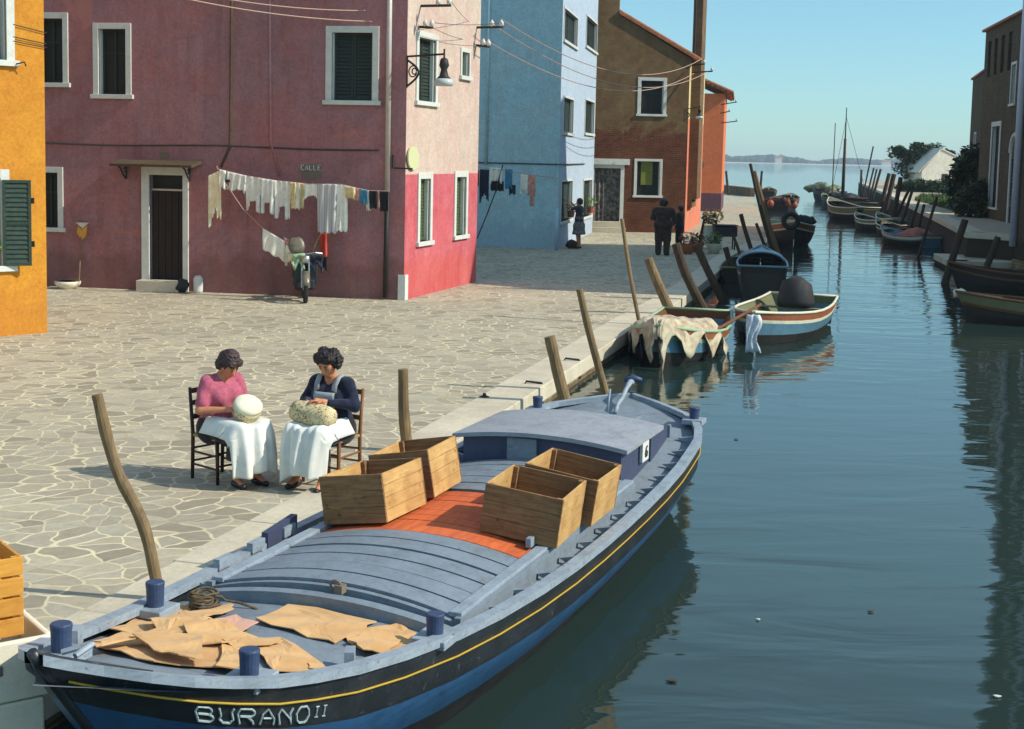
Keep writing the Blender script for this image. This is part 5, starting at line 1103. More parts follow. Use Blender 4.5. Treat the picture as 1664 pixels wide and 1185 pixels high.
# dark boat with blue cuddy
g4 = G(1238, 498, WZ); rz4 = CAN + R(2)
b4 = small_boat('high sided black boat with a pale blue arched cuddy', g4, rz4, 5.2, 1.2, .82, 'bt_dark', 'bt_dark', 'bt_dark', 'bt_blue', 'bt_dark', stern=.85, dk='bt_blue', deck=.4, bowrise=.25)
q = MB(); rows = [[(x_, -.55 * math.cos(a), .80 + .24 * math.sin(a) * (1 if x_ < 4.0 else .8)) for a in np.linspace(0, math.pi, 13)] for x_ in (3.0, 3.05, 3.8, 4.5)]; q.grid(rows); q.build('cuddy', M['bt_blue'], b4, smooth=True, solid=.04)
# orange and white boat
g5 = G(1290, 404, WZ); rz5 = back + R(3); Ln5 = 6; o5 = g5 - Vector((math.cos(rz5), math.sin(rz5), 0)) * Ln5
b5 = small_boat('broad wooden boat with orange and white strakes seen bow on', o5, rz5, Ln5, 1.95, .72, 'bt_orange', 'bt_dark', 'bt_dark', 'bt_white', 'bt_green', stern=.8, bowrise=.3, band=.2, dk='bt_green')
def tyre(label, c, r, rz_, mat='rubber'):
    q = MB(); q.tube([Vector(c) + Vector((math.cos(a) * r * math.cos(rz_), math.cos(a) * r * math.sin(rz_), math.sin(a) * r)) for a in np.linspace(0, 2 * math.pi, 21)], r * .38, 8, cap=False); return q.single('tyre_fender', M[mat], label, 'tyre', smooth=True)
tyre('old black tyre hung on the bow of the orange and white boat', D(1285, 359, 51.5), .26, 0)
q = MB()
for k in range(4): lump(q, D(1300 + k * 6, 356 + k, 55), (.2, .2, .16), rn)
q.single('net_heap', M['rubber'], 'dark gear heaped along the rail of the orange and white boat', 'net', smooth=True)
g6 = G(1262, 343, WZ); b6 = small_boat('far boat loaded with dark gear and orange buoys beyond the tall poles', g6, CAN + R(-8), 6.5, 2.0, .75, 'bt_orange', 'bt_dark', 'bt_dark', 'bt_brown', 'bt_dark', stern=.85)
for k, (x, y, m_, lab) in enumerate(((1273, 326, 'rubber', 'round black buoy at the stern of the far loaded boat'), (1288, 326, 'rubber', 'smaller round black buoy right of the first'), (1281, 330, 'buoy', 'orange buoy between the two black buoys'), (1291, 333, 'buoy', 'orange buoy at the right end of the far boat'), (1252, 331, 'buoy', 'orange buoy at the left end of the far boat'))):
    if 'buoy' not in M: M['buoy'] = paint('orange_buoy', lin((150, 84, 56)), .6)
    q = MB(); c_ = D(x, y, 87.5); lump(q, c_, (.22, .22, .25), rn, amp=.04); q.tube([c_ + Vector((0, 0, .25)), c_ + Vector((0, 0, .36))], .04, 6); q.single('buoy', M[m_], lab, 'buoy', 'buoys in the far boat', smooth=True)
g7 = G(1247, 322, WZ); small_boat('small dark boat nearest the lagoon on the left side', g7, CAN, 5, 1.6, .6, 'bt_brown', 'bt_dark', 'bt_dark', 'bt_brown', 'bt_dark')
# right bank
gB = math.atan2(14, 5.2)
r10 = G(1514, 404, WZ); b10 = small_boat('low blue and white skiff with a faded red tarpaulin under the right bank', r10, R(112), 3.3, 1.3, .42, 'bt_white', 'bt_dark', 'bt_dark', 'bt_blue', 'bt_blue', stern=.8)
T10 = Matrix.Translation((r10.x, r10.y, WZ)) @ Matrix.Rotation(R(112), 4, 'Z'); q = MB(); rows = [[T10 @ Vector((.4 + i * .16, -.6 + j * .086, .42 + .34 * math.sin(math.pi * j / 14) ** .6 * math.sin(math.pi * min(1, (i + 1) / 9)) + .02 * math.sin(i * 2 + j))) for j in range(15)] for i in range(10)]; q.grid(rows); q.single('tarpaulin', M['pinktarp'], 'faded red tarpaulin hooped over the blue and white skiff', 'tarpaulin', solid=.02, smooth=True)
r9 = G(1462, 370, WZ); small_boat('tiny pale dinghy moored between the skiff and the mast boat', r9, R(104), 2.4, 1.1, .4, 'bt_white', 'bt_olive', 'bt_dark', 'bt_white', 'bt_olive')
r8 = G(1411, 362, WZ); small_boat('large dark fishing boat with a pale striped bow on the right side', r8, R(103), 5, 1.9, .75, 'bt_olive', 'bt_dark', 'bt_dark', 'bt_white', 'bt_dark', bowrise=.5, band=.3)
r7 = G(1390, 345, WZ); b7 = small_boat('dark sailing boat with a tall mast moored on the right', r7, R(92), 6, 2.0, .85, 'bt_dark', 'bt_dark', 'bt_dark', 'bt_brown', 'bt_dark', name='sailing_boat', bowrise=.5)
q = MB(); q.tube([(2.4, .25, .5), (2.4, .25, 4.9)], [.13, .09], 8); q.tube([(2.4, .25, 4.9), (2.4, .25, 7.0)], [.05, .03], 6); q.build('mast', M['postdark'], b7, smooth=True)
q = MB(); q.tube([(4.2, .5, .7), (4.2, .5, 6.0)], [.04, .03], 5); q.build('spar', M['postdark'], b7)
q = MB(); q.tube([(2.4, .25, 6.4), (0.5, -.9, 1.0)], .015, 4); q.tube([(2.4, .25, 6.2), (5.5, .2, 1.2)], .015, 4); q.build('stays', M['wiredark'], b7)
r6 = G(1362, 330, WZ); b6b = small_boat('dark fishing boat piled with gear outside the sailing boat', r6, R(96), 6, 1.9, .85, 'bt_dark', 'bt_dark', 'bt_dark', 'bt_brown', 'bt_dark', bowrise=.6)
q = MB(); 
for k in range(7): lump(q, (1 + k * .9, .3 * (-1) ** k, 1.0 + .12 * (k % 3)), (.55, .5, .32), rn)
q.build('gear', M['bt_olive'], b6b, smooth=True)
q = MB(); 
for k in range(5): lump(q, (1.2 + k * .9, .25 * (-1) ** k, .95), (.5, .5, .25), rn)
q.build('gear', M['rubber'], b7, smooth=True)
small_boat('small black hull close to the wall behind the skiff', G(1470, 384, WZ), R(104), 2.6, 1.1, .4, 'bt_dark', 'bt_dark', 'bt_dark', 'bt_white', 'bt_dark')
small_boat('dark low boat between the posts and the mast boat', G(1412, 347, WZ), R(100), 4, 1.5, .6, 'bt_dark', 'bt_dark', 'bt_dark', 'bt_olive', 'bt_dark')
small_boat('low dark skiff against the quay wall behind the blue boat', G(1196, 462, WZ), CAN, 3.6, 1.0, .35, 'bt_dark', 'bt_dark', 'bt_dark', 'bt_olive', 'bt_dark')
small_boat('dark open boat outermost in the far row on the right', G(1378, 340, WZ), R(98), 5, 1.7, .7, 'bt_dark', 'bt_dark', 'bt_dark', 'bt_olive', 'bt_dark')
small_boat('dark boat with a pale rail next to the tiny dinghy', G(1444, 377, WZ), R(106), 3.2, 1.3, .5, 'bt_olive', 'bt_dark', 'bt_dark', 'bt_white', 'bt_dark')
small_boat('dark rowing boat moored below the grass patch', G(1482, 390, WZ), R(100), 3, 1.1, .4, 'bt_dark', 'bt_dark', 'bt_dark', 'bt_brown', 'bt_dark')
small_boat('black hull squeezed between the far fishing boats', G(1398, 344, WZ), R(95), 5, 1.5, .65, 'bt_dark', 'bt_dark', 'bt_dark', 'bt_dark', 'bt_dark')
# two big dark boats at the right edge
e1 = G(1572, 522, WZ); b11 = small_boat('long dark boat with a dull green strake at the right edge, nearer of the two', Vector((15.3, e1.y - .9, 0)), R(171), 15.3 - e1.x + .35, 1.7, .40, 'bt_olive', 'bt_dark', 'bt_dark', 'bt_brown', 'bt_dark', stern=.8, bowrise=.22, band=.2)
e2 = G(1556, 470, WZ); b12 = small_boat('long black boat at the right edge, farther of the two', Vector((15.3, e2.y - .5, 0)), R(173), 15.3 - e2.x + .35, 1.7, .48, 'bt_dark', 'bt_dark', 'bt_dark', 'bt_brown', 'bt_dark', stern=.8, bowrise=.25)
q = MB(); lump(q, D(1560, 477, e1.y + .3), (.16, .12, .1), rn); q.single('fender', M['foam'], 'small white fender on the bow of the nearer right hand boat', 'fender', smooth=True)

# ---------------------------------------------------------------- brackets, lamps and wires
def insulator(mb, c, m=0): mb.tube([Vector(c), Vector(c) + Vector((0, 0, .05)), Vector(c) + Vector((0, 0, .10)), Vector(c) + Vector((0, 0, .17))], [.02, .055, .05, .012], 8, m=m)
def bracket(label, pa, pb, ins_=2, down=None):
    pa, pb = Vector(pa), Vector(pb); t = thing('wire_bracket', label, 'bracket', pa, 0, 'iron wire brackets with insulators'); q = MB(); q.tube([pa, pb], .03, 6)
    if down: q.tube([pa + (pb - pa) * .12, pa + (pb - pa) * .12 - Vector((0, 0, down))], .02, 6)
    q.build('arm', M['iron'], t, world=True)
    for k in range(ins_):
        q = MB(); insulator(q, pa.lerp(pb, 1 - .04 - k * .3)); q.build('insulator', M['porcelain'], t, smooth=True, world=True)
Yc = c0.y + .8
A1_ = D(674, 10, Yc); A2_ = D(732, 9, Yc - .6); bracket('upper iron wire bracket over the cream wall', A1_, A2_, 2, .5)
B1_ = D(668, 43, Yc); B2_ = D(703, 45, Yc - .4); bracket('lower iron wire bracket above the tall shutter', B1_, B2_, 2, .4)
C1_ = D(766, 45, c1.y - .2); C2_ = D(817, 44, c1.y - .6); bracket('upper wire bracket at the far corner of the cream wall', C1_, C2_, 2, .9)
D1_ = D(767, 73, c1.y - .2); D2_ = D(795, 76, c1.y - .5); bracket('lower wire bracket at the far corner of the cream wall', D1_, D2_, 2)
bracket('wire bracket at the eaves corner of the brown house', D(1128, 106, 56), D(1145, 104, 55.6), 1); bracket('second wire bracket at the corner of the brown house', D(1124, 118, 56), D(1158, 116, 55.6), 1)
bracket('wire bracket high on the orange house', D(1172, 170, 79), D(1197, 166, 78.4), 1); bracket('wire bracket low on the orange house', D(1172, 200, 79), D(1198, 197, 78.4), 1); bracket('middle wire bracket on the orange house', D(1171, 184, 79), D(1186, 181, 78.4), 1)
def wire(label, a, b, sag, mat='wire', r=.008, n=24):
    a, b = Vector(a), Vector(b); q = MB(); q.tube([a.lerp(b, k / n) - Vector((0, 0, sag * 4 * (k / n) * (1 - k / n))) for k in range(n + 1)], r, 4); return q.single('overhead_wire', M[mat], label, 'wire', 'overhead wires')
l1 = D(-40, -46, 22); wire('upper pale overhead wire crossing the purple wall', D(300, -14, 26), B1_ + Vector((0, 0, .35)), .15, r=.012); wire('lower pale overhead wire crossing the purple wall', D(200, -26, 25), B1_ + Vector((.1, 0, .1)), .2, r=.012)
for k, (y0, y1, lab) in enumerate(((40, 54, 'upper dark wire on the yellow wall'), (60, 72, 'middle dark wire on the yellow wall'), (67, 78, 'lower dark wire on the yellow wall'))):
    a_, za = WFy.px(20, y0); b_, zb_ = WFy.px(76, y1); wire(lab, WFy.P(a_, za, .03), WFy.P(b_ - .02, zb_, .03), 0, 'wiredark', .008, 3)
BR = D(1140, 104, 55.7)
wire('highest wire from the cream wall to the brown house', C2_ + Vector((0, 0, .15)), BR + Vector((0, 0, .2)), .9, 'wire', .012, 40); wire('middle wire from the cream wall to the brown house', C2_ + Vector((-.3, 0, .1)), D(1150, 117, 55.7), 1.0, 'wire', .012, 40); wire('lowest wire from the cream wall to the brown house', D2_ + Vector((0, 0, .1)), D(1128, 119, 56), .9, 'wire', .012, 40)
for (a, b, lab) in ((A2_, C1_, 'thin wire along the top of the cream wall'), (B2_, C2_, 'thin wire above the small window of the cream wall'), (B2_ + Vector((0, 0, -.1)), D1_, 'thin lower wire across the cream wall')): wire(lab, a + Vector((0, 0, .1)), b + Vector((0, 0, .1)), .05, 'wiredark', .006)
# street lamp on scroll bracket
def lamp(label, base, tip, s=1.0):
    base, tip = Vector(base), Vector(tip); t = thing('street_lamp', label, 'lamp', base, 0, 'bracket street lamps'); q = MB(); d = tip - base; q.tube([base, tip], .022 * s, 6); q.tube([tip + Vector((0, 0, .1 * s)), tip - Vector((0, 0, .08 * s))], .02, 6)
    q.tube([base, base - Vector((0, 0, .62 * s))], .02 * s, 6); h_ = d.normalized()
    q.tube([base - Vector((0, 0, .58 * s)) + h_ * (.02 + .3 * s * math.sin(math.pi * k / 10)) + Vector((0, 0, .5 * s * k / 10)) for k in range(11)], .022 * s, 6)
    for c_, r_ in ((.16, .11), (.2, .06)): q.tube([base + h_ * (c_ * s + r_ * s * math.cos(a)) + Vector((0, 0, -.3 * s + r_ * s * math.sin(a))) for a in np.linspace(0, 6.0, 14)], .014 * s, 5)
    q.build('bracket', M['iron'], t, world=True)
    q = MB(); q.tube([tip - Vector((0, 0, z)) for z in (.07 * s, .10 * s, .22 * s, .30 * s, .42 * s, .50 * s)], [.03 * s, .075 * s, .10 * s, .06 * s, .09 * s, .17 * s], 14); q.build('hood', M['iron'], t, smooth=True, world=True)
    q = MB(); q.tube([tip - Vector((0, 0, z)) for z in (.48 * s, .56 * s, .62 * s)], [.17 * s, .2 * s, .17 * s], 14); q.build('lamp_shade', M['glassy'], t, smooth=True, world=True); return t
M['glassy'] = paint('milky_lamp_glass', (.5, .52, .5), .2, (.35, .35, .33), .5, 6)
lamp('black street lamp on a scrolled bracket at the corner of the pink house', D(662, 92, c0.y - .04), D(722, 88, c0.y - .7)); lamp('small street lamp on the corner of the brown house', D(1112, 178, 55.2), D(1137, 174, 54.8), .75)

# ---------------------------------------------------------------- washing lines
def garment(label, a, b, shape, length, mat, seed=0, name='garment', cat='laundry', out=None, group='laundry on the line of the purple wall', depth=.03, cell=.03):
    """cloth hanging from the line between points a and b; shape(s,t) tells where there is cloth, s across 0..1, t down 0..1"""
    a, b = Vector(a), Vector(b); rn = random.Random(seed); w_ = (b - a).length; nx = max(5, int(w_ / cell)); nz = max(6, int(length / cell)); d = (b - a).normalized(); nrm = Vector((d.y, -d.x, 0)); ph = rn.uniform(0, 6); fr = rn.uniform(2.2, 3.8)
    vs = []; 
    for j in range(nz + 1):
        t_ = j / nz
        for i in range(nx + 1):
            s_ = i / nx; amp = depth * (.25 + t_); p = a.lerp(b, s_) - Vector((0, 0, 1)) * (length * t_ + .02 * math.sin(math.pi * 2 * fr * s_ + ph) * t_) + nrm * (amp * math.sin(math.pi * 2 * fr * s_ + ph + t_ * 1.5) + .02 * t_ * math.sin(7 * s_ + 5 * t_)); vs.append(p)
    fs_ = [(j * (nx + 1) + i, j * (nx + 1) + i + 1, (j + 1) * (nx + 1) + i + 1, (j + 1) * (nx + 1) + i) for j in range(nz) for i in range(nx) if shape((i + .5) / nx, (j + .5) / nz)]
    used = sorted({k for f in fs_ for k in f}); mp = {k: n for n, k in enumerate(used)}
    q = MB(); q.add([vs[k] for k in used], [tuple(mp[k] for k in f) for f in fs_]); return q.single(name, mat, label, cat, group, smooth=True, solid=.006)
rect = lambda s, t: True
shirt = lambda s, t: (t < .45) or (.10 + .08 * math.sin(t * 5) < s < .90 and t < .9 + .1 * math.sin(s * 8))
vest = lambda s, t: (.16 < s < .84 and t > .3) or (t <= .3 and (.14 < s < .34 or .66 < s < .86))
trou = lambda s, t: t < .35 or not (.42 < s < .58)
upshirt = lambda s, t: (t < .70 and .02 + .05 * t < s < .98 - .05 * t) or (t >= .62 and (.08 < s < .30 + .1 * (.8 - t) or .68 < s < .92)) or (.62 < t < .78 and .2 < s < .8 and t < .70 + .08 * math.sin(s * 9))
ragged = lambda s, t: t < .84 + .12 * math.sin(s * 7 + 1) + .04 * math.sin(s * 19)
M['wwhite'] = cloth('white_laundry', lin((240, 236, 220)), lin((226, 220, 200)), 14); M['wgrey'] = cloth('pale_grey_laundry', lin((226, 224, 212)), lin((206, 204, 194)), 14); M['wnavy'] = cloth('navy_laundry', lin((44, 48, 62)), None, 14)
M['wblack'] = cloth('black_laundry', (.02, .02, .022), None, 14); M['wred'] = cloth('red_laundry', lin((186, 66, 50)), None, 14); M['wblue'] = cloth('blue_laundry', lin((70, 130, 160)), None, 14); M['wpink'] = cloth('pinkish_laundry', lin((214, 168, 150)), lin((200, 120, 100)), 12); M['wyel'] = cloth('yellowish_laundry', lin((214, 180, 110)), lin((220, 210, 180)), 14); M['wcream'] = cloth('cream_laundry', lin((246, 238, 208)), lin((230, 204, 150)), 4)
def striped(name, cs):
    m, t, b = nodes(name, .9, .1); w_ = N(t, 'ShaderNodeTexWave', wave_type='BANDS', bands_direction='X'); w_.inputs['Scale'].default_value = 3.2; t.links.new(coords(t), w_.inputs['Vector']); c = ramp(t, w_.outputs['Fac'], [(i / (len(cs)), q) for i, q in enumerate(cs)]); t.links.new(c, b.inputs['Base Color']); return m
M['wstripe'] = striped('striped_laundry', [lin((150, 150, 158)), lin((226, 222, 210)), lin((110, 114, 140)), lin((232, 228, 214)), lin((180, 172, 170))])
LY = WFf.P(0, 0).y
def onwall(x, y, n=.55):   # point a little in front of the purple wall
    r_ = ray(x, y); p0 = WFf.p0 + WFf.n * n; t_ = (p0 - Vector((0, 0, H_EYE))).dot(WFf.n) / r_.dot(WFf.n); return Vector((0, 0, H_EYE)) + r_ * t_
line_px = [(354, 275), (376, 280), (400, 286), (450, 294), (500, 299), (520, 299), (555, 300), (580, 306), (600, 310), (632, 311)]
q = MB(); q.tube([onwall(x, y) for x, y in line_px], .008, 4); q.tube([onwall(354, 275), onwall(352, 270, 0)], .012, 5); q.single('washing_line', M['wire'], 'long washing line stretched along the purple wall', 'washing line')
def ly(x): return float(np.interp(x, [p[0] for p in line_px], [p[1] for p in line_px]))
scl = 80.0
items = [(340, 358, 'wcream', 85, ragged, 'bright cream cloth bunched at the left end of the line'), (358, 366, 'wwhite', 34, ragged, 'narrow white rag beside the bunched cream cloth'), (361, 372, 'wnavy', 18, rect, 'small navy cloth at the start of the line'), (371, 398, 'wgrey', 30, shirt, 'short grey white top, first of the light shirts'),
 (399, 424, 'wgrey', 56, upshirt, 'grey white shirt hung upside down, sleeves below, first of three'), (424, 446, 'wgrey', 55, upshirt, 'grey white shirt hung upside down, sleeves below, middle of three'), (447, 472, 'wgrey', 60, upshirt, 'longer grey white shirt hung upside down, last of three'),
 (473, 480, 'wyel', 42, rect, 'thin yellowish sock, first of the narrow strips'), (481, 487, 'wwhite', 42, rect, 'thin white stocking in the middle of the strips'), (488, 493, 'wyel', 40, rect, 'thin pale stocking, last of the strips'), (493, 518, 'wwhite', 26, ragged, 'small white towel right of the stockings'),
 (518, 545, 'wstripe', 78, rect, 'long blue grey striped towel'), (545, 563, 'wwhite', 74, rect, 'long white towel beside the striped one'), (563, 576, 'wyel', 19, trou, 'small yellow patterned cloth'), (577, 585, 'wpink', 20, rect, 'small reddish brown cloth'), (586, 596, 'wblue', 22, rect, 'small blue and white cloth'), (596, 601, 'wwhite', 32, rect, 'narrow white sock near the downpipe'), (601, 612, 'wblack', 28, rect, 'black sock pair near the downpipe'), (612, 617, 'wpink', 28, rect, 'thin orange brown sock'), (618, 630, 'wblack', 32, rect, 'black cloth at the right end of the line')]
for k, (x0, x1, m_, h_, sh, lab) in enumerate(items):
    yy = ly((x0 + x1) / 2) if x0 > 345 else 284
    gw_ = .07 * (x1 - x0) + .4; a = onwall(x0 - gw_, ly(x0) if x0 > 345 else 286, .55 + .03 * (k % 2)); b = onwall(x1 + gw_, ly(x1), .55 + .03 * (k % 2)); garment(lab, a, b, sh, h_ / scl, M[m_], k, depth=.03)
# slanting second line with cloths, and things hung by the moped
q = MB(); q.tube([onwall(368, 300, .3), onwall(395, 340, .35), onwall(428, 372, .4), onwall(465, 396, .5), onwall(487, 402, .5)], .008, 4); q.single('washing_line', M['wire'], 'second washing line slanting down towards the moped', 'washing line')
garment('square white cloth hanging askew on the slanting line', onwall(427, 371), onwall(463, 392), rect, .42, M['wwhite'], 31, depth=.015); garment('narrow cream towel hanging beside the moped', onwall(464, 398), onwall(478, 402), ragged, .42, M['wcream'], 32)
garment('pink cloth lying over the slanting line', onwall(461, 385), onwall(481, 396), rect, .12, M['wpink'], 33); garment('orange red scarf hanging right of the moped', onwall(520, 380, .3), onwall(531, 379, .3), rect, .5, M['wred'], 34); garment('dark scarf hanging below the red one', onwall(521, 418, .3), onwall(532, 417, .3), ragged, .32, M['wblack'], 35)
q = MB(); q.tube([onwall(522, 376, .45), onwall(514, 392, .4), onwall(505, 415, .35)], .02, 6); q.single('line_prop', M['postwood'], 'thin wooden prop under the striped towel', 'pole')
# blue house line
def onb(x, y, n=2.6):
    r_ = ray(x, y); p0 = WFb.p0 + WFb.n * n; t_ = (p0 - Vector((0, 0, H_EYE))).dot(WFb.n) / r_.dot(WFb.n); return Vector((0, 0, H_EYE)) + r_ * t_
lp2 = [(776, 272), (800, 276), (818, 268), (835, 278), (870, 286), (904, 289)]
q = MB(); q.tube([onb(776, 272), onb(817, 277), onb(860, 284)] + [onb(904, 289, .05)], .012, 4); q.single('washing_line', M['wire'], 'washing line in front of the blue house', 'washing line')
q = MB(); q.tube([onb(817, 268), onb(806, 310), onb(790, 352), onb(775, 388)], .022, 6); q.single('line_prop', M['postdark'], 'long thin prop leaning in front of the blue house', 'pole')
gb = 'laundry in front of the blue house'
for k, (x0, x1, y, m_, h_, sh, lab) in enumerate(((774, 779, 276, 'wred', 26, rect, 'orange red strip at the edge of the pink house'), (780, 795, 275, 'wnavy', 56, ragged, 'dark trousers beside the pink corner'), (796, 816, 272, 'wwhite', 28, ragged, 'white shirt tucked up on the blue house line'), (797, 819, 294, 'wblack', 16, rect, 'black cloth below the white shirt'), (821, 833, 275, 'wblue', 32, rect, 'bright blue towel on the line in front of the blue house'), (828, 838, 300, 'wnavy', 18, ragged, 'dark cloth below the blue towel'), (846, 858, 283, 'wwhite', 34, ragged, 'white pillowcase right of the blue towel'), (858, 871, 285, 'wpink', 50, lambda s, t: t < .65 or .4 < s < .9, 'pinkish striped cloth at the right end of the blue house line'))):
    garment(lab, onb(x0, y), onb(x1, y + 1), sh, h_ / 54, M[m_], 50 + k, group=gb, depth=.04, cell=.04)

# ---------------------------------------------------------------- things at the purple wall
# broom
t = thing('broom', 'long handled broom with pale bristles upward leaning on the purple wall', 'broom', onwall(128, 466, .35)); q = MB(); q.tube([onwall(128, 466, .35), onwall(132, 385, .1)], .016, 6); q.build('handle', M['postwood'], t, world=True)
q = MB(); q.slab([onwall(123, 362, .1), onwall(143, 362, .1), onwall(134, 372, .1)], WFf.n * -.05); q.build('bristles', M['whitewall'], t, world=True); q = MB(); q.slab([onwall(126, 368, .11), onwall(133, 373, .11), onwall(141, 367, .11), onwall(139, 384, .11), onwall(133, 390, .11), onwall(125, 380, .11)], WFf.n * -.04); q.build('brush_head', M['fruitwood'], t, world=True)
q = MB(); c_ = onwall(110, 461, .35); q.lathe([(.18, 0), (.26, .1), (.27, .16), (.24, .16), (.17, .04)], (0, 0, 0), 14); o_ = q.single('wash_basin', M['foam'], 'small whitish basin at the foot of the purple wall', 'basin', loc=(0, 0, 0), smooth=True); c_.z = 0; o_.location = c_
q = MB(); q.lathe([(.085, 0), (.10, .05), (.10, .3), (.06, .36), (.0, .37)], (0, 0, 0), 12); o_ = q.single('stone_bollard', M['trim'], 'short rounded stone post right of the front door', 'post', loc=(0, 0, 0), smooth=True); c_ = onwall(322, 470, .2); c_.z = 0; o_.location = c_
q = MB(); lump(q, (0, 0, .14), (.13, .1, .16), rn); o_ = q.single('black_sack', M['rubber'], 'black sack on the doorstep', 'sack', loc=(0, 0, 0), smooth=True); c_ = onwall(296, 468, .25); c_.z = 0; o_.location = c_
# moped, seen from the front
mc = onwall(495, 481, .75); mc.z = 0; mo = thing('moped', 'dark moped with a pale windscreen parked under the laundry', 'moped', mc, WFf.d.angle(Vector((1, 0, 0))) * -1 + R(-70)); X = lambda x, y, z: (x, y, z)
M['mopedpaint'] = paint('dark_green_moped_paint', lin((28, 44, 46)), .35); M['chrome'] = paint('dull_chrome', (.55, .53, .48), .25, (.3, .28, .25), .4, 8, .5, .9); M['screen'] = paint('milky_windscreen', lin((112, 106, 90)), .3, lin((70, 56, 40)), .9, 9)
for x_, r_ in ((.48, .27), (-.52, .27)):
    q = MB(); q.tube([(x_ + math.cos(a) * r_, 0, r_ + .03 + math.sin(a) * r_) for a in np.linspace(0, 2 * math.pi, 25)], .045, 8, cap=False); w_ = q.build('wheel', M['rubber'], mo, smooth=True)
    q = MB(); q.tube([(x_, -.05, r_ + .03), (x_, .05, r_ + .03)], .06, 10); [q.tube([(x_, 0, r_ + .03), (x_ + math.cos(a) * r_, 0, r_ + .03 + math.sin(a) * r_)], .006, 4) for a in np.linspace(0, 6.28, 13)[:-1]]; q.build('rim', M['chrome'], w_)
    q = MB(); q.grid([[(x_ + math.cos(a) * (r_ + .06), s_, r_ + .03 + math.sin(a) * (r_ + .06)) for s_ in (-.07, 0, .07)] for a in np.linspace(.2, 2.9, 12)]); q.build('mudguard', M['screen'], mo, solid=.01, smooth=True)
q = MB(); [q.tube([(.48, s_, .3), (.42, s_, .6), (.34, s_, .92)], .02, 6) for s_ in (-.07, .07)]; q.build('fork', M['chrome'], mo)
q = MB(); q.tube([(.3, .0, .95), (.28, -.2, .98), (.2, -.33, .96)], .016, 6); q.tube([(.3, 0, .95), (.28, .2, .98), (.2, .33, .96)], .016, 6); q.build('handlebar', M['chrome'], mo)
q = MB(); q.tube([(.36, 0, .86), (.42, 0, .86), (.46, 0, .86)], [.06, .085, .075], 14); q.build('headlight', M['chrome'], mo, smooth=True); q = MB(); q.box((.12, 0, .62), (.26, .5, .34)); q.box((.2, .0, .35), (.2, .42, .25)); q.build('fairing', M['rubber'], mo, bevel=.06)
q = MB(); q.tube([(.3, 0, .75), (.0, 0, .4), (-.4, 0, .42)], [.05, .06, .05], 8); q.box((-.05, 0, .42), (.3, .22, .26)); q.build('frame', M['mopedpaint'], mo, bevel=.02)
q = MB(); [q.hexa([(.2, s_ * .08, .3), (.28, s_ * .08, .3), (.28, s_ * .24, .34), (.2, s_ * .24, .34), (.26, s_ * .06, .8), (.32, s_ * .06, .8), (.30, s_ * .2, .74), (.26, s_ * .2, .74)] if s_ > 0 else [(.2, -.24, .34), (.28, -.24, .34), (.28, -.08, .3), (.2, -.08, .3), (.26, -.2, .74), (.30, -.2, .74), (.32, -.06, .8), (.26, -.06, .8)]) for s_ in (-1, 1)]; q.build('leg_shield', M['mopedpaint'], mo, bevel=.01)
q = MB(); lump(q, (-.25, 0, .78), (.3, .13, .07), rn, amp=.03); q.build('seat', M['rubber'], mo, smooth=True)
q = MB(); rows = [[(.36 - .10 * k + .06 * math.cos(a), .17 * math.sin(a) * (.75, 1, 1, .8, .45)[int(round(k * 4)) if k in (0, 1) else (1 if k < .5 else 2 if k < .8 else 3)], 1.0 + .30 * k) for a in np.linspace(-1.2, 1.2, 9)] for k in (0, .3, .6, .85, 1)]; q.grid(rows); w_ = q.build('windscreen', M['screen'], mo, solid=.012, smooth=True); w_.rotation_euler = (R(9), 0, 0)
lump_rn = random.Random(5)
for kk, (cx_, cy_, cz_, m_, lb) in enumerate(((.34, -.14, .92, 'bt_green', 'teal cloth hung over the left handlebar'), (.30, .22, .90, 'wnavy', 'dark cloth hung over the right handlebar'))):
    q = MB(); rows = [[(cx_ + .04 * math.sin(j * 1.3) + .05, cy_ - .12 + .03 * i + .01 * math.sin(j), cz_ + .06 - .035 * j * (1 + .3 * math.sin(i * 1.1))) for i in range(9)] for j in range(9)]; q.grid(rows); q.build('cloth', M[m_], mo, smooth=True, solid=.01, label=lb)
mo.scale = (1, 1, 1)
# ---------------------------------------------------------------- flower stall on the far quay
fp = G(1152, 404); t = thing('flower_stand', 'white stand carrying a big bunch of yellow and orange flowers on the far quay', 'flower stand', fp)
q = MB(); q.hexa([(-.30, -.15, .1), (.30, -.15, .1), (.30, .15, .1), (-.30, .15, .1), (-.2, -.1, .78), (.2, -.1, .78), (.2, .1, .78), (-.2, .1, .78)]); q.build('box', M['bt_white'], t, bevel=.02)
q = MB(); [q.tube([(a * .36, b * .16, 0), (a * .2, b * .1, .95)], .03, 6) for a in (-1, 1) for b in (-1, 1)]; q.build('legs', M['darkhouse'], t)
M['yflower'] = leafmat('yellow_flower', lin((226, 180, 40)), lin((216, 120, 40))); M['rflower'] = leafmat('red_flower', lin((196, 60, 40)), lin((210, 110, 90)))
q = MB(); leaf_cluster(q, (0, 0, 1.0), (.28, .24, .22), 160, .07, rn); q.build('leaves', M['leaf'], t); q = MB(); leaf_cluster(q, (.1, 0, 1.1), (.36, .24, .26), 240, .06, rn, shell=.8); q.build('flowers', M['yflower'], t)
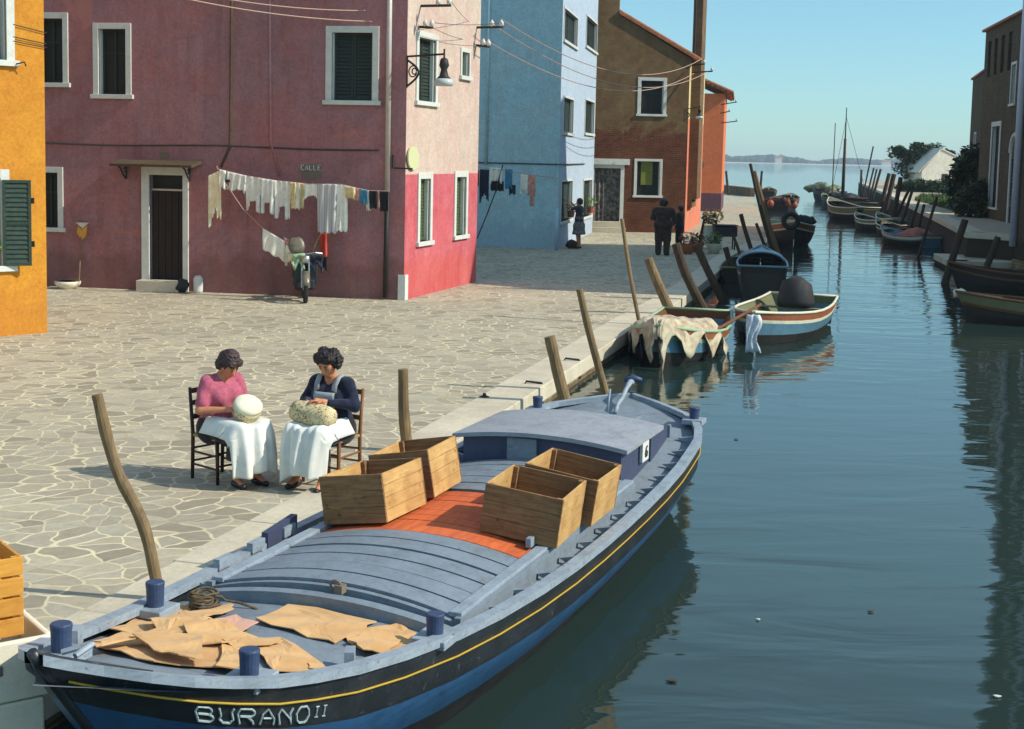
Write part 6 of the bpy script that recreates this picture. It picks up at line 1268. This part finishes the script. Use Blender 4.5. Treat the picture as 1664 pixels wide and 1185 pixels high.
for (x, y, m_, lab) in ((1132, 410, 'rflower', 'tub of red flowers left of the yellow flower stand'), (1116, 413, 'rflower', 'low tray of reddish plants behind the standing men'), (1160, 412, 'leafbright', 'low tub of green plants at the foot of the flower stand')):
    p_ = G(x, y); t = thing('flower_tub', lab, 'flower tub', p_, 0, 'flower tubs on the far quay'); q = MB(); q.lathe([(.16, 0), (.24, .28), (.26, .32), (.0, .3)], (0, 0, 0), 12); q.build('tub', M['pot'] if 'green' not in lab else M['bt_white'], t, smooth=True)
    q = MB(); leaf_cluster(q, (0, 0, .42), (.3, .3, .2), 90, .07, rn); q.build('leaves', M['leafdark'], t); q = MB(); leaf_cluster(q, (0, 0, .52), (.26, .26, .2), 110, .045, rn, shell=.7); q.build('flowers', M[m_], t)
tp = G(1177, 406); t = thing('black_table', 'small black covered table right of the flower stand', 'table', tp); q = MB(); q.box((0, 0, .62), (.75, .6, .34)); q.build('cover', M['rubber'], t, bevel=.05); q = MB(); q.box((0, 0, .82), (.8, .65, .04)); q.build('tabletop', M['bt_dark'], t, bevel=.01)
for a in (-1, 1):
    for b in (-1, 1): q = MB(); q.tube([(a * .3, b * .22, 0), (a * .3, b * .22, .5)], .025, 6); q.build('leg', M['bt_dark'], t)
# flower pots at the blue house window
wp_ = WFb2.px(922, 352); pc = WFb2.P(wp_[0], wp_[1], .12); t = thing('potted_plant', 'pot of white and pink flowers at the blue house window', 'plant', pc); q = MB(); q.lathe([(.1, -.02), (.14, .18), (.15, .2)], (0, 0, 0), 10); q.build('pot', M['pot'], t); q = MB(); leaf_cluster(q, (0, 0, .34), (.2, .2, .16), 90, .05, rn); q.build('foliage', M['leaf'], t)
wp_ = WFb2.px(955, 345); pc = WFb2.P(wp_[0], wp_[1], .12); t = thing('potted_plant', 'pot of green leaves on the right window sill of the blue house', 'plant', pc); q = MB(); q.lathe([(.1, -.02), (.14, .18), (.15, .2)], (0, 0, 0), 10); q.build('pot', M['pot'], t); q = MB(); leaf_cluster(q, (0, 0, .38), (.22, .22, .22), 120, .06, rn); q.build('foliage', M['leafbright'], t)
# ---------------------------------------------------------------- people (bodies as one smooth surface each)
def surface_nets(F, org, h):
    nx, ny, nz = F.shape; ins = F < 0
    c = [ins[i:nx - 1 + i, j:ny - 1 + j, k:nz - 1 + k] for i in (0, 1) for j in (0, 1) for k in (0, 1)]
    s_ = sum(x.astype(np.int8) for x in c); act = (s_ > 0) & (s_ < 8); idx = -np.ones(act.shape, int); cells = np.argwhere(act); idx[act] = np.arange(len(cells))
    P_ = np.zeros((len(cells), 3)); cnt = np.zeros(len(cells)); cor = [(i, j, k) for i in (0, 1) for j in (0, 1) for k in (0, 1)]
    vals = np.stack([F[cells[:, 0] + i, cells[:, 1] + j, cells[:, 2] + k] for i, j, k in cor], 1)
    for a in range(8):
        for b in range(a + 1, 8):
            if sum(abs(cor[a][q] - cor[b][q]) for q in range(3)) != 1: continue
            va, vb = vals[:, a], vals[:, b]; m_ = (va < 0) != (vb < 0); t = np.where(m_, va / np.where(m_, va - vb, 1), 0)
            pa = np.array(cor[a], float); pb = np.array(cor[b], float); P_ += m_[:, None] * (pa + t[:, None] * (pb - pa)); cnt += m_
    V = (cells + P_ / cnt[:, None]) * h + org; fs = []
    for ax in range(3):
        o1, o2 = [q for q in range(3) if q != ax]; sl = [slice(1, -1)] * 3; sl[ax] = slice(0, -1); A_ = ins[tuple(sl)]; sl2 = [slice(1, -1)] * 3; sl2[ax] = slice(1, None); B_ = ins[tuple(sl2)]
        e = np.argwhere(A_ != B_)
        if not len(e): continue
        base = e.copy(); base[:, o1] += 1; base[:, o2] += 1
        fl = A_[e[:, 0], e[:, 1], e[:, 2]]
        def gi(d1, d2):
            q = base.copy(); q[:, o1] += d1; q[:, o2] += d2; return idx[q[:, 0], q[:, 1], q[:, 2]]
        quad = np.stack([gi(-1, -1), gi(0, -1), gi(0, 0), gi(-1, 0)], 1); flip = fl if ax != 1 else ~fl
        quad[~flip] = quad[~flip][:, ::-1]; fs.append(quad)
    return V, np.concatenate(fs)
def sdf_cone(P_, a, b, ra, rb, sq=None):
    a = np.array(a, float); b = np.array(b, float); ab = b - a; t = np.clip(((P_ - a) @ ab) / max(1e-9, ab @ ab), 0, 1); q = P_ - (a + t[..., None] * ab)
    if sq is not None: q = q / np.array(sq)
    return np.linalg.norm(q, axis=-1) - (ra + (rb - ra) * t)
def sdf_ell(P_, c, r): 
    q = (P_ - np.array(c)) / np.array(r); k0 = np.linalg.norm(q, axis=-1); return (k0 - 1) * min(r)
def smin(a, b, k):
    h = np.clip(.5 + .5 * (b - a) / k, 0, 1); return b * (1 - h) + a * h - k * h * (1 - h)
def blobmesh(prims, lo, hi, h, name, mat, parent, fn=None, cut=None):
    lo = np.array(lo, float); n = [int((b - a) / h) + 1 for a, b in zip(lo, hi)]; g_ = np.stack(np.meshgrid(*[lo[i] + np.arange(n[i]) * h for i in range(3)], indexing='ij'), -1).reshape(-1, 3)
    F = None
    for p in prims:
        d = sdf_ell(g_, p[1], p[2]) if p[0] == 'e' else sdf_cone(g_, p[1], p[2], p[3], p[4], p[6] if len(p) > 6 else None); k = p[-1] if p[0] == 'e' else p[5]
        F = d if F is None else smin(F, d, k)
    if fn is not None: F = F + fn(g_)
    if cut is not None: F = np.maximum(F, cut(g_))
    V, Q = surface_nets(F.reshape(n), lo, h); q = MB(); q.v = [tuple(v) for v in V.tolist()]; q.f = [tuple(f) for f in Q.tolist()]; q.m = [0] * len(q.f); return q.build(name, mat, parent, smooth=True)
def skinmat():
    m, t, b = nodes('skin', .55, .35); c = mix(t, ramp(t, noise(t, coords(t), 14, 3), [(.35, GREY(0)), (.7, GREY(1))]), lin((196, 134, 98)), lin((178, 112, 80))); t.links.new(c, b.inputs['Base Color']); return m
M['skin'] = skinmat()
def hairmat(name, c1, c2):
    m, t, b = nodes(name, .55, .4); c = mix(t, ramp(t, noise(t, coords(t, (30, 30, 60)), 1.2, 5), [(.4, GREY(0)), (.65, GREY(1))]), c1, c2); t.links.new(c, b.inputs['Base Color']); bump(t, b, noise(t, coords(t), 45, 4), .01, .9); return m
M['hair1'] = hairmat('dark_brown_hair', lin((44, 32, 32)), lin((78, 56, 52))); M['hair2'] = hairmat('black_hair', lin((22, 18, 18)), lin((40, 32, 30)))
M['blouse'] = cloth('pink_knit', lin((178, 94, 112)), lin((156, 78, 98)), 24); M['navyblouse'] = cloth('navy_knit', lin((40, 44, 62)), lin((30, 32, 46)), 20); M['skirt'] = cloth('black_skirt', lin((34, 30, 32)), lin((46, 40, 40)), 14)
M['apron'] = cloth('white_apron', lin((216, 216, 206)), lin((200, 204, 200)), 8); M['bib'] = cloth('grey_blue_apron_bib', lin((156, 160, 160)), lin((130, 136, 140)), 10); M['shoe'] = paint('black_shoe', (.02, .018, .018), .4); M['pillow'] = cloth('cream_lace_pillow', lin((222, 216, 190)), lin((206, 198, 170)), 8)
def patterned():
    m, t, b = nodes('patterned_lace_pillow', .9, .1); v = N(t, 'ShaderNodeTexVoronoi'); v.inputs['Scale'].default_value = 42; t.links.new(coords(t), v.inputs['Vector']); c = mix(t, ramp(t, v.outputs['Distance'], [(.25, GREY(1)), (.5, GREY(0))]), lin((198, 180, 138)), lin((120, 100, 70))); c = mix(t, ramp(t, noise(t, coords(t), 10, 4), [(.45, GREY(0)), (.7, GREY(.6))]), c, lin((226, 214, 176))); t.links.new(c, b.inputs['Base Color']); return m
M['pattern'] = patterned()
def fingers(q, wr, d, palm_n, side, curl=.5, s=1.0, r=.0085):
    """palm plus five fingers: wr wrist, d direction of the hand, palm_n palm normal, side +1/-1 which side the thumb leaves"""
    wr, d, pn = Vector(wr), Vector(d).normalized(), Vector(palm_n).normalized(); sd = d.cross(pn).normalized() * side; L_ = [.068, .076, .072, .058]
    for i, l_ in enumerate(L_):
        o_ = sd * (.028 - .019 * i) * s; a = wr + d * .085 * s + o_; p = [a - d * .03]; ang = 0; cur = a
        for k in range(3):
            p.append(cur.copy()); ang += curl * (.5 + .25 * k); cur = cur + (d * math.cos(ang) + pn * math.sin(ang)) * l_ * s * (.45 - .08 * k)
        p.append(cur); q.tube(p, [r * s * 1.05, r * s * 1.05, r * s, r * s * .9, r * s * .7], 6)
    th = wr + d * .03 * s + sd * .03 * s; q.tube([wr + d * .015 + sd * .012, th, th + (d * .7 + sd * .7 + pn * .3).normalized() * .035 * s, th + (d * .95 + sd * .35 + pn * .5).normalized() * .06 * s], [r * 1.4 * s, r * 1.3 * s, r * 1.05 * s, r * .8 * s], 6)
def head_prims(c, fwd_, upv, s=1.0):
    c, f, u = Vector(c), Vector(fwd_).normalized(), Vector(upv).normalized(); l_ = u.cross(f); A = lambda a, b, e: tuple(c + f * a * s + l_ * b * s + u * e * s)
    pr = [('e', A(-.01, 0, .03), (.092 * s, .078 * s, .095 * s), .03), ('c', A(.035, 0, -.03), A(.045, 0, -.07), .056 * s, .04 * s, .03), ('c', A(.075, 0, .01), A(.10, 0, -.025), .012 * s, .016 * s, .015),
          ('c', A(.05, .04, .02), A(.05, -.04, .02), .03 * s, .03 * s, .02), ('c', A(.075, .018, -.048), A(.075, -.018, -.048), .012 * s, .012 * s, .01), ('e', A(-.005, .082, .0), (.02 * s, .012 * s, .03 * s), .008), ('e', A(-.005, -.082, .0), (.02 * s, .012 * s, .03 * s), .008)]
    return pr, A
def face_parts(par, A, mathair):
    for s in (1, -1):
        q = MB(); q.tube([A(.083, s * .018, .035), A(.088, s * .032, .040), A(.078, s * .048, .034)], .005, 5); q.build('eyebrow', mathair, par)
        q = MB(); q.tube([A(.084, s * .020, .016), A(.088, s * .032, .013), A(.079, s * .045, .016)], .0045, 5); q.build('eye', M['hair2'], par)
    q = MB(); q.tube([A(.078, .022, -.048), A(.088, 0, -.047), A(.078, -.022, -.048)], [.003, .006, .003], 6); q.build('lips', M['lips'], par)
M['lips'] = paint('lips', lin((150, 70, 62)), .5)
SC = .905
def seated(label, base, rz, top, hair, hairm, bib, arms, head, grp='women making lace on the quay', sleeves='short', spread=.11):
    t = thing('person', label, 'person', base, rz, grp); (eL, wL), (eR, wR) = arms; hc, hf, hu = head
    S = {1: ((.02, .185, 1.0), eL, wL), -1: ((.02, -.185, 1.0), eR, wR)}
    hp, A = head_prims(hc, hf, hu); neck = [('c', (.03, 0, 1.05), tuple(Vector(hc) - Vector(hu) * .03 - Vector(hf) * .02), .056, .052, .03)]
    torso = [('c', (0, .07, .54), (0, -.07, .54), .15, .15, .05), ('c', (0, .04, .66), (0, -.04, .66), .135, .135, .06), ('c', (.02, .07, .86), (.02, -.07, .86), .13, .13, .06), ('c', (.0, .15, 1.0), (.0, -.15, 1.0), .062, .062, .06), ('e', (.09, .075, .87), (.075, .075, .08), .03), ('e', (.09, -.075, .87), (.075, .075, .08), .03)]
    armp = []; 
    for s, (sh, el, wr) in S.items():
        armp += [('c', sh, el, .055, .043, .04), ('c', el, wr, .043, .026, .02)]
        d = (Vector(wr) - Vector(el)).normalized(); pe = Vector(wr) + d * .055; armp += [('c', wr, tuple(Vector(wr) + d * .07), .026, .03, .02, (1, 1, 1))]
    legs = []
    for s, fx, fy in ((1, .44, spread), (-1, .40, -spread)):
        kn = (.44, s * .11, .50); an = (fx, fy, .10); legs += [('c', (0, s * .08, .54), kn, .095, .066, .05), ('c', kn, (fx * .55 + .44 * .42, (fy + s * .11) / 2 * 1.0, .32), .06, .055, .03), ('c', (fx * .55 + .44 * .42, (fy + s * .11) / 2, .32), an, .055, .034, .03), ('c', an, (fx + .10, fy * 1.1, .045), .034, .028, .03)]
    body = blobmesh(hp + neck + torso + armp + legs, (-.3, -.45, 0), (.7, .45, 1.42), .0105, 'body', M['skin'], t)
    q = MB()
    for s, (sh, el, wr) in S.items():
        d = (Vector(wr) - Vector(el)).normalized(); fingers(q, Vector(wr) + d * -.0, d, Vector((.15, 0, -1)) - d * Vector((.15, 0, -1)).dot(d), s, .55, 1.0)
    q.build('fingers', M['skin'], body, smooth=True)
    infl = lambda pr, e: [(p[0], p[1], tuple(r_ + e for r_ in p[2]), p[3]) if p[0] == 'e' else (p[0], p[1], p[2], p[3] + e, p[4] + e, *p[5:]) for p in pr]
    sl = []
    for s, (sh, el, wr) in S.items():
        if sleeves == 'short': m_ = tuple(Vector(sh).lerp(Vector(el), .72)); sl += [('c', sh, m_, .068, .066, .04)]
        else: m_ = tuple(Vector(el).lerp(Vector(wr), .80)); sl += [('c', sh, el, .070, .058, .04), ('c', el, m_, .058, .038, .03)]
    fold = lambda a_, k_: (lambda g_: a_ * np.sin(g_[:, 2] * k_ + g_[:, 1] * 22) * np.cos(g_[:, 0] * 25 + g_[:, 1] * 9))
    vneck = lambda g_: (.055 - np.sqrt(((g_[:, 0] - .11) * .6) ** 2 + (g_[:, 1]) ** 2 + ((g_[:, 2] - 1.08) * .62) ** 2))
    blouse = blobmesh(infl(torso, .016) + sl, (-.3, -.45, .5), (.6, .45, 1.12), .011, 'blouse', M[top], t, fold(.006, 28), vneck)
    skirtp = infl([torso[0]], .03) + [('c', (0, .1, .53), (.46, .14, .52), .125, .10, .05), ('c', (0, -.1, .53), (.46, -.14, .52), .125, .10, .05), ('c', (.46, .12, .50), (.47, .15, .30), .095, .10, .05), ('c', (.46, -.12, .50), (.47, -.15, .30), .095, .10, .05), ('c', (.44, .1, .36), (.44, -.1, .36), .11, .11, .06)]
    flr = lambda g_: .010 * np.sin(np.arctan2(g_[:, 1], g_[:, 0] - .35) * 11 + g_[:, 2] * 6) * np.clip((.62 - g_[:, 2]) * 3, 0, 1)
    skirt = blobmesh(skirtp, (-.3, -.4, .2), (.75, .4, .75), .012, 'skirt', M['skirt'], t, flr, lambda g_: .27 - g_[:, 2] + .015 * np.sin(g_[:, 1] * 20))
    # apron: cloth sheet lying over the lap and falling in folds in front of the shins
    q = MB(); rows = []
    for i in range(34):
        u = i / 33
        if u < .42: k = u / .42; x_ = .06 + .52 * k; z_ = .668 + .01 * math.sin(k * 3) - .02 * k
        else: k = (u - .42) / .58; x_ = .58 + .06 * math.sin(k * 1.6); z_ = .625 - .47 * k
        row = []
        for j in range(31):
            v = -1 + 2 * j / 30; wd = (.285 if u < .42 else .285 - .05 * (u - .42) / .58) + (.05 if u > .5 else 0) * (u - .5); k2 = max(0, u - .4); fo = (.022 + .03 * k2) * math.sin(v * 9.5 + bib[1]) * min(1, .3 + 2 * k2) + .012 * math.sin(v * 21 + u * 3)
            dz = -.15 * max(0, abs(v) - .72) / .28 * (1.0 if u < .5 else .3); sag = -.03 * math.exp(-(v / .25) ** 2) * (1 if u < .42 else 0)
            zz_ = z_ + dz + sag + (.04 * math.sin(v * 4 + bib[1]) * k2 * 1.4 if u > .42 else 0) + (.10 * v * bib[2] * k2)
            row.append((x_ + fo * (1 if u > .38 else .15) - .09 * abs(v) ** 3 * (1 if u > .3 else .3), v * wd, zz_ + fo * (.25 if u < .42 else 0)))
        rows.append(row)
    q.grid(rows); q.build('apron', M['apron'], t, smooth=True, solid=.006)
    if bib[0]:
        q = MB(); q.grid([[(.165 + .0 * z_ + .02 * math.sin(z_ * 9) - .35 * abs(y_) ** 1.7 + (.0 if z_ < .9 else -(z_ - .9) * .35), y_, z_) for y_ in np.linspace(-.12, .12, 9)] for z_ in np.linspace(.66, .93, 8)]); q.build('bib', M['bib'], t, smooth=True, solid=.008)
        q = MB()
        for s in (1, -1): q.grid([[(p[0], p[1] + w_, p[2]) for w_ in (-.028, .028)] for p in ((.15, s * .10, .92), (.135, s * .105, 1.0), (.075, s * .11, 1.075), (0, s * .105, 1.085), (-.075, s * .1, 1.04))])
        q.build('apron_straps', M['bib'], t, smooth=True, solid=.008)
    c, f, u = Vector(hc), Vector(hf).normalized(), Vector(hu).normalized(); l_ = u.cross(f); HH = lambda a, b, e: tuple(c + f * a + l_ * b + u * e)
    hp2 = [('e', HH(-.03, 0, .055), (.105, .10, .105), .03)] + [('e', HH(x_, y_, z_), (r_, r_, r_), .02) for x_, y_, z_, r_ in hair]
    rnh = np.random.default_rng(3); ww = lambda g_: .007 * np.sin(g_[:, 0] * 120 + g_[:, 2] * 70 + 2 * np.sin(g_[:, 1] * 40)) * np.cos(g_[:, 1] * 110 + g_[:, 2] * 80) + .004 * np.sin(g_[:, 2] * 210 + g_[:, 0] * 90)
    ch = np.array(c); fa = np.array(f); ua = np.array(u)
    facecut = lambda g_: np.minimum(((g_ - ch) @ fa) - .035, .062 - ((g_ - ch) @ ua))
    h0 = np.array(c) - .19; h1 = np.array(c) + .20; blobmesh(hp2, h0, h1, .0085, 'hair', M[hairm], t, ww, facecut)
    face_parts(body, A, M[hairm])
    t.scale = (SC, SC, SC)
    for s, fx, fy in ((1, .44, spread), (-1, .40, -spread)):
        blobmesh([('c', (fx - .03, fy, .04), (fx + .03, fy * 1.03, .035), .038, .036, .02), ('c', (fx + .03, fy * 1.03, .035), (fx + .13, fy * 1.12, .028), .036, .030, .02)], (fx - .1, fy - .1, 0), (fx + .2, fy + .1, .10), .009, 'shoe', M['shoe'], t, None, lambda g_, fx=fx: np.maximum((g_[:, 2] - .055 - .03 * (g_[:, 0] < fx)), -g_[:, 2] + .001))
    return t
SC = .905
def chair(label, base, rz, mat):
    t = thing('chair', label, 'chair', base, rz, 'rush seated wooden chairs'); M_ = M[mat]
    for s in (1, -1):
        q = MB(); q.tube([(-.21, s * .19, 0), (-.20, s * .19, .45), (-.25, s * .19, .92)], [.018, .02, .016], 8); q.build('leg', M_, t, smooth=True)
        q = MB(); q.tube([(.21, s * .21, 0), (.20, s * .21, .46)], [.017, .021], 8); q.build('leg', M_, t, smooth=True)
    for z_ in (.62, .76, .88):
        q = MB(); q.grid([[(-.215 - (z_ - .45) * .1 - .02 * math.cos(y_ * 8), y_, z_ + w_) for w_ in (-.025, .025)] for y_ in np.linspace(-.19, .19, 9)]); q.build('back_rail', M_, t, solid=.014)
    q = MB()
    for z_ in (.15, .28): q.tube([(-.205, .19, z_), (.205, .21, z_)], .011, 6); q.tube([(-.205, -.19, z_), (.205, -.21, z_)], .011, 6); q.tube([(.208, -.21, z_ + .03), (.208, .21, z_ + .03)], .011, 6); q.tube([(-.207, -.19, z_ + .03), (-.207, .19, z_ + .03)], .011, 6)
    q.build('stretchers', M_, t); q = MB(); q.hexa([(-.21, -.2, .43), (.22, -.22, .43), (.22, .22, .43), (-.21, .2, .43), (-.21, -.2, .465), (.22, -.22, .465), (.22, .22, .465), (-.21, .2, .465)]); q.build('seat', M['rush'], t, bevel=.012); t.scale = (SC, SC, SC); return t
M['rush'] = wood('rush_seat', lin((176, 146, 96)), lin((130, 104, 64)), 2, (3, 20, 3), knots=False); M['chairwood'] = wood('dark_chair_wood', lin((74, 48, 38)), lin((52, 34, 28)), 1, (10, 10, 1.5), knots=False, rough=.5); M['chairwood2'] = wood('honey_chair_wood', lin((142, 94, 56)), lin((104, 66, 38)), 1, (10, 10, 1.5), knots=False, rough=.5)
def hd(x, y, z=0): return Vector((x, y, 0)).normalized()
W1 = G(358, 778); W1.z = 0; rz1 = math.atan2(-.62, .72)
chair('dark wooden chair under the woman in the pink blouse', W1 + Vector((-.0, .02, 0)), rz1 + R(2), 'chairwood')
seated('woman in a pink short sleeved blouse bent over a round cream lace pillow', W1, rz1, 'blouse', [(-.08, .0, -.03, .07), (-.03, 0, .10, .085), (-.05, .075, 0, .05), (-.05, -.075, 0, .045), (.045, 0, .105, .05), (.05, .05, .085, .045), (.05, -.05, .085, .045), (-.09, 0, .06, .06)], 'hair1', (False, .6, -.2), (((.04, .27, .76), (.27, .13, .80)), ((.04, -.28, .74), (.28, -.12, .76))), ((.115, .01, 1.155), (.80, .18, -.62), (.60, .05, .80)))
W2 = G(540, 781); W2.z = 0; rz2 = math.atan2(-.90, -.42)
chair('honey coloured wooden chair under the woman in the navy blouse', W2 + Vector((.0, .02, 0)), rz2 - R(2), 'chairwood2')
seated('woman in a navy blouse and grey apron bib working on a long patterned lace pillow', W2, rz2, 'navyblouse', [(-.06, .09, .04, .06), (-.06, -.09, .04, .06), (-.09, 0, .0, .07), (.03, 0, .12, .065), (.035, .06, .105, .055), (.035, -.06, .105, .055), (-.06, .06, .11, .06), (-.06, -.06, .11, .06), (-.02, .1, .0, .04), (-.02, -.1, .0, .04)], 'hair2', (True, 2.2, .9), (((.05, .29, .80), (.30, .07, .86)), ((.05, -.29, .80), (.30, -.07, .83))), ((.10, 0, 1.19), (.88, -.05, -.46), (.46, 0, .88)), sleeves='long', spread=.16)
# lace pillows
T1 = Matrix.Translation(W1) @ Matrix.Rotation(rz1, 4, 'Z') @ Matrix.Scale(SC, 4); q = MB(); c_ = Vector((.40, .02, .77)); ax = Vector((.42, -.12, .66)).normalized(); q.tube([c_ - ax * .10, c_ - ax * .07, c_ - ax * .01, c_ + ax * .03], [.105, .135, .145, .146], 28, m=1); q.tube([c_ + ax * .031, c_ + ax * .06, c_ + ax * .08, c_ + ax * .092, c_ + ax * .096], [.147, .142, .122, .07, .01], 28, m=0)
q.v = [tuple(T1 @ Vector(v)) for v in q.v]; q.single('lace_pillow', [M['pillow'], M['pattern']], 'round cream lace pillow on the lap of the woman in pink', 'cushion', smooth=True)
T2_ = Matrix.Translation(W2) @ Matrix.Rotation(rz2, 4, 'Z') @ Matrix.Scale(SC, 4); q = MB(); pth = [(.36, y_, .735 + (-y_) * .10) for y_ in np.linspace(-.22, .22, 9)]; q.tube([T2_ @ Vector(p) for p in pth], [.085, .1, .105, .107, .108, .107, .105, .1, .085], 20); q.single('lace_pillow', M['pattern'], 'long patterned lace pillow on the lap of the woman in navy', 'cushion', smooth=True)
q = MB(); q.grid([[T2_ @ Vector((.30 + .01 * math.sin(i), -.12 + .03 * i, .855 + .01 * math.cos(i * 1.3 + j))) + Vector((0, 0, -.012 * j)) for i in range(9)] for j in range(4)]); q.single('lace', M['wwhite'], 'strip of white lace in the hands of the woman in navy', 'lace', solid=.003, smooth=True)

def standing(label, base, rz, H_, top, bottom, hairm, arms, grp=None, skirt=True, wide=1.0, head=(.02, 0)):
    s = H_ / 1.65; t = thing('person', label, 'person', base, rz, grp); hp, A = head_prims((head[0], head[1], 1.53), (1, 0, -.1), (.1, 0, 1))
    torso = [('c', (0, .06, .93), (0, -.06, .93), .115, .115, .05), ('c', (0, .04, 1.1), (0, -.04, 1.1), .10, .10, .06), ('c', (0, .07, 1.27), (0, -.07, 1.27), .105, .105, .06), ('c', (0, .14, 1.36), (0, -.14, 1.36), .055, .055, .05)]
    neck = [('c', (0, 0, 1.38), (head[0], 0, 1.5), .05, .05, .02)]; ar = []
    for sd, (el, wr) in zip((1, -1), arms):
        sh = (0, sd * .175, 1.35); ar += [('c', sh, el, .048, .038, .03), ('c', el, wr, .038, .026, .02), ('c', wr, tuple(Vector(wr) + (Vector(wr) - Vector(el)).normalized() * .08), .028, .022, .02)]
    lg = []
    for sd in (1, -1): lg += [('c', (0, sd * .08, .9), (.02, sd * .09, .48), .085, .055, .04), ('c', (.02, sd * .09, .48), (-.01, sd * .09, .08), .052, .034, .03), ('c', (-.01, sd * .09, .07), (.13, sd * .10, .035), .035, .03, .02)]
    b_ = blobmesh(hp + torso + neck + ar + lg, (-.45, -.6, 0), (.7, .6, 2.0), .02, 'body', M['skin'], t)
    e = .02; infl = [(p[0], p[1], p[2], p[3] + e, p[4] + e, *p[5:]) for p in torso]; sl = []
    for sd, (el, wr) in zip((1, -1), arms): sl += [('c', (0, sd * .175, 1.35), el, .066, .055, .03)] + ([('c', el, tuple(Vector(el).lerp(Vector(wr), .85)), .055, .042, .03)] if not skirt else [])
    blobmesh(infl + sl, (-.45, -.6, .8), (.7, .6, 2.0), .018, 'jacket' if not skirt else 'blouse', M[top], t)
    if skirt: blobmesh([('c', (0, .05, 1.0), (0, -.05, 1.0), .13, .13, .05), ('c', (0, .08, .75), (0, -.08, .75), .17, .17, .1), ('c', (0, .08, .5), (0, -.08, .5), .19, .19, .1)], (-.4, -.4, .35), (.4, .4, 1.1), .018, 'skirt', M[bottom], t, lambda g_: .012 * np.sin(np.arctan2(g_[:, 1], g_[:, 0]) * 9), lambda g_: .47 - g_[:, 2])
    else: blobmesh([('c', p[1], p[2], p[3] + .03, p[4] + .03, p[5]) for i, p in enumerate(lg) if i % 3 < 2] + [('c', (0, .06, .93), (0, -.06, .93), .14, .14, .05)], (-.3, -.35, .04), (.3, .35, 1.1), .018, 'trousers', M[bottom], t)
    blobmesh([('e', (head[0] - .025, 0, 1.585), (.105, .098, .10), .02), ('e', (head[0] - .06, 0, 1.53), (.07, .085, .08), .02)], (-.25, -.2, 1.35), (.25, .2, 1.8), .014, 'hair', M[hairm], t, lambda g_: .006 * np.sin(g_[:, 0] * 80) * np.cos(g_[:, 1] * 80 + g_[:, 2] * 60), lambda g_: np.minimum(g_[:, 0] - head[0] - .04, 1.60 - g_[:, 2]))
    for sd in (1, -1): q = MB(); q.tube([(-.05, sd * .09, .04), (.05, sd * .095, .042), (.15, sd * .10, .03)], [.042, .045, .03], 8); q.build('shoe', M['shoe'], t, smooth=True)
    t.scale = (s * wide, s * wide, s); return t
M['brownsuit'] = cloth('dark_brown_cloth', lin((70, 54, 46)), lin((48, 38, 34)), 12); M['patterndress'] = cloth('dark_patterned_dress', lin((70, 58, 56)), lin((150, 150, 140)), 30); M['teeblue'] = cloth('dark_blue_blouse', lin((50, 50, 66)), lin((76, 56, 48)), 8)
p_ = G(940, 404); p_.z = 0; standing('woman in a dark blouse and patterned skirt reaching up at the blue house window', p_, R(158), 1.62, 'teeblue', 'patterndress', 'hair1', (((.12, .36, 1.33), (.22, .52, 1.50)), ((.2, -.26, 1.32), (.34, -.22, 1.48))))
p_ = G(1076, 415); p_.z = 0; standing('broad person in dark brown clothes standing in front of the brown house', p_, R(70), 1.72, 'brownsuit', 'brownsuit', 'hair2', (((.05, .24, 1.1), (.2, .16, 1.0)), ((.05, -.24, 1.1), (.2, -.16, 1.0))), 'people talking on the far quay', skirt=False, wide=1.4)
p_ = G(1103, 412); p_.z = 0; standing('slimmer person in dark clothes standing beside the broad one near the flower tubs', p_, R(150), 1.50, 'brownsuit', 'skirt', 'hair2', (((.05, .24, 1.1), (.2, .16, 1.0)), ((.05, -.24, 1.1), (.2, -.16, 1.0))), 'people talking on the far quay', skirt=False)
q = MB(); lump(q, (0, 0, .14), (.2, .15, .14), rn); o_ = q.single('shopping_bag', M['brownsuit'], 'dark bag on the ground behind the woman at the blue house', 'bag', loc=(0, 0, 0), smooth=True); p_ = G(929, 404); p_.z = 0; o_.location = p_

# ---------------------------------------------------------------- the air over the lagoon
hz = MB(); hz.hexa([(-1500, -40, WZ - 1), (2300, -40, WZ - 1), (2300, 1900, WZ - 1), (-1500, 1900, WZ - 1), (-1500, -40, 17.5), (2300, -40, 17.5), (2300, 1900, 17.5), (-1500, 1900, 17.5)])
hm_ = bpy.data.materials.new('haze'); hm_.use_nodes = True; ht = hm_.node_tree; ht.nodes.remove(ht.nodes['Principled BSDF']); pv = ht.nodes.new('ShaderNodeVolumePrincipled'); pv.inputs['Density'].default_value = .00038; pv.inputs['Color'].default_value = (.78, .90, 1.0, 1); pv.inputs['Anisotropy'].default_value = .2
ht.links.new(pv.outputs[0], ht.nodes['Material Output'].inputs['Volume']); hz.build('haze', hm_, kind='stuff')
